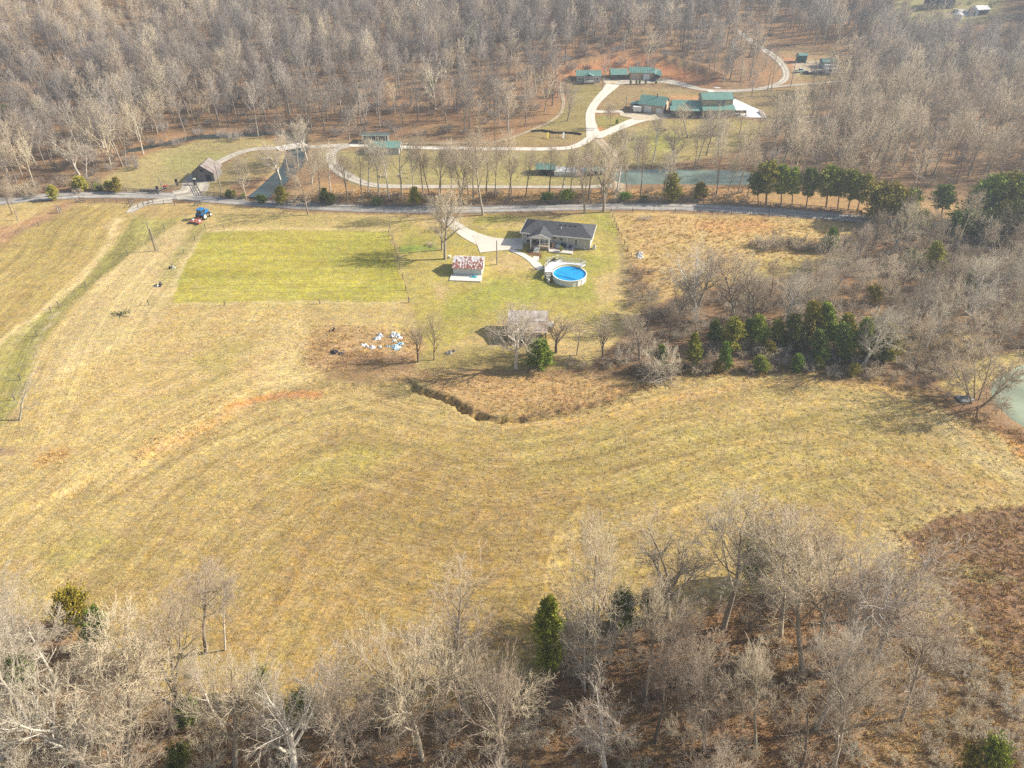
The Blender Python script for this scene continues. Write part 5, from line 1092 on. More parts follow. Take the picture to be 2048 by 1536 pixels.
t = thing('hot_tub_cover', 'grey rounded covered tub against the patio wall', 'tub', onh(9.2, -.9, .22), HR); MB().lathe([(.2, 0), (.75, .02), (.8, .5), (.7, .72), (.3, .8)], 16).build('cover', mat('grey_cover', (.42,.43,.43), .6, .1, 1), t, True)
MB().lathe([(.79, .03), (.83, .06), (.79, .10)], 16).build('rim', M_black, t, True)
t = thing('firewood_wigwam', 'small tan canvas teepee standing on the patio', 'tent', onh(8.0, -.8, .22), HR); MB().lathe([(.55, 0), (.3, .7), (.05, 1.3)], 8).build('canvas', mat('tan_canvas', (.45,.28,.17), .9, .15, 1), t)
for a_ in (0, 2.1, 4.2): MB().bar((.05*math.cos(a_+3.14), .05*math.sin(a_+3.14), 1.2), (.16*math.cos(a_), .16*math.sin(a_), 1.5), .02, 5).build('pole', M_fence, t)
t = thing('grill', 'black barbecue grill beside the patio wall', 'grill', onh(10.2, -.6, .22), HR); MB().box(-.5, .5, -.25, .25, .75, .85).build('shelf', M_black, t); MB().lathe([(.05, -.35), (.26, -.33), (.26, .33), (.05, .35)], 10, (0, 0, .95), 'x').build('lid', M_black, t, True)
for a_ in (-.4, .4): MB().box(a_-.03, a_+.03, -.2, .2, 0, .75).build('leg', M_black, t)
t = thing('potted_bush', 'small round bush in a pot at the patio edge', 'plant', onh(10.3, -2.9, .22), HR); MB().lathe([(.18, 0), (.25, .3), (.22, .32)], 10).build('pot', M_rust, t)
(tm_, cm_), H0_, R0_ = ever_meshes('bush', 1, 'olive'); q = put('foliage', cm_, LM['olive'], t); q.location = (0, 0, .25); q.scale = (.3, .3, .25)
t = thing('patio_furniture_set', 'dark round table with two seats under the porch roof', 'table', onh(3.4, -1.3, .86), HR); MB().lathe([(.5, .7), (.5, .75), (.45, .76)], 14).build('tabletop', M_black, t); MB().bar((0, 0, 0), (0, 0, .7), .05).build('leg', M_black, t); MB().box(-1.0, -.6, -.2, .2, 0, .5).build('seat', M_navy, t); MB().box(.6, 1.0, -.2, .2, 0, .5).build('seat', M_navy, t)
t = thing('air_conditioner', 'grey air conditioning unit outside the right wall of the ranch house', 'unit', onh(HL+.9, .9, 0), HR); MB().box(-.4, .4, -.4, .4, -.3, .8).build('cabinet', M_trim, t); MB().lathe([(.32, .803), (.32, .84), (.1, .86)], 14).build('fan_grille', M_black, t)

# --- pool and deck
PC = PZ(1139.5, 543.5, z0+1.25); PR = 3.85; gp = G(PC.x, PC.y); zt_ = 1.3
M_pw = mat('white_pool_wall', (.72,.72,.70), .6, .05, 1); M_blue = mat('blue_pool_cover', (.008,.29,.60), .35, .12, .7, .1, spec=.4)
t = thing('swimming_pool', 'round above-ground pool with white panelled wall and bright blue cover', 'pool', (PC.x, PC.y, gp))
for k in range(22):
    a0, a1 = 2*math.pi*k/22, 2*math.pi*(k+1)/22; MB().prism([(PR*math.cos(a0+.012), PR*math.sin(a0+.012)), (PR*math.cos(a1-.012), PR*math.sin(a1-.012)), ((PR-.06)*math.cos(a1-.012), (PR-.06)*math.sin(a1-.012)), ((PR-.06)*math.cos(a0+.012), (PR-.06)*math.sin(a0+.012))], -.3, zt_).build('wall_panel', M_pw, t)
    MB().box(PR*math.cos(a0)-.05, PR*math.cos(a0)+.05, PR*math.sin(a0)-.05, PR*math.sin(a0)+.05, -.3, zt_+.01).build('upright', M_trim, t)
ri = MB(); nn_ = 44; v = []
for r_, z in ((PR-.12, zt_+.02), (PR+.10, zt_+.02), (PR+.10, zt_+.07), (PR-.12, zt_+.07)): v += [(r_*math.cos(2*math.pi*k/nn_), r_*math.sin(2*math.pi*k/nn_), z) for k in range(nn_)]
ri.add(v, [(i*nn_+k, i*nn_+(k+1) % nn_, ((i+1) % 4)*nn_+(k+1) % nn_, ((i+1) % 4)*nn_+k) for i in range(4) for k in range(nn_)]); ri.build('rim', M_pw, t)
gxy = np.linspace(-1, 1, 61); A_, B_ = np.meshgrid(gxy, gxy); rr_ = np.hypot(A_, B_); sc_1 = np.where(rr_ > 1, 1/rr_, 1); A_ = A_*sc_1*(PR-.13); B_ = B_*sc_1*(PR-.13); rr_ = np.minimum(rr_, 1)
zz_ = zt_-.22+.16*sstep(rr_, .82, 1.0)+.03*vnoise(A_, B_, .7, 21)+.22*np.exp(-((B_+.55*A_+1.9)/.30)**2)*(A_ < 1.6)+.02*vnoise(A_, B_, .25, 22)
ii = np.arange(61*61).reshape(61, 61); link(bpy.data.objects.new('cover', npmesh('cover', np.stack([A_, B_, zz_], -1).reshape(-1, 3), [np.stack([ii[:-1, :-1], ii[:-1, 1:], ii[1:, 1:], ii[1:, :-1]], -1).reshape(-1, 4)], M_blue, True)), t)
dz_ = z0+1.25
outer = [PZ(x, y, dz_) for x, y in ((1089.5,544),(1089.3,537),(1099.5,526.5),(1092.5,524.5),(1118,517.5),(1126,523),(1159.5,525.5),(1171,529.5),(1163,533.5))]
ang_ = lambda p: math.atan2(p.y-PC.y, p.x-PC.x)
a1, a0 = ang_(outer[0]), ang_(outer[-1]); a1 = a1+2*math.pi if a1 < 0 else a1
arc = [Vector((PC.x+(PR+.14)*math.cos(a0+(a1-a0)*k/14), PC.y+(PR+.14)*math.sin(a0+(a1-a0)*k/14), dz_)) for k in range(15)]
ring_ = outer+arc; o0 = Vector((PC.x, PC.y, gp)); t = thing('pool_deck', 'white pool deck with slatted railings wrapping the back of the pool', 'deck', o0)
M_dk = mat('pale_deck_boards', (.66,.65,.63), .8, .08, 1.2, stretch=(.4,6,1))
import bmesh
bm = bmesh.new(); f_ = bm.faces.new([bm.verts.new((q.x-o0.x, q.y-o0.y, dz_-o0.z)) for q in ring_]); ex = bmesh.ops.extrude_face_region(bm, geom=[f_]); bmesh.ops.translate(bm, verts=[g_ for g_ in ex['geom'] if isinstance(g_, bmesh.types.BMVert)], vec=(0, 0, -.16)); bmesh.ops.recalc_face_normals(bm, faces=bm.faces[:])
me = bpy.data.meshes.new('deck_floor'); bm.to_mesh(me); bm.free(); me.materials.append(M_dk); link(bpy.data.objects.new('deck_floor', me), t)
def railing(par, o_, pts, h_, m, post=1.6, bal=.22):
    for a_, b_ in zip(pts[:-1], pts[1:]):
        L = (b_-a_).length; k = max(1, round(L/post))
        for i in range(k+(b_ is pts[-1])):
            q = a_.lerp(b_, i/k)-o_; MB().box(q.x-.05, q.x+.05, q.y-.05, q.y+.05, q.z, q.z+h_+.05).build('rail_post', m, par)
        for zf in (.12, 1.0): MB().bar(a_-o_+Vector((0, 0, h_*zf)), b_-o_+Vector((0, 0, h_*zf)), .04, 4).build('rail', m, par)
        bb = MB()
        for i in range(int(L/bal)):
            q = a_.lerp(b_, (i+.5)*bal/L)-o_; bb.box(q.x-.018, q.x+.018, q.y-.018, q.y+.018, q.z+h_*.12, q.z+h_)
        if bb.v: tag(bb.build('baluster', m, par), kind='stuff')
railing(t, o0, outer, .95, M_white)
for q in outer[::1]: MB().box(q.x-o0.x-.06, q.x-o0.x+.06, q.y-o0.y-.06, q.y-o0.y+.06, -.3, dz_-o0.z-.16).build('support_post', M_white, t)
a_, b_ = outer[0], arc[-1]
for zf in (.25, .6, .95): MB().bar(a_-o0+Vector((0, 0, -1.2+zf)), b_-o0+Vector((.1, 0, -1.2+zf)), .07, 4).build('skirt_board', M_trim, t)
p = (a_+b_)/2
for k in range(4): MB().box(p.x-o0.x-.5, p.x-o0.x+.5, p.y-o0.y-.3-.28*k, p.y-o0.y-.05-.28*k+.03, dz_-o0.z-.45-.24*k, dz_-o0.z-.38-.24*k).build('deck_stair', M_trim, t)
for x, y, lb, rz in ((1103, 524, 'left dark lounge chair on the pool deck', .5), (1112, 522, 'right dark lounge chair on the pool deck', -.2)):
    q = PZ(x, y, dz_); t = thing('lounge_chair', lb, 'chair', q, rz, 'loungers on the pool deck'); mm = mat('dark_sling', (.06,.06,.065), .7, .1, 1)
    MB().box(-.9, .35, -.3, .3, .28, .34).build('seat', mm, t); MB().slab((.35, -.3, .34), (.85, -.3, .8), (.85, .3, .8), (.35, .3, .34), .05).build('backrest', mm, t)
    for u, v_ in ((-.8, -.25), (-.8, .25), (.3, -.25), (.3, .25)): MB().box(u-.02, u+.02, v_-.02, v_+.02, 0, .28).build('leg', M_white, t)
q = P1(1097, 565); t = thing('pool_pump', 'small white and dark pool filter pump beside the deck foot', 'pump', q); MB().lathe([(.2, -.05), (.28, .1), (.28, .7), (.15, .85)], 12).build('filter_tank', M_trim, t, True); MB().box(.35, .8, -.15, .15, -.05, .35).build('motor', M_black, t)

# --- metal-roofed shed with patchy rust, its slab
t, L = bld('shed', 'white shed with a rust-spotted metal roof and low front wall', 'shed', (907, 550), (963.5, 552.5)); W_ = 6.0
gm2 = MB(); prof = [(0, -.8), (W_, -.8), (W_, 2.0), (W_/2, 3.25), (0, 2.0)]; gm2.add([(0, y, z) for y, z in prof]+[(L, y, z) for y, z in prof], [(0,1,2,3,4), (9,8,7,6,5)]+[(k, 5+k, 5+(k+1) % 5, (k+1) % 5) for k in range(5)]); gm2.build('wall', mat('whitewashed_wall', (.58,.57,.54), .9, .08, 1), t)
M_spot = bpy.data.materials.new('rust_spotted_metal'); M_spot.use_nodes = True; n, l = M_spot.node_tree.nodes, M_spot.node_tree.links; b = n['Principled BSDF']; b.inputs['Roughness'].default_value = .6
g = n.new('ShaderNodeNewGeometry'); mp = n.new('ShaderNodeMapping'); mp.inputs['Scale'].default_value = (2.6, 1.3, 1.3); l.new(g.outputs['Position'], mp.inputs[0]); vo = n.new('ShaderNodeTexNoise'); vo.inputs['Scale'].default_value = .95; vo.inputs['Detail'].default_value = 3; l.new(mp.outputs[0], vo.inputs['Vector'])
sp = n.new('ShaderNodeSeparateXYZ'); l.new(g.outputs['Position'], sp.inputs[0]); mr = n.new('ShaderNodeMapRange'); mr.inputs[1].default_value = 152; mr.inputs[2].default_value = 147.5; mr.inputs[3].default_value = -.10; mr.inputs[4].default_value = .10; l.new(sp.outputs[1], mr.inputs[0])
ad = n.new('ShaderNodeMath'); l.new(vo.outputs[0], ad.inputs[0]); l.new(mr.outputs[0], ad.inputs[1]); cr = n.new('ShaderNodeValToRGB'); l.new(ad.outputs[0], cr.inputs[0]); cr.color_ramp.elements[0].position = .50; cr.color_ramp.elements[1].position = .56; cr.color_ramp.elements[0].color = (.62,.60,.60,1); cr.color_ramp.elements[1].color = (.27,.105,.075,1); l.new(cr.outputs[0], b.inputs['Base Color'])
for side in (0, 1):
    for k in range(10):
        x0, x1 = -.3+(L+.6)*k/10+.01, -.3+(L+.6)*(k+1)/10-.01; zz = .03*(k % 2)
        y0, y1, za, zb = (-.35, W_/2, 1.92, 3.36) if side == 0 else (W_/2, W_+.35, 3.36, 1.92)
        MB().slab((x0, y0, za+zz), (x1, y0, za+zz), (x1, y1, zb+zz), (x0, y1, zb+zz), .06).build('roof_sheet', M_spot, t)
opening(t, 'R', 3.0, .2, 1.0, 1.6, L, W_, M_trim, M_white, 'door'); tag(MB().box(-.5, L+.1, -3.0, -.02, -.6, .28).build('concrete_slab', m_conc2, t))
q = t.location+Vector((L*.72, -1.5, .29)); t2 = thing('crumpled_tarp', 'turquoise tarp lying crumpled on the slab before the rust-spotted shed', 'tarp', q)
def crumple(name, par, m, r0, flat, seed, sx=1.0, sy=1.0):
    r = np.random.default_rng(seed); k = 16; a_ = np.linspace(0, 2*math.pi, k, endpoint=False); V = [(0, 0, flat*1.3)]; F_ = []
    for j, f in enumerate((.35, .7, 1.0)):
        rr = r0*f*(1+.35*r.normal(size=k)*(f > .5)); zz = flat*(1.2-f)*(1+.6*r.normal(size=k)) if j < 2 else np.full(k, -.05); V += [(sx*rr[i]*math.cos(a_[i]), sy*rr[i]*math.sin(a_[i]), max(-.1, zz[i])) for i in range(k)]
    F_ += [(0, 1+i, 1+(i+1) % k) for i in range(k)]
    for j in range(2): F_ += [(1+j*k+i, 1+(j+1)*k+i, 1+(j+1)*k+(i+1) % k, 1+j*k+(i+1) % k) for i in range(k)]
    b_ = MB(); b_.add(V, F_); return b_.build(name, m, par)
crumple('sheet', t2, mat('turquoise_tarp', (.02,.42,.52), .5, .15, 2), .65, .22, 3, 1.5, .8)
crumple('fold', t2, mat('turquoise_tarp', (.02,.42,.52)), .3, .35, 4, 1.3, .8)
t = thing('white_bucket', 'small white bucket at the foot of the yard trees by the shed', 'bucket', P1(899.5, 515.5)); MB().lathe([(.3, 0), (.38, .5), (.34, .52)], 12).build('body', M_white, t); MB().lathe([(.39, .46), (.41, .5), (.39, .54)], 12).build('rim', M_trim, t)

# --- old rusty-roofed shed in front of the wide pale tree
t, L = bld('old_shed', 'weathered grey pole shed with double-pitched rusty roof and open right end', 'shed', (1019, 684), (1091, 686.5)); Wd = 6.4
w_ = MB(); w_.box(0, L*.86, 0, .12, -.5, 3.0); w_.box(0, .12, .12, Wd, -.5, 3.0); w_.box(.12, L, Wd-.12, Wd, -.5, 3.1); w_.build('wall', M_wood, t)
for k in range(5): MB().box(L*.02, L*.85, -.06, -.003, .15+k*.6, .15+k*.6+.42).build('wall_board', M_wood, t)
for x in (L*.86, L-.15):
    for y in (0, Wd*.5): MB().box(x, x+.18, y, y+.18, -.5, 3.0).build('post', M_wood, t)
MB().box(.15, L*.84, .15, Wd-.15, 1.6, 1.75).build('loft_floor', M_dark, t)
M_r1 = mat('pale_tin_roof', (.36,.29,.26), .6, .3, .5, .1, col2=(.62,.58,.56), stretch=(2.5,.5,1)); M_r2 = mat('brown_tin_roof', (.24,.18,.14), .8, .3, .6, .1, col2=(.44,.36,.30), stretch=(2.5,.5,1))
for k in range(9):
    x0, x1 = -.4+(L+.8)*k/9+.01, -.4+(L+.8)*(k+1)/9-.01; e = .03*(k % 2)
    MB().slab((x0, -.6, 2.75+e), (x1, -.6, 2.75+e), (x1, 2.4, 3.55+e), (x0, 2.4, 3.55+e), .05).build('lower_roof_sheet', M_r2, t)
    MB().slab((x0, 2.3, 3.62+e), (x1, 2.3, 3.62+e), (x1, 4.6, 4.75+e), (x0, 4.6, 4.75+e), .05).build('upper_roof_sheet', M_r1, t)
    MB().slab((x0, 4.6, 4.75+e), (x1, 4.6, 4.75+e), (x1, Wd+.4, 3.2+e), (x0, Wd+.4, 3.2+e), .05).build('back_roof_sheet', M_r1, t)
q = P1(1098, 672); t = thing('yellow_hut', 'small yellow hut on legs at the right end of the old pole shed', 'hut', q); My = mat('yellow_paint', (.62,.47,.17), .8, .1, 1)
MB().box(-.7, .7, -.6, .6, 1.2, 2.5).build('cabin', My, t); MB().slab((-.85, -.75, 2.55), (.85, -.75, 2.55), (.85, .75, 2.95), (-.85, .75, 2.95), .1).build('roof', M_trim, t)
for x in (-.6, .6):
    for y in (-.5, .5): MB().box(x-.07, x+.07, y-.07, y+.07, -.3, 1.2).build('leg', M_trim, t)

# --- weathered barn on the left
t, L = bld('barn', 'weathered grey board barn with rusty tin gable roof beside the gravel path', 'barn', (388, 363), (434.5, 361.5)); Wd = 7.0; t.rotation_euler.z += R(-6); L *= .93
wo, ro = gable(t, L, Wd, 2.7, 4.9, M_wood, M_rust, ridge='y', oh=.45, base=.8)
MB().box(L*.62, L*.86, -.07, -.003, .0, 2.1).build('door', M_dark, t); MB().box(L*.42, L*.54, -.07, -.003, 3.0, 3.8).build('loft_opening', M_dark, t)
for k in range(14):
    x = .05+(L-.1)*k/13; zt = 2.6+2.1*(1-abs(x-L/2)/(L/2)); MB().box(x-.16, x+.13, -.045, -.004, -.3, zt).build('wall_board', M_wood, t)
MB().box(-.1, L+.1, -.25, -.08, -.5, .12).build('foundation_stone', M_trim, t)


# --- creekside buildings
t, L = bld('open_shed', 'long open-fronted shed with a dark flat roof edged in pale trim', 'shed', (727.5, 286), (775, 287)); Wd = 3.6
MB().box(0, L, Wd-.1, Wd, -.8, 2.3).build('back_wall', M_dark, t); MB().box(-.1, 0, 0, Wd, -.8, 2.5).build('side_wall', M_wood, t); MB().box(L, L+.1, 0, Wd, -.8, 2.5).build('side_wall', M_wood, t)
MB().slab((-.8, -.8, 3.0), (L+.8, -.8, 3.0), (L+.8, Wd+.5, 2.55), (-.8, Wd+.5, 2.55), .1).build('roof', mat('dark_metal_roof', (.09,.11,.10), .6, .2, .5), t); MB().box(-.85, L+.85, -.88, -.82, 2.75, 3.08).build('fascia', mat('pale_green_trim', (.50,.60,.50), .7, .05, 1), t)
for k in range(10): MB().box(L*k/10+.05, L*k/10+.28+.2*(k % 3 == 0), -.04, .06, -.6, 2.6).build('front_board', M_trim if k % 2 else M_grayw, t)
MB().bar((-.5, -1.0, -.3), (-.5, -1.0, 5.2), .09).build('pole', M_pole, t)
t, L = bld('workshop', 'low grey building with a green metal roof beside the creek driveway', 'shed', (740, 309), (798, 310)); Wd = 6.8; t.rotation_euler.z += R(2)
gable(t, L, Wd, 2.3, 3.2, M_grayw, M_green, oh=.4); opening(t, 'R', 2.0, 0, 1.1, 1.8, L, Wd, M_dark, M_white, 'door'); opening(t, 'R', 4.8, .8, .8, .8, L, Wd)
for u in (1.5, 4.0, 6.5): opening(t, 'F', u, .9, .8, .7, L, Wd)
t, L = bld('low_barn', 'low green-roofed animal shed behind the creek row trees', 'shed', (1073, 350), (1108, 350.5)); Wd = 4.5; gable(t, L, Wd, 1.9, 2.9, M_wood, M_green, oh=.4); MB().box(.6, L-.6, -.06, -.003, 0, 1.5).build('opening', M_dark, t)
t, L = bld('white_shed_row', 'long white-roofed poultry shed between two green roofs', 'shed', (1108.5, 352), (1168, 352)); Wd = 4.0; gable(t, L, Wd, 1.3, 2.1, M_white, M_white, oh=.2); MB().box(.6, L-.6, -.06, -.003, .1, .5).build('opening', M_trim, t)
t, L = bld('lean_shed', 'narrow green-roofed shed at the right end of the white-roofed one', 'shed', (1171, 352), (1212, 351)); Wd = 2.6; gable(t, L, Wd, 1.5, 2.2, M_wood, M_green, oh=.3); MB().box(.6, L-.6, -.06, -.003, 0, 1.2).build('opening', M_dark, t)
# bridge over the creek
a_, b_ = P1(563, 297), P1(604, 296); zb = max(a_.z, b_.z)+.18; mid = (a_+b_)/2; d = (b_-a_); Lb = d.length+3; t = thing('bridge', 'narrow concrete bridge with white edge beams over the creek', 'bridge', (mid.x, mid.y, zb), math.atan2(d.y, d.x))
MB().box(-Lb/2, Lb/2, -1.7, 1.7, -.35, 0).build('deck_slab', m_conc2, t); MB().box(-Lb/2, Lb/2, -1.85, -1.7, -.4, .30).build('edge_beam', M_white, t); MB().box(-Lb/2, Lb/2, 1.7, 1.85, -.4, .30).build('edge_beam', M_white, t)
for x in (-Lb/2+1, Lb/2-1): MB().box(x-.3, x+.3, -1.6, 1.6, -2.0, -.35).build('abutment', M_trim, t)

# --- the green-roofed farmstead on the rise
t, L = bld('cottage', 'small grey cottage with green roof and central gabled porch', 'house', (1153.5, 165), (1200.5, 165.5)); Wd = 7
gable(t, L, Wd, 2.7, 4.1, M_grayw, M_green, oh=.4); c0 = L*.5
MB().slab((c0-2.2, -1.9, 2.8), (c0, -1.9, 3.75), (c0, 2.2, 3.8), (c0-2.2, 0, 2.9), .1).build('porch_roof', M_green, t); MB().slab((c0, -1.9, 3.75), (c0+2.2, -1.9, 2.8), (c0+2.2, 0, 2.9), (c0, 2.2, 3.8), .1).build('porch_roof', M_green, t)
MB().box(c0-2.2, c0+2.2, -1.9, -.01, -1.0, .3).build('porch_floor', M_deckw, t); MB().box(c0-1.9, c0+1.9, -1.7, -.02, .3, 1.0).build('porch_railing', M_trim, t)
for x in (-2.0, 0, 2.0): MB().box(c0+x-.08, c0+x+.08, -1.8, -1.65, .3, 2.75).build('porch_post', M_white, t)
for u in (1.2, 2.5, L-2.5, L-1.2): opening(t, 'F', u, .9, .7, 1.1, L, Wd)
opening(t, 'F', c0, .3, .9, 1.9, L, Wd, M_dark, M_white, 'door')
t, L = bld('carport', 'open green-roofed carport between the cottage and the wooden workshop', 'carport', (1222, 160), (1253, 160)); Wd = 6
for x in (.1, L/3, 2*L/3, L-.1):
    for y in (.1, Wd-.1): MB().box(x-.09, x+.09, y-.09, y+.09, -.8, 2.4).build('post', M_fence, t)
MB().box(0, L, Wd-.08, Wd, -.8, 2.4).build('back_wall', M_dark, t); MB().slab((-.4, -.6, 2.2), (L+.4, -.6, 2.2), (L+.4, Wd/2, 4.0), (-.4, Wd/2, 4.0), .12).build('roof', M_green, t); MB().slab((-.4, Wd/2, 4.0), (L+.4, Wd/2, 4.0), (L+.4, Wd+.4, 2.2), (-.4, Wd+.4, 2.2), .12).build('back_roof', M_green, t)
t, L = bld('wooden_workshop', 'honey-coloured wooden workshop with two garage doors and green roof', 'garage', (1259, 158.5), (1306, 160)); Wd = 6.5
gable(t, L, Wd, 2.8, 4.3, M_log, M_green, oh=.4); opening(t, 'F', 2.2, 0, 2.3, 2.0, L, Wd, M_tanw, M_trim, 'garage_door'); opening(t, 'F', L-3.0, 0, 2.7, 2.2, L, Wd, M_white, M_trim, 'garage_door'); opening(t, 'F', 5.3, .1, .8, 1.8, L, Wd, M_dark, M_trim, 'door')
MB().slab((L+.2, -.8, 2.5), (L+3.4, -2.0, 2.2), (L+3.4, Wd-1, 3.0), (L+.2, Wd/2, 3.9), .12).build('wing_roof', M_green, t)
for x, y in ((L+.4, -.6), (L+3.2, -1.7)): MB().box(x-.09, x+.09, y-.09, y+.09, -1, 2.3).build('wing_post', M_log, t)
MB().box(L+.1, L+3.2, Wd*.5, Wd*.5+.15, -1, 2.6).build('wing_wall', M_dark, t)
t, L = bld('garage_building', 'beige garage with green gable roof, two white overhead doors and lean-to', 'garage', (1277, 223), (1326, 228.5)); Wd = 8
gable(t, L, Wd, 3.0, 5.2, M_tanw, M_green, oh=.45); opening(t, 'F', L*.36, 0, 2.5, 2.4, L, Wd, M_white, M_trim, 'garage_door'); opening(t, 'F', L*.83, 0, 2.3, 1.8, L, Wd, M_white, M_trim, 'garage_door'); opening(t, 'F', L*.08, .9, .8, .9, L, Wd); opening(t, 'R', 2.6, 0, 2.6, 2.4, L, Wd, M_dark, M_trim, 'garage_door')
MB().slab((-4.2, .6, 2.0), (-.1, .6, 2.9), (-.1, 6, 2.9), (-4.2, 6, 2.0), .1).build('lean_to_roof', M_green, t); MB().box(-3.6, -.01, 1.2, 5.6, -1, 1.9).build('lean_to_wall', M_tanw, t); MB().bar((L*.62, Wd/2-.6, 4.6), (L*.62, Wd/2-.6, 6.3), .17, 8).build('chimney', M_black, t)
MB().box(-2.8, -1.9, 1.12, 1.197, 0, 1.7).build('lean_to_door', M_white, t)
t, L = bld('verandah_wing', 'long green-roofed verandah wing with dark open front linking garage and house', 'building', (1341, 234), (1403.5, 235)); Wd = 8
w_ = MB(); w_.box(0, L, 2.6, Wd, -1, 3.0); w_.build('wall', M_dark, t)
MB().slab((-.4, -.5, 2.5), (L, -.5, 2.5), (L, 2.8, 3.35), (-.4, 2.8, 3.35), .12).build('verandah_roof', M_green, t); MB().slab((.3, 2.8, 3.4), (L, 2.8, 3.4), (L, 5.4, 4.9), (.3, 5.4, 4.9), .12).build('roof', M_green, t); MB().slab((.3, 5.4, 4.9), (L, 5.4, 4.9), (L, Wd+.4, 3.2), (.3, Wd+.4, 3.2), .12).build('back_roof', M_green, t)
for k in range(8): MB().box(L*k/7.05+.02, L*k/7.05+.2, -.1, .08, -1, 2.5).build('post', M_fence, t)
MB().box(0, L, .2, 2.55, -.9, .25).build('verandah_floor', M_deckw, t); MB().box(.2, L-.2, -.02, .03, .3, .95).build('railing', M_fence, t)
t, L = bld('two_storey_house', 'two-storey tan house with green metal main and porch roofs', 'house', (1404.5, 235.5), (1466, 234)); Wd = 9
w_ = MB(); w_.box(0, L, 0, Wd, -1, 2.9); w_.build('wall', M_tanw, t)
MB().slab((-.3, -.9, 2.75), (L+.5, -.9, 2.75), (L+.5, 2.7, 3.9), (-.3, 2.7, 3.9), .12).build('porch_roof', M_green, t)
w_ = MB(); prof = [(2.6, 2.91), (Wd, 2.91), (Wd, 5.9), ((Wd+2.6)/2, 7.4), (2.6, 5.9)]; w_.add([(.2, y, z) for y, z in prof]+[(L-.3, y, z) for y, z in prof], [(0,1,2,3,4), (9,8,7,6,5)]+[(k, 5+k, 5+(k+1) % 5, (k+1) % 5) for k in range(5)]); w_.build('upper_wall', M_tanw, t)
ym = (Wd+2.6)/2; MB().slab((-.2, 2.1, 5.85), (L+.1, 2.1, 5.85), (L+.1, ym, 7.6), (-.2, ym, 7.6), .12).build('roof', M_green, t); MB().slab((-.2, ym, 7.6), (L+.1, ym, 7.6), (L+.1, Wd+.5, 5.8), (-.2, Wd+.5, 5.8), .12).build('back_roof', M_green, t)
for k in range(6): opening(t, 'F', 1.0+k*(L-2)/5, .3, 1.25, 1.7, L, Wd, M_glass if k < 2 else mat('pale_glass', (.30,.34,.36), .2, .1, 1), M_white)
for x in (L*.52, L*.57, L*.66, L*.71):
    f = MB().box(x-.3, x+.3, 2.53, 2.597, 4.3, 5.5).build('window', M_white, t); MB().box(x-.2, x+.2, 2.50, 2.528, 4.4, 5.4).build('pane', M_glass, f)
for k in range(5): MB().box(.1+(L-.4)*k/4, .28+(L-.4)*k/4, -.75, -.57, -1, 2.7).build('porch_post', M_trim, t)
MB().box(L+.3, L+5.0, .4, 3.6, 1.4, 1.55).build('side_deck', M_deckw, t); MB().box(L+.4, L+4.9, .42, .48, 1.55, 2.4).build('deck_railing', M_deckw, t)
for x in (L+.5, L+2.6, L+4.8): MB().box(x-.08, x+.08, .5, .66, -1.5, 1.4).build('deck_post', M_deckw, t)
q = P1(1529, 237); q2 = P1(1520, 224); d = q2-q; t = thing('stone_steps', 'tan stone steps descending at the right end of the white patio', 'steps', q, math.atan2(d.y, d.x))
for k in range(8): MB().box(d.length*k/8, d.length*(k+1)/8, -.7, .7, -.8, .1+.12*k+(q2.z-q.z)*k/8*.6).build('step', mat('tan_stone', (.45,.38,.30), .95, .2, 1), t)
# --- yard at the upper right
t, L = bld('green_hut', 'small dark green hut with pale green roof beside the red earth', 'hut', (1597, 126), (1612, 125.5)); gable(t, L, 3.5, 3.0, 3.6, mat('dark_green_wall', (.02,.13,.10), .8, .1, 1), M_green, oh=.3); MB().box(L*.3, L*.6, -.06, -.003, 0, 2.0).build('door', M_dark, t)
t, L = bld('green_shelter', 'green-roofed open shelter at the back of the gravel yard', 'shed', (1645, 137), (1668, 137)); gable(t, L, 4.5, 2.6, 3.6, mat('grey_green_wall', (.20,.28,.26), .8, .1, 1), M_green, oh=.4); MB().box(.4, L-.5, -.06, -.003, 0, 2.0).build('opening', M_dark, t)
for bx, by, lb, sx in ((1658, 141.5, 'upper white camper trailer by the green-roofed shelter', 5.0), (1660, 148.5, 'lower white camper trailer by the green-roofed shelter', 4.8)):
    t = thing('camper_trailer', lb, 'trailer', P1(bx, by), R(-6), 'white trailers'); MB().box(-sx/2, sx/2, -1.1, 1.1, .5, 2.3).build('body', M_white, t); MB().slab((-sx/2-.1, -1.15, 2.36), (sx/2+.1, -1.15, 2.36), (sx/2+.1, 1.15, 2.5), (-sx/2-.1, 1.15, 2.5), .05).build('roof', M_trim, t)
    MB().box(-sx/4, sx/4, -1.13, -1.103, 1.3, 1.8).build('window', M_glass, t)
    for x in (-.5, .5): MB().lathe([(.1, -.1), (.36, -.1), (.36, .1), (.1, .1)], 12, (0, 0, 0), 'x').build('wheel', M_tyre, t) if False else MB().bar((x, -1.14, .36), (x, -.95, .36), .36, 12).build('wheel', M_tyre, t)
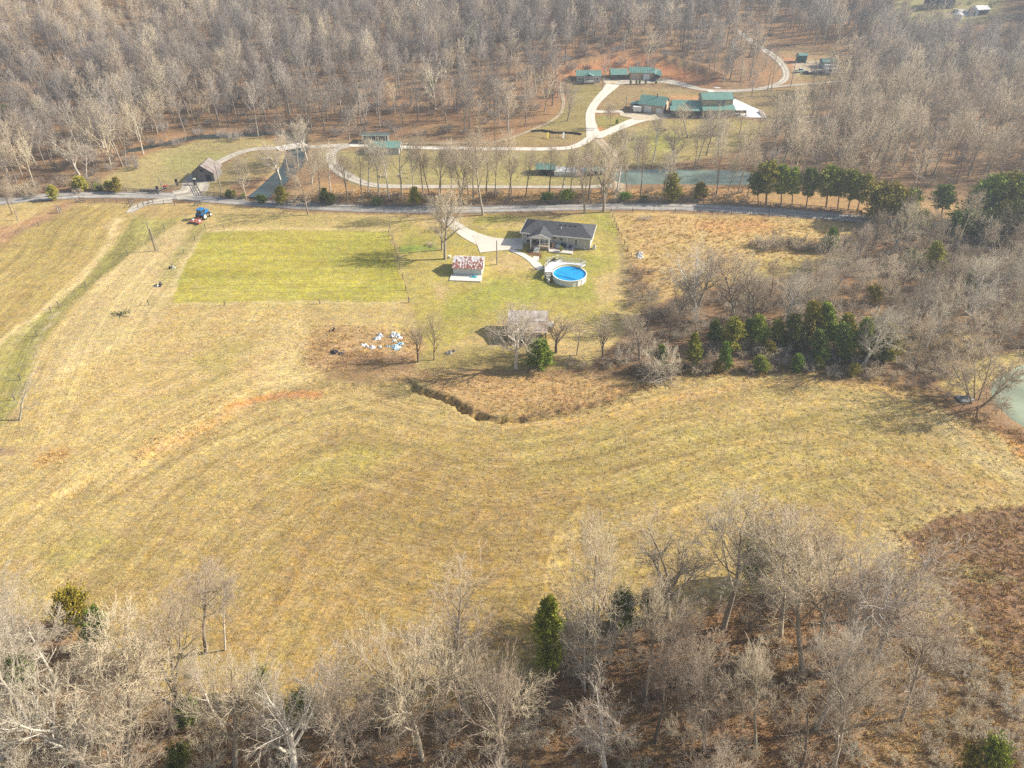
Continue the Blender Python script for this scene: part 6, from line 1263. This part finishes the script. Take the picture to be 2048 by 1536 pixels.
def car(px_, py_, rz, label, paint_, name='parked_car', group=None, s_=1.0, pickup=False, cat='car'):
    t = thing(name, label, cat, P1(px_, py_), rz, group); t.scale = (s_, s_, s_)
    prof = [(-2.2,.35),(2.2,.35),(2.2,.75),(1.9,.88),(1.0,.95),(-1.6,.95),(-2.15,.9)] if not pickup else [(-2.6,.4),(2.5,.4),(2.5,.85),(2.3,1.0),(1.0,1.05),(-2.6,1.05)]
    b_ = MB(); k = len(prof); b_.add([(x, -.86, z) for x, z in prof]+[(x, .86, z) for x, z in prof], [tuple(range(k)), tuple(range(2*k-1, k-1, -1))]+[(i, k+i, k+(i+1) % k, (i+1) % k) for i in range(k)]); b_.build('body', paint_, t)
    c0 = [(-1.5,.94),(1.05,.94),(.45,1.42),(-1.05,1.42)] if not pickup else [(-.6,1.04),(1.1,1.04),(.6,1.65),(-.5,1.65)]
    b_ = MB(); b_.add([(x, -.74, z) for x, z in c0]+[(x*.97, .74, z) for x, z in c0], [(0,1,2,3), (7,6,5,4)]+[(i, 4+i, 4+(i+1) % 4, (i+1) % 4) for i in range(4)]); g_ = b_.build('cabin', M_glass, t); x0, x1, zt = c0[3][0], c0[2][0], c0[2][1]; MB().box(x0-.03, x1+.03, -.75, .75, zt+.002, zt+.05).build('roof', paint_, g_)
    for x in (-1.4, 1.4):
        for y in (-.87, .69): MB().bar((x, y, .33), (x, y+.18, .33), .33, 12).build('wheel', M_tyre, t)
    for y in (-.6, .6): MB().box(2.19 if not pickup else 2.49, 2.23 if not pickup else 2.53, y-.15, y+.15, .6, .75).build('headlight', M_white, t)
    if pickup: MB().box(-2.5, -.7, -.72, .72, 1.052, 1.08).build('bed', M_dark, t)
    return t
Pw = mat('white_car_paint', (.72,.73,.74), .3, .03, 1, spec=.5); Pd = mat('dark_car_paint', (.03,.035,.05), .3, .1, 1, spec=.5); Pg = mat('pale_green_paint', (.45,.58,.52), .4, .05, 1); Pb = mat('blue_grey_paint', (.07,.09,.14), .35, .1, 1)
car(1911, 24.5, R(-4), 'white car parked on gravel beside the far two-storey house', Pw)
car(1600, 144.5, R(20), 'pale green pickup at the left of the gravel yard', Pg, 'pickup_truck', None, .9, True, 'truck')
for i, (x, y, lb, m_) in enumerate([(1613, 148, 'leftmost dark vehicle in the row at the yard edge', Pd), (1627, 148.5, 'second dark vehicle in the row at the yard edge', Pb), (1639, 148.5, 'third dark vehicle in the row at the yard edge', Pd), (1647, 148, 'rightmost dark vehicle in the row, before the campers', Pb)]): car(x, y, R(8*i-10), lb, m_, 'parked_car', 'dark vehicles at the yard edge', .8)
car(1310, 160.5, R(60), 'dark car under the wing roof of the wooden workshop', Pd)
car(1230, 158, R(0), 'dark blue car parked under the carport', Pb); car(1245, 158, R(0), 'dark grey car at the right of the carport', Pd)
t = thing('cargo_trailer', 'white box trailer parked before the garage lean-to', 'trailer', P1(1274, 224.5), R(-8)); MB().box(-1.5, 1.5, -.9, .9, .45, 2.2).build('body', M_white, t); MB().bar((1.5, 0, .5), (2.5, 0, .5), .06).build('drawbar', M_black, t)
for y in (-.98, .85): MB().bar((0, y, .35), (0, y+.14, .35), .35, 12).build('wheel', M_tyre, t)
# --- top right farm
t, L = bld('farmhouse', 'dark two-storey farmhouse with pale roof at the upper right corner', 'house', (1873, 18), (1906, 17)); Wd = 8; gable(t, L, Wd, 6.0, 7.8, mat('dark_brick', (.07,.08,.10), .9, .2, 1), M_trim, oh=.4)
for u in (.1, .3, .5, .85): opening(t, 'F', L*u+.2, 2.6, 1.0, 1.5, L, Wd)
for u in (.2, .7): opening(t, 'F', L*u+.2, .2, 1.0, 1.5, L, Wd)
MB().box(-4, -.02, 1, Wd-1, -1, 4.5).build('side_wing', mat('dark_brick', (.07,.08,.10)), t); MB().slab((-4.4, .5, 4.5), (-.02, .5, 6.0), (-.02, Wd-.5, 6.0), (-4.4, Wd-.5, 4.5), .1).build('wing_roof', M_trim, t)
t, L = bld('white_metal_shed', 'white metal shed with one open bay at the upper right corner', 'shed', (1953, 32), (1977, 29)); gable(t, L, 6, 2.9, 4.3, mat('white_metal_wall', (.60,.66,.68), .5, .05, 1), M_white, oh=.3); MB().box(-.06, -.003, 1.5, 4.0, 0, 2.6).build('open_bay', M_dark, t); MB().box(.5, L-.3, -.06, -.003, 0, 2.4).build('side_opening', M_dark, t)
t = thing('grain_bin', 'squat pale grey grain bin below the white car', 'tank', P1(1913, 40)); MB().lathe([(2.3, -.6), (2.3, 2.6), (2.35, 2.65)], 20).build('wall', mat('galvanised', (.42,.47,.48), .5, .1, 1, metal=.3), t, False); MB().lathe([(2.42, 2.66), (1.2, 3.4), (.3, 3.85)], 20).build('roof', M_trim, t)

# ---------------------------------------------------------------- tractor and mower
pa, pb = P1(399, 438.5), P1(410, 438.5); pf = P1(418.7, 433.5); mid = (pa+pb)/2; fd = math.atan2(pf.y-pb.y, pf.x-pb.x)
M_tb = mat('blue_tractor_paint', (.015,.17,.42), .35, .1, 1, spec=.5); M_rim = mat('pale_wheel_rim', (.66,.66,.62), .5, .05, 1); M_red = mat('faded_red_paint', (.36,.08,.06), .6, .25, 2, col2=(.46,.20,.16))
t = thing('tractor', 'blue cab tractor parked on the field verge', 'tractor', mid, fd); t.scale = (1.15,)*3
MB().box(-.5, 1.2, -.42, .42, .7, 1.15).build('chassis', M_black, t); b_ = MB(); b_.add([(.9,-.36,1.1),(2.65,-.30,1.05),(2.65,.30,1.05),(.9,.36,1.1),(.9,-.36,1.75),(2.6,-.28,1.55),(2.6,.28,1.55),(.9,.36,1.75)], [(0,3,2,1),(4,5,6,7),(0,1,5,4),(1,2,6,5),(2,3,7,6),(3,0,4,7)]); b_.build('hood', M_tb, t); MB().box(1.2, 2.7, -.28, .28, .65, 1.06).build('engine', M_black, t)
cb = MB().box(-.55, .95, -.62, .62, 1.15, 1.45).build('cab', M_tb, t); MB().box(-.5, .88, -.58, .58, 1.452, 2.35).build('window', M_glass, cb); MB().box(-.65, 1.0, -.7, .7, 2.353, 2.52).build('cab_roof', M_tb, cb)
for x in (-.52, .9):
    for y in (-.62, .56): MB().box(x, x+.06, y, y+.06, 1.45, 2.36).build('cab_post', M_tb, cb)
for y, y1 in ((-1.0, -.62), (.62, 1.0)):
    MB().slab((-.8, y, 1.35), (.0, y, 1.72), (.0, y1, 1.72), (-.8, y1, 1.35), .06).build('fender', M_tb, t); MB().slab((.0, y, 1.72), (.75, y, 1.35), (.75, y1, 1.35), (.0, y1, 1.72), .06).build('fender', M_tb, t)
    w_ = MB().lathe([(.45, 0), (.76, 0), (.80, .08), (.80, .34), (.76, .42), (.45, .42)], 22).build('rear_wheel', M_tyre, t); w_.rotation_euler = (math.pi/2, 0, 0); w_.location = (0, y1 if y > 0 else y1+.05, .8)
    w_.location = (0, (y if y > 0 else y1)+(.42 if y > 0 else 0), .8); q = MB().lathe([(.1, -.03), (.46, -.02), (.46, .44), (.1, .45)], 16).build('rim', M_rim, w_)
    yy = .95 if y > 0 else -.67; w_ = MB().lathe([(.28, 0), (.46, 0), (.5, .06), (.5, .22), (.46, .28), (.28, .28)], 18).build('front_wheel', M_tyre, t); w_.rotation_euler = (math.pi/2, 0, 0); w_.location = (2.15, yy, .5); MB().lathe([(.08, -.02), (.29, -.02), (.29, .30), (.08, .30)], 14).build('rim', M_rim, w_)
MB().bar((1.1, .25, 1.6), (1.1, .25, 2.5), .04).build('exhaust', M_black, t)
q = P1(394, 445.5); t = thing('rotary_mower', 'faded red rotary mower hitched behind the blue tractor', 'mower', q, fd-R(8)+R(0)); MB().prism([(-1.0,-1.7),(.6,-1.7),(1.0,-.8),(1.0,.8),(.6,1.7),(-1.0,1.7)], .35, .62).build('deck', M_red, t)
MB().bar((.9, 0, .6), (2.4, .1, .7), .07).build('drawbar', M_red, t); MB().bar((.2, -.9, .8), (.9, 0, 1.1), .06).build('brace', M_red, t); MB().bar((.2, .9, .8), (.9, 0, 1.1), .06).build('brace', M_red, t)
for y in (-1.1, 0, 1.1): MB().box(-.3, .2, y-.22, y+.22, .622, .9).build('gearbox', M_rim if y else M_red, t)
for y in (-1.2, 1.2): MB().bar((-1.4, y-.08, .28), (-1.4, y+.08, .28), .28, 10).build('wheel', M_tyre, t); MB().bar((-1.4, y, .3), (-.9, y, .5), .05).build('wheel_arm', M_red, t)
# red and dark implements by the gate
t = thing('red_implement', 'small red farm implement on the grass behind the roadside gate', 'implement', P1(333, 377)); MB().box(-.8, .6, -.4, .4, .5, .9).build('frame', mat('red_paint', (.42,.03,.02), .5, .2, 2), t); MB().bar((-.4, -.5, .35), (-.4, .5, .35), .35, 10).build('roller', M_tyre, t); MB().bar((.5, 0, .6), (1.5, 0, .4), .06).build('hitch', mat('red_paint', (.42,.03,.02)), t)
t = thing('hay_rake', 'long dark farm implement lying along the roadside fence', 'implement', P1(302, 383)); MB().bar((-3, 0, .5), (3, .2, .5), .12).build('beam', M_fence, t)
for k in range(6): MB().bar((-2.6+k, -.3, .4), (-2.5+k, .5, .4), .4, 8).build('rake_wheel', M_fence, t)

# ---------------------------------------------------------------- poles and fences
def pole(bx, by, tx, ty, label, arm=False, twin=False):
    p = P1(bx, by); v = (768-ty)/F; H = CAM_H-(SN-v*CS)/(CS+v*SN)*p.y-p.z; t = thing('utility_pole', label, 'pole', p, 0, 'utility poles'); MB().bar((0, 0, -.5), (0, 0, H), .17, 8, .12).build('shaft', M_pole, t)
    if arm: MB().box(-1.1, 1.1, -.06, .06, H-.7, H-.55).build('crossarm', M_pole, t)
    if twin: MB().bar((.75, .1, -.4), (.25, 0, H-1.5), .12, 8, .1).build('brace_pole', M_pole, t)
pole(311, 502, 293, 446, 'twin-shafted pole in the left field with a long shadow', twin=True); pole(994, 529, 991, 481, 'light pole beside the house driveway'); pole(443, 384, 429, 326, 'leaning thin pole in front of the weathered barn')
pole(1581, 174, 1595, 108, 'dark pole between the gravel fork and the gravel yard', True); pole(1640, 168, 1649, 122, 'dark pole below the white campers'); pole(1535, 180, 1541, 136, 'pole standing at the bend of the gravel lane'); pole(325, 379, 319, 356, 'short pole behind the roadside gate'); pole(1252, 213, 1253, 190, 'small pole on the bank left of the beige garage'); pole(779, 473, 779, 458, 'short post at the top right corner of the green plot')
def fence(name, label, pix, ph=1.2, sp=3.0, rails=(), wires=(), pr_=.07, rm=None, cat='fence', group=None):
    rm = rm or M_fence; w3 = P([p[0] for p in pix], [p[1] for p in pix]); pts = [(p.x, p.y) for p in w3]; pp = []
    for (ax, ay), (bx, by) in zip(pts[:-1], pts[1:]):
        k = max(1, round(math.hypot(bx-ax, by-ay)/sp)); pp += [(ax+(bx-ax)*i/k, ay+(by-ay)*i/k) for i in range(k)]
    pp.append(pts[-1]); o_ = Vector((pp[0][0], pp[0][1], G(*pp[0]))); t = thing(name, label, cat, o_, 0, group); P3 = [Vector((x, y, G(x, y)))-o_ for x, y in pp]
    pm = MB().box(-pr_, pr_, -pr_, pr_, -.3, ph).build('post', rm, t).data; first = t.children[0] if t.children else None
    for i, q in enumerate(P3):
        if i == 0: continue
        o = link(bpy.data.objects.new('post', pm), t); o.location = q; o.rotation_euler = (rd_.uniform(-.04, .04), rd_.uniform(-.04, .04), 0)
    rail = None
    for a_, b_ in zip(P3[:-1], P3[1:]):
        for z in rails:
            if rail is None: rail = MB().box(0, 1, -.03, .03, -.075, .075).build('rail', rm, t); o = rail
            else: o = link(bpy.data.objects.new('rail', rail.data), t)
            d = b_-a_; o.location = a_+Vector((0, -.1, z)); o.rotation_euler = (0, -math.atan2(d.z, math.hypot(d.x, d.y)), math.atan2(d.y, d.x)); o.scale = (d.length, 1, 1)
    for z in wires:
        b_ = MB()
        for p_, q_ in zip(P3[:-1], P3[1:]): b_.bar(p_+Vector((0, 0, z)), q_+Vector((0, 0, z)), .012, 3)
        b_.build('wire', M_wire, t)
    return t
rd_ = random.Random(9)
fence('board_fence', 'dark three-rail board fence running along the far side of the road', [(402,390),(470,398),(560,407),(640,410),(750,414),(900,414),(1050,411),(1200,407),(1350,406),(1500,411),(1640,421),(1720,430)], 1.35, 2.6, (.45, .85, 1.25))
fence('board_fence', 'dark board fence left of the roadside gate below the barn field', [(236,382),(270,385),(317,388)], 1.3, 2.4, (.4, .8, 1.2))
fence('board_fence', 'board fence with gate posts along the barn entrance', [(318,388),(336,380),(355,373),(376,371),(392,370)], 1.4, 2.4, (.45, 1.1))
fence('board_fence', 'short board fence at the right side of the barn entrance', [(392,371),(400,386),(402,390)], 1.4, 2.4, (.45, .85, 1.25))
for i, (x, y, lb) in enumerate([(317, 386, 'dark gate pillar at the left of the barn entrance'), (355, 371.5, 'dark gate pillar in the middle of the barn entrance'), (391.5, 370.5, 'dark gate pillar with a pale cap at the right of the barn entrance')]):
    t = thing('gate_pillar', lb, 'pillar', P1(x, y), 0, 'gate pillars of the barn entrance'); MB().box(-.3, .3, -.3, .3, -.3, 1.9).build('shaft', M_dark, t); MB().box(-.36, .36, -.36, .36, 1.902, 2.02).build('cap', M_trim if i == 2 else M_dark, t)
fence('field_gate', 'small wooden field gate frame left of the tractor', [(390.5,410),(402,411)], 1.5, 2.0, (.5, 1.2), cat='gate')
fence('field_gate', 'wooden gate frame left of the gravel field entrance', [(258,406),(270,407),(262,415)], 1.5, 2.0, (.5, 1.2), cat='gate')
fence('field_gate', 'wooden gate frame right of the gravel field entrance', [(297,407),(307,408)], 1.5, 2.0, (.5, 1.2), cat='gate')
fence('field_gate', 'wooden brace frame at the upper left corner of the left field', [(153,406),(161,403),(171,405)], 1.5, 2.0, (.5, 1.2), cat='gate')
fence('wire_fence', 'wire fence from the gravel entrance down the diagonal lane', [(396,412),(329,458),(256,511),(173,574),(118,614),(103,625),(75,672),(42,760),(30,800)], 1.4, 14, (), (.5, .9, 1.25))
fence('wire_fence', 'low wire fence along the road at the top of the left field', [(171,404),(210,406),(258,406)], 1.3, 3.2, (), (.5, 1.2)); fence('wire_fence', 'low wire fence between the gravel entrance and the tractor gate', [(307,408),(350,411),(390,411)], 1.3, 4, (), (.5, 1.2))
fence('wire_fence', 'wire fence on the left edge of the left field along the red dirt', [(153,406),(122,421),(78,452),(0,500)], 1.3, 12, (), (.5, 1.2)); fence('wire_fence', 'short post fence along the gravel entrance', [(277,416),(288,412),(297,408)], 1.3, 2.5, (), (.6, 1.2))
fence('wire_fence', 'wire fence along the left edge of the green plot', [(449,459),(411,457),(345,537),(298,610)], 1.3, 8, (), (.5, 1.2)); fence('wire_fence', 'wire fence along the right edge of the green plot', [(780,458),(790,500),(818,604)], 1.3, 6, (), (.5, 1.2))
fence('wire_fence', 'wire fence along the lower edge of the green plot', [(298,610),(450,610),(640,608),(818,606)], 1.2, 14, (), (.5, 1.1)); fence('wire_fence', 'wire fence between the yard and the broom sedge meadow', [(1222,425),(1236,465),(1262,515)], 1.3, 3.5, (), (.5, 1.2))
fence('wire_fence', 'roadside wire fence along the top of the broom sedge meadow', [(1222,424),(1350,426),(1500,431),(1690,446)], 1.3, 5, (), (.5, 1.2))
for x, y, lb in ((117, 426, 'left one of two stout posts by the red dirt'), (121, 425, 'right one of two stout posts by the red dirt')):
    t = thing('fence_post', lb, 'post', P1(x, y)); MB().bar((0, 0, -.3), (0, 0, 1.7), .16, 8).build('shaft', M_pole, t); MB().bar((0, 0, 1.701), (0, 0, 1.76), .18, 8).build('cap', M_fence, t)

# ---------------------------------------------------------------- small things
def heap(name, label, cat, px_, py_, m, n_, r0, sd, parts='piece', flat=.35, group=None, sx=1.6, sy=1.0):
    t = thing(name, label, cat, P1(px_, py_), 0, group); r = random.Random(sd)
    for k in range(n_):
        o = crumple(parts, t, m if not isinstance(m, list) else m[k % len(m)], r0*r.uniform(.5, 1.0), flat*r.uniform(.5, 1.2), sd*10+k, r.uniform(.7, 1.4), r.uniform(.5, 1)); o.location = (r.uniform(-1, 1)*r0*sx, r.uniform(-1, 1)*r0*sy, 0)
    return t
M_wp = mat('white_plastic_sheet', (.74,.77,.80), .5, .1, 2); M_bp = mat('blue_plastic_sheet', (.12,.36,.52), .5, .2, 2, col2=(.45,.62,.70)); M_kp = mat('black_plastic_sheet', (.035,.04,.06), .4, .3, 3)
heap('white_plastic_heap', 'white plastic sheeting heap at the lower left of the debris', 'plastic', 735, 694, M_wp, 5, .75, 1, 'sheet'); heap('white_plastic_heap', 'white plastic heap at the top left of the debris', 'plastic', 756, 673, M_wp, 6, .65, 2, 'sheet', sx=.8, sy=1.6)
heap('white_plastic_heap', 'largest white plastic heap at the top of the debris', 'plastic', 787, 675, M_wp, 8, .8, 3, 'sheet', sx=1.6, sy=1.8); heap('blue_tarp_heap', 'crumpled blue tarp below the largest white heap', 'tarp', 791, 692, [M_bp, M_wp, M_bp, M_bp], 7, .8, 4, 'sheet', sx=2.0, sy=1.5)
heap('plastic_scrap', 'single white scrap between the debris heaps', 'plastic', 757, 695, M_wp, 2, .3, 5, 'sheet'); heap('black_tarp_heap', 'black crumpled plastic left of the debris on the slope', 'tarp', 676, 706, M_kp, 5, .6, 6, 'sheet'); heap('black_tarp_heap', 'small black plastic heap at the upper left of the orange slope', 'tarp', 666, 661, M_kp, 3, .45, 7, 'sheet')
heap('black_tarp_heap', 'upper black heap beside the green plot corner', 'tarp', 347, 536, [M_kp, M_trim], 4, .5, 8, 'sheet'); heap('black_tarp_heap', 'lower black heap left of the green plot corner', 'tarp', 322, 571, [M_kp, M_kp, M_trim], 5, .65, 9, 'sheet')
heap('white_junk_heap', 'white junk heap at the yard edge beside the meadow', 'junk', 1281, 512, [M_wp, M_trim], 8, .6, 10, 'piece', .6, sx=.9, sy=2.4); heap('boulder_pile', 'pale limestone rubble beside the two thin dark trees', 'rocks', 900, 706, mat('limestone', (.38,.36,.33), .9, .15, 1.5), 4, .5, 11, 'rock', .4)
def boulder(px_, py_, r_, label, m):
    t = thing('boulder', label, 'rock', P1(px_, py_)); b_ = bmesh.new(); bmesh.ops.create_icosphere(b_, subdivisions=3, radius=r_)
    for v_ in b_.verts: v_.co *= 1+.22*math.sin(v_.co.x*2.3+1)*math.cos(v_.co.y*2.9)+.1*math.sin(v_.co.z*5); v_.co.z *= .6; v_.co.x *= 1.35
    me_ = bpy.data.meshes.new('stone'); b_.to_mesh(me_); b_.free(); me_.materials.append(m); link(bpy.data.objects.new('stone', me_), t)
boulder(1929, 799, 1.15, 'dark grey boulder left of the pond-side leaning bush', mat('dark_rock', (.12,.13,.135), .9, .3, 1, .3, col2=(.27,.28,.28)))
def sticks(name, label, cat, px_, py_, n_, r_, L_, m, sd, hgt_=.5, r1=.06):
    t = thing(name, label, cat, P1(px_, py_)); rr = random.Random(sd)
    for k in range(n_):
        a_ = rr.uniform(0, 6.28); c = Vector((rr.uniform(-r_, r_), rr.uniform(-r_, r_)*.6, rr.uniform(.02, hgt_))); d = Vector((math.cos(a_), math.sin(a_), rr.uniform(-.1, .25)))*L_*rr.uniform(.4, 1); MB().bar(c-d/2, c+d/2, r1*rr.uniform(.5, 1), 5, r1*.3).build('branch', m, t)
M_dst = mat('dry_sticks', (.24,.19,.15), .95, .3, 2, col2=(.45,.40,.34)); M_gst = mat('mossy_timber', (.10,.10,.045), .95, .3, 2, col2=(.22,.21,.10))
sticks('brush_pile', 'grey burn pile of branches in the upper broom sedge meadow', 'brush pile', 1290, 440, 40, 1.8, 2.4, M_dst, 1, 1.0); sticks('timber_pile', 'mossy heap of old timbers in the left field', 'timber', 243, 629, 18, 1.4, 2.6, M_gst, 2, .5, .12)
sticks('fallen_branches', 'pale fallen branches at the tip of the grassy bowl', 'branches', 1318, 763, 34, 3.0, 5.0, mat('bleached_wood', (.38,.33,.26), .9, .2, 2), 3, 1.2, .09); sticks('brush_pile', 'pale heap of cut branches at the top of the barn field', 'brush pile', 360, 281, 22, 2.4, 4, M_dst, 4, 1.2)
sticks('brush_pile', 'pile of brush beside the large yard tree', 'brush pile', 864, 492, 24, 1.3, 1.8, M_dst, 5, .7); sticks('brush_pile', 'dark branch heap by the yard trees near the driveway', 'brush pile', 868, 463, 30, 1.5, 2.4, M_fence, 6, 1.2)
sticks('log_pile', 'logs lying in the creek meadow behind the roadside trees', 'logs', 790, 352, 16, 4.5, 4, M_dst, 7, .5, .14); sticks('brush_pile', 'dark brush heap by the creek bend right of the barn', 'brush pile', 530, 345, 26, 2.5, 3, M_fence, 8, 1.2); sticks('brush_pile', 'brush heap on the woods edge right of the old pole shed', 'brush pile', 1150, 722, 30, 3, 3, M_dst, 9, .8)
t = thing('fire_pit', 'ring of stones round a fire pit on the farmhouse lawn', 'fire pit', P1(1322, 260))
for k in range(14): MB().box(-.25, .25, -.2, .2, -.1, .3).build('stone', mat('pit_stone', (.22,.15,.11), .95, .3, 1), t).location = (1.8*math.cos(k*.449), 1.3*math.sin(k*.449), 0)
# play yard
rp = P([1062, 1085, 1110, 1140, 1163], [264, 262.5, 267, 267, 270]); o_ = rp[0]; t = thing('retaining_wall', 'low dark timber retaining wall behind the play yard', 'wall', o_)
for a_, b_ in zip(rp[:-1], rp[1:]):
    for z in (.15, .5): MB().bar(a_-o_+Vector((0, 0, z)), b_-o_+Vector((0, 0, z)), .2, 4).build('timber', M_dark, t)
for bx, lb, sl in ((1108, 'swing set with the yellow slide at the play yard', True), (1139, 'wooden swing set with the pale slide at the right of the play yard', False)):
    t = thing('swing_set', lb, 'swing set', P1(bx, 274)); 
    for x in (-1.6, 1.6):
        for y in (-.8, .8): MB().bar((x, y, -.1), (x, 0, 2.4), .07, 5).build('leg', M_deckw, t)
    MB().bar((-1.7, 0, 2.4), (1.7, 0, 2.4), .08, 5).build('beam', M_deckw, t)
    for x in (-.7, .6):
        MB().box(x-.22, x+.22, -.1, .1, .5, .55).build('swing_seat', M_black, t)
    MB().slab((-2.6, -2.2, .15), (-2.0, -2.2, .15), (-1.8, -.2, 1.7), (-2.4, -.2, 1.7), .08).build('slide', mat('yellow_plastic', (.65,.50,.06), .5, .05, 1) if sl else M_trim, t)
for i, x in enumerate((1261.5, 1273, 1279.5, 1291.5, 1312)): E(x, 169, x, 161.5, 4.2, 'bush', i, 'dark', label=['leftmost small shrub on the bank before the wooden workshop', 'second small shrub on the bank before the workshop', 'third small shrub on the bank before the workshop', 'fourth small shrub on the bank before the workshop', 'rightmost small shrub on the bank before the workshop'][i], name='small_shrub', cat='shrub', group='shrubs on the bank')
# ---------------------------------------------------------------- the air between here and the far hills
zx = 905.0; hz_ = MB().box(-zx, zx, -401, 1310, float(gz.min())-1.5, float(max(gz.max(), CAM_H))+24); print('terrain', gz.min(), gz.max()); hm_ = bpy.data.materials.new('haze'); hm_.use_nodes = True; n, l = hm_.node_tree.nodes, hm_.node_tree.links
n.remove(n['Principled BSDF']); pv = n.new('ShaderNodeVolumePrincipled'); pv.inputs['Color'].default_value = (.72,.83,1,1); pv.inputs['Density'].default_value = .00038; pv.inputs['Anisotropy'].default_value = .2
l.new(pv.outputs[0], n['Material Output'].inputs['Volume']); hz = hz_.build('haze', hm_); tag(hz, kind='stuff'); hz['label'] = 'thin blue winter haze over the valley'
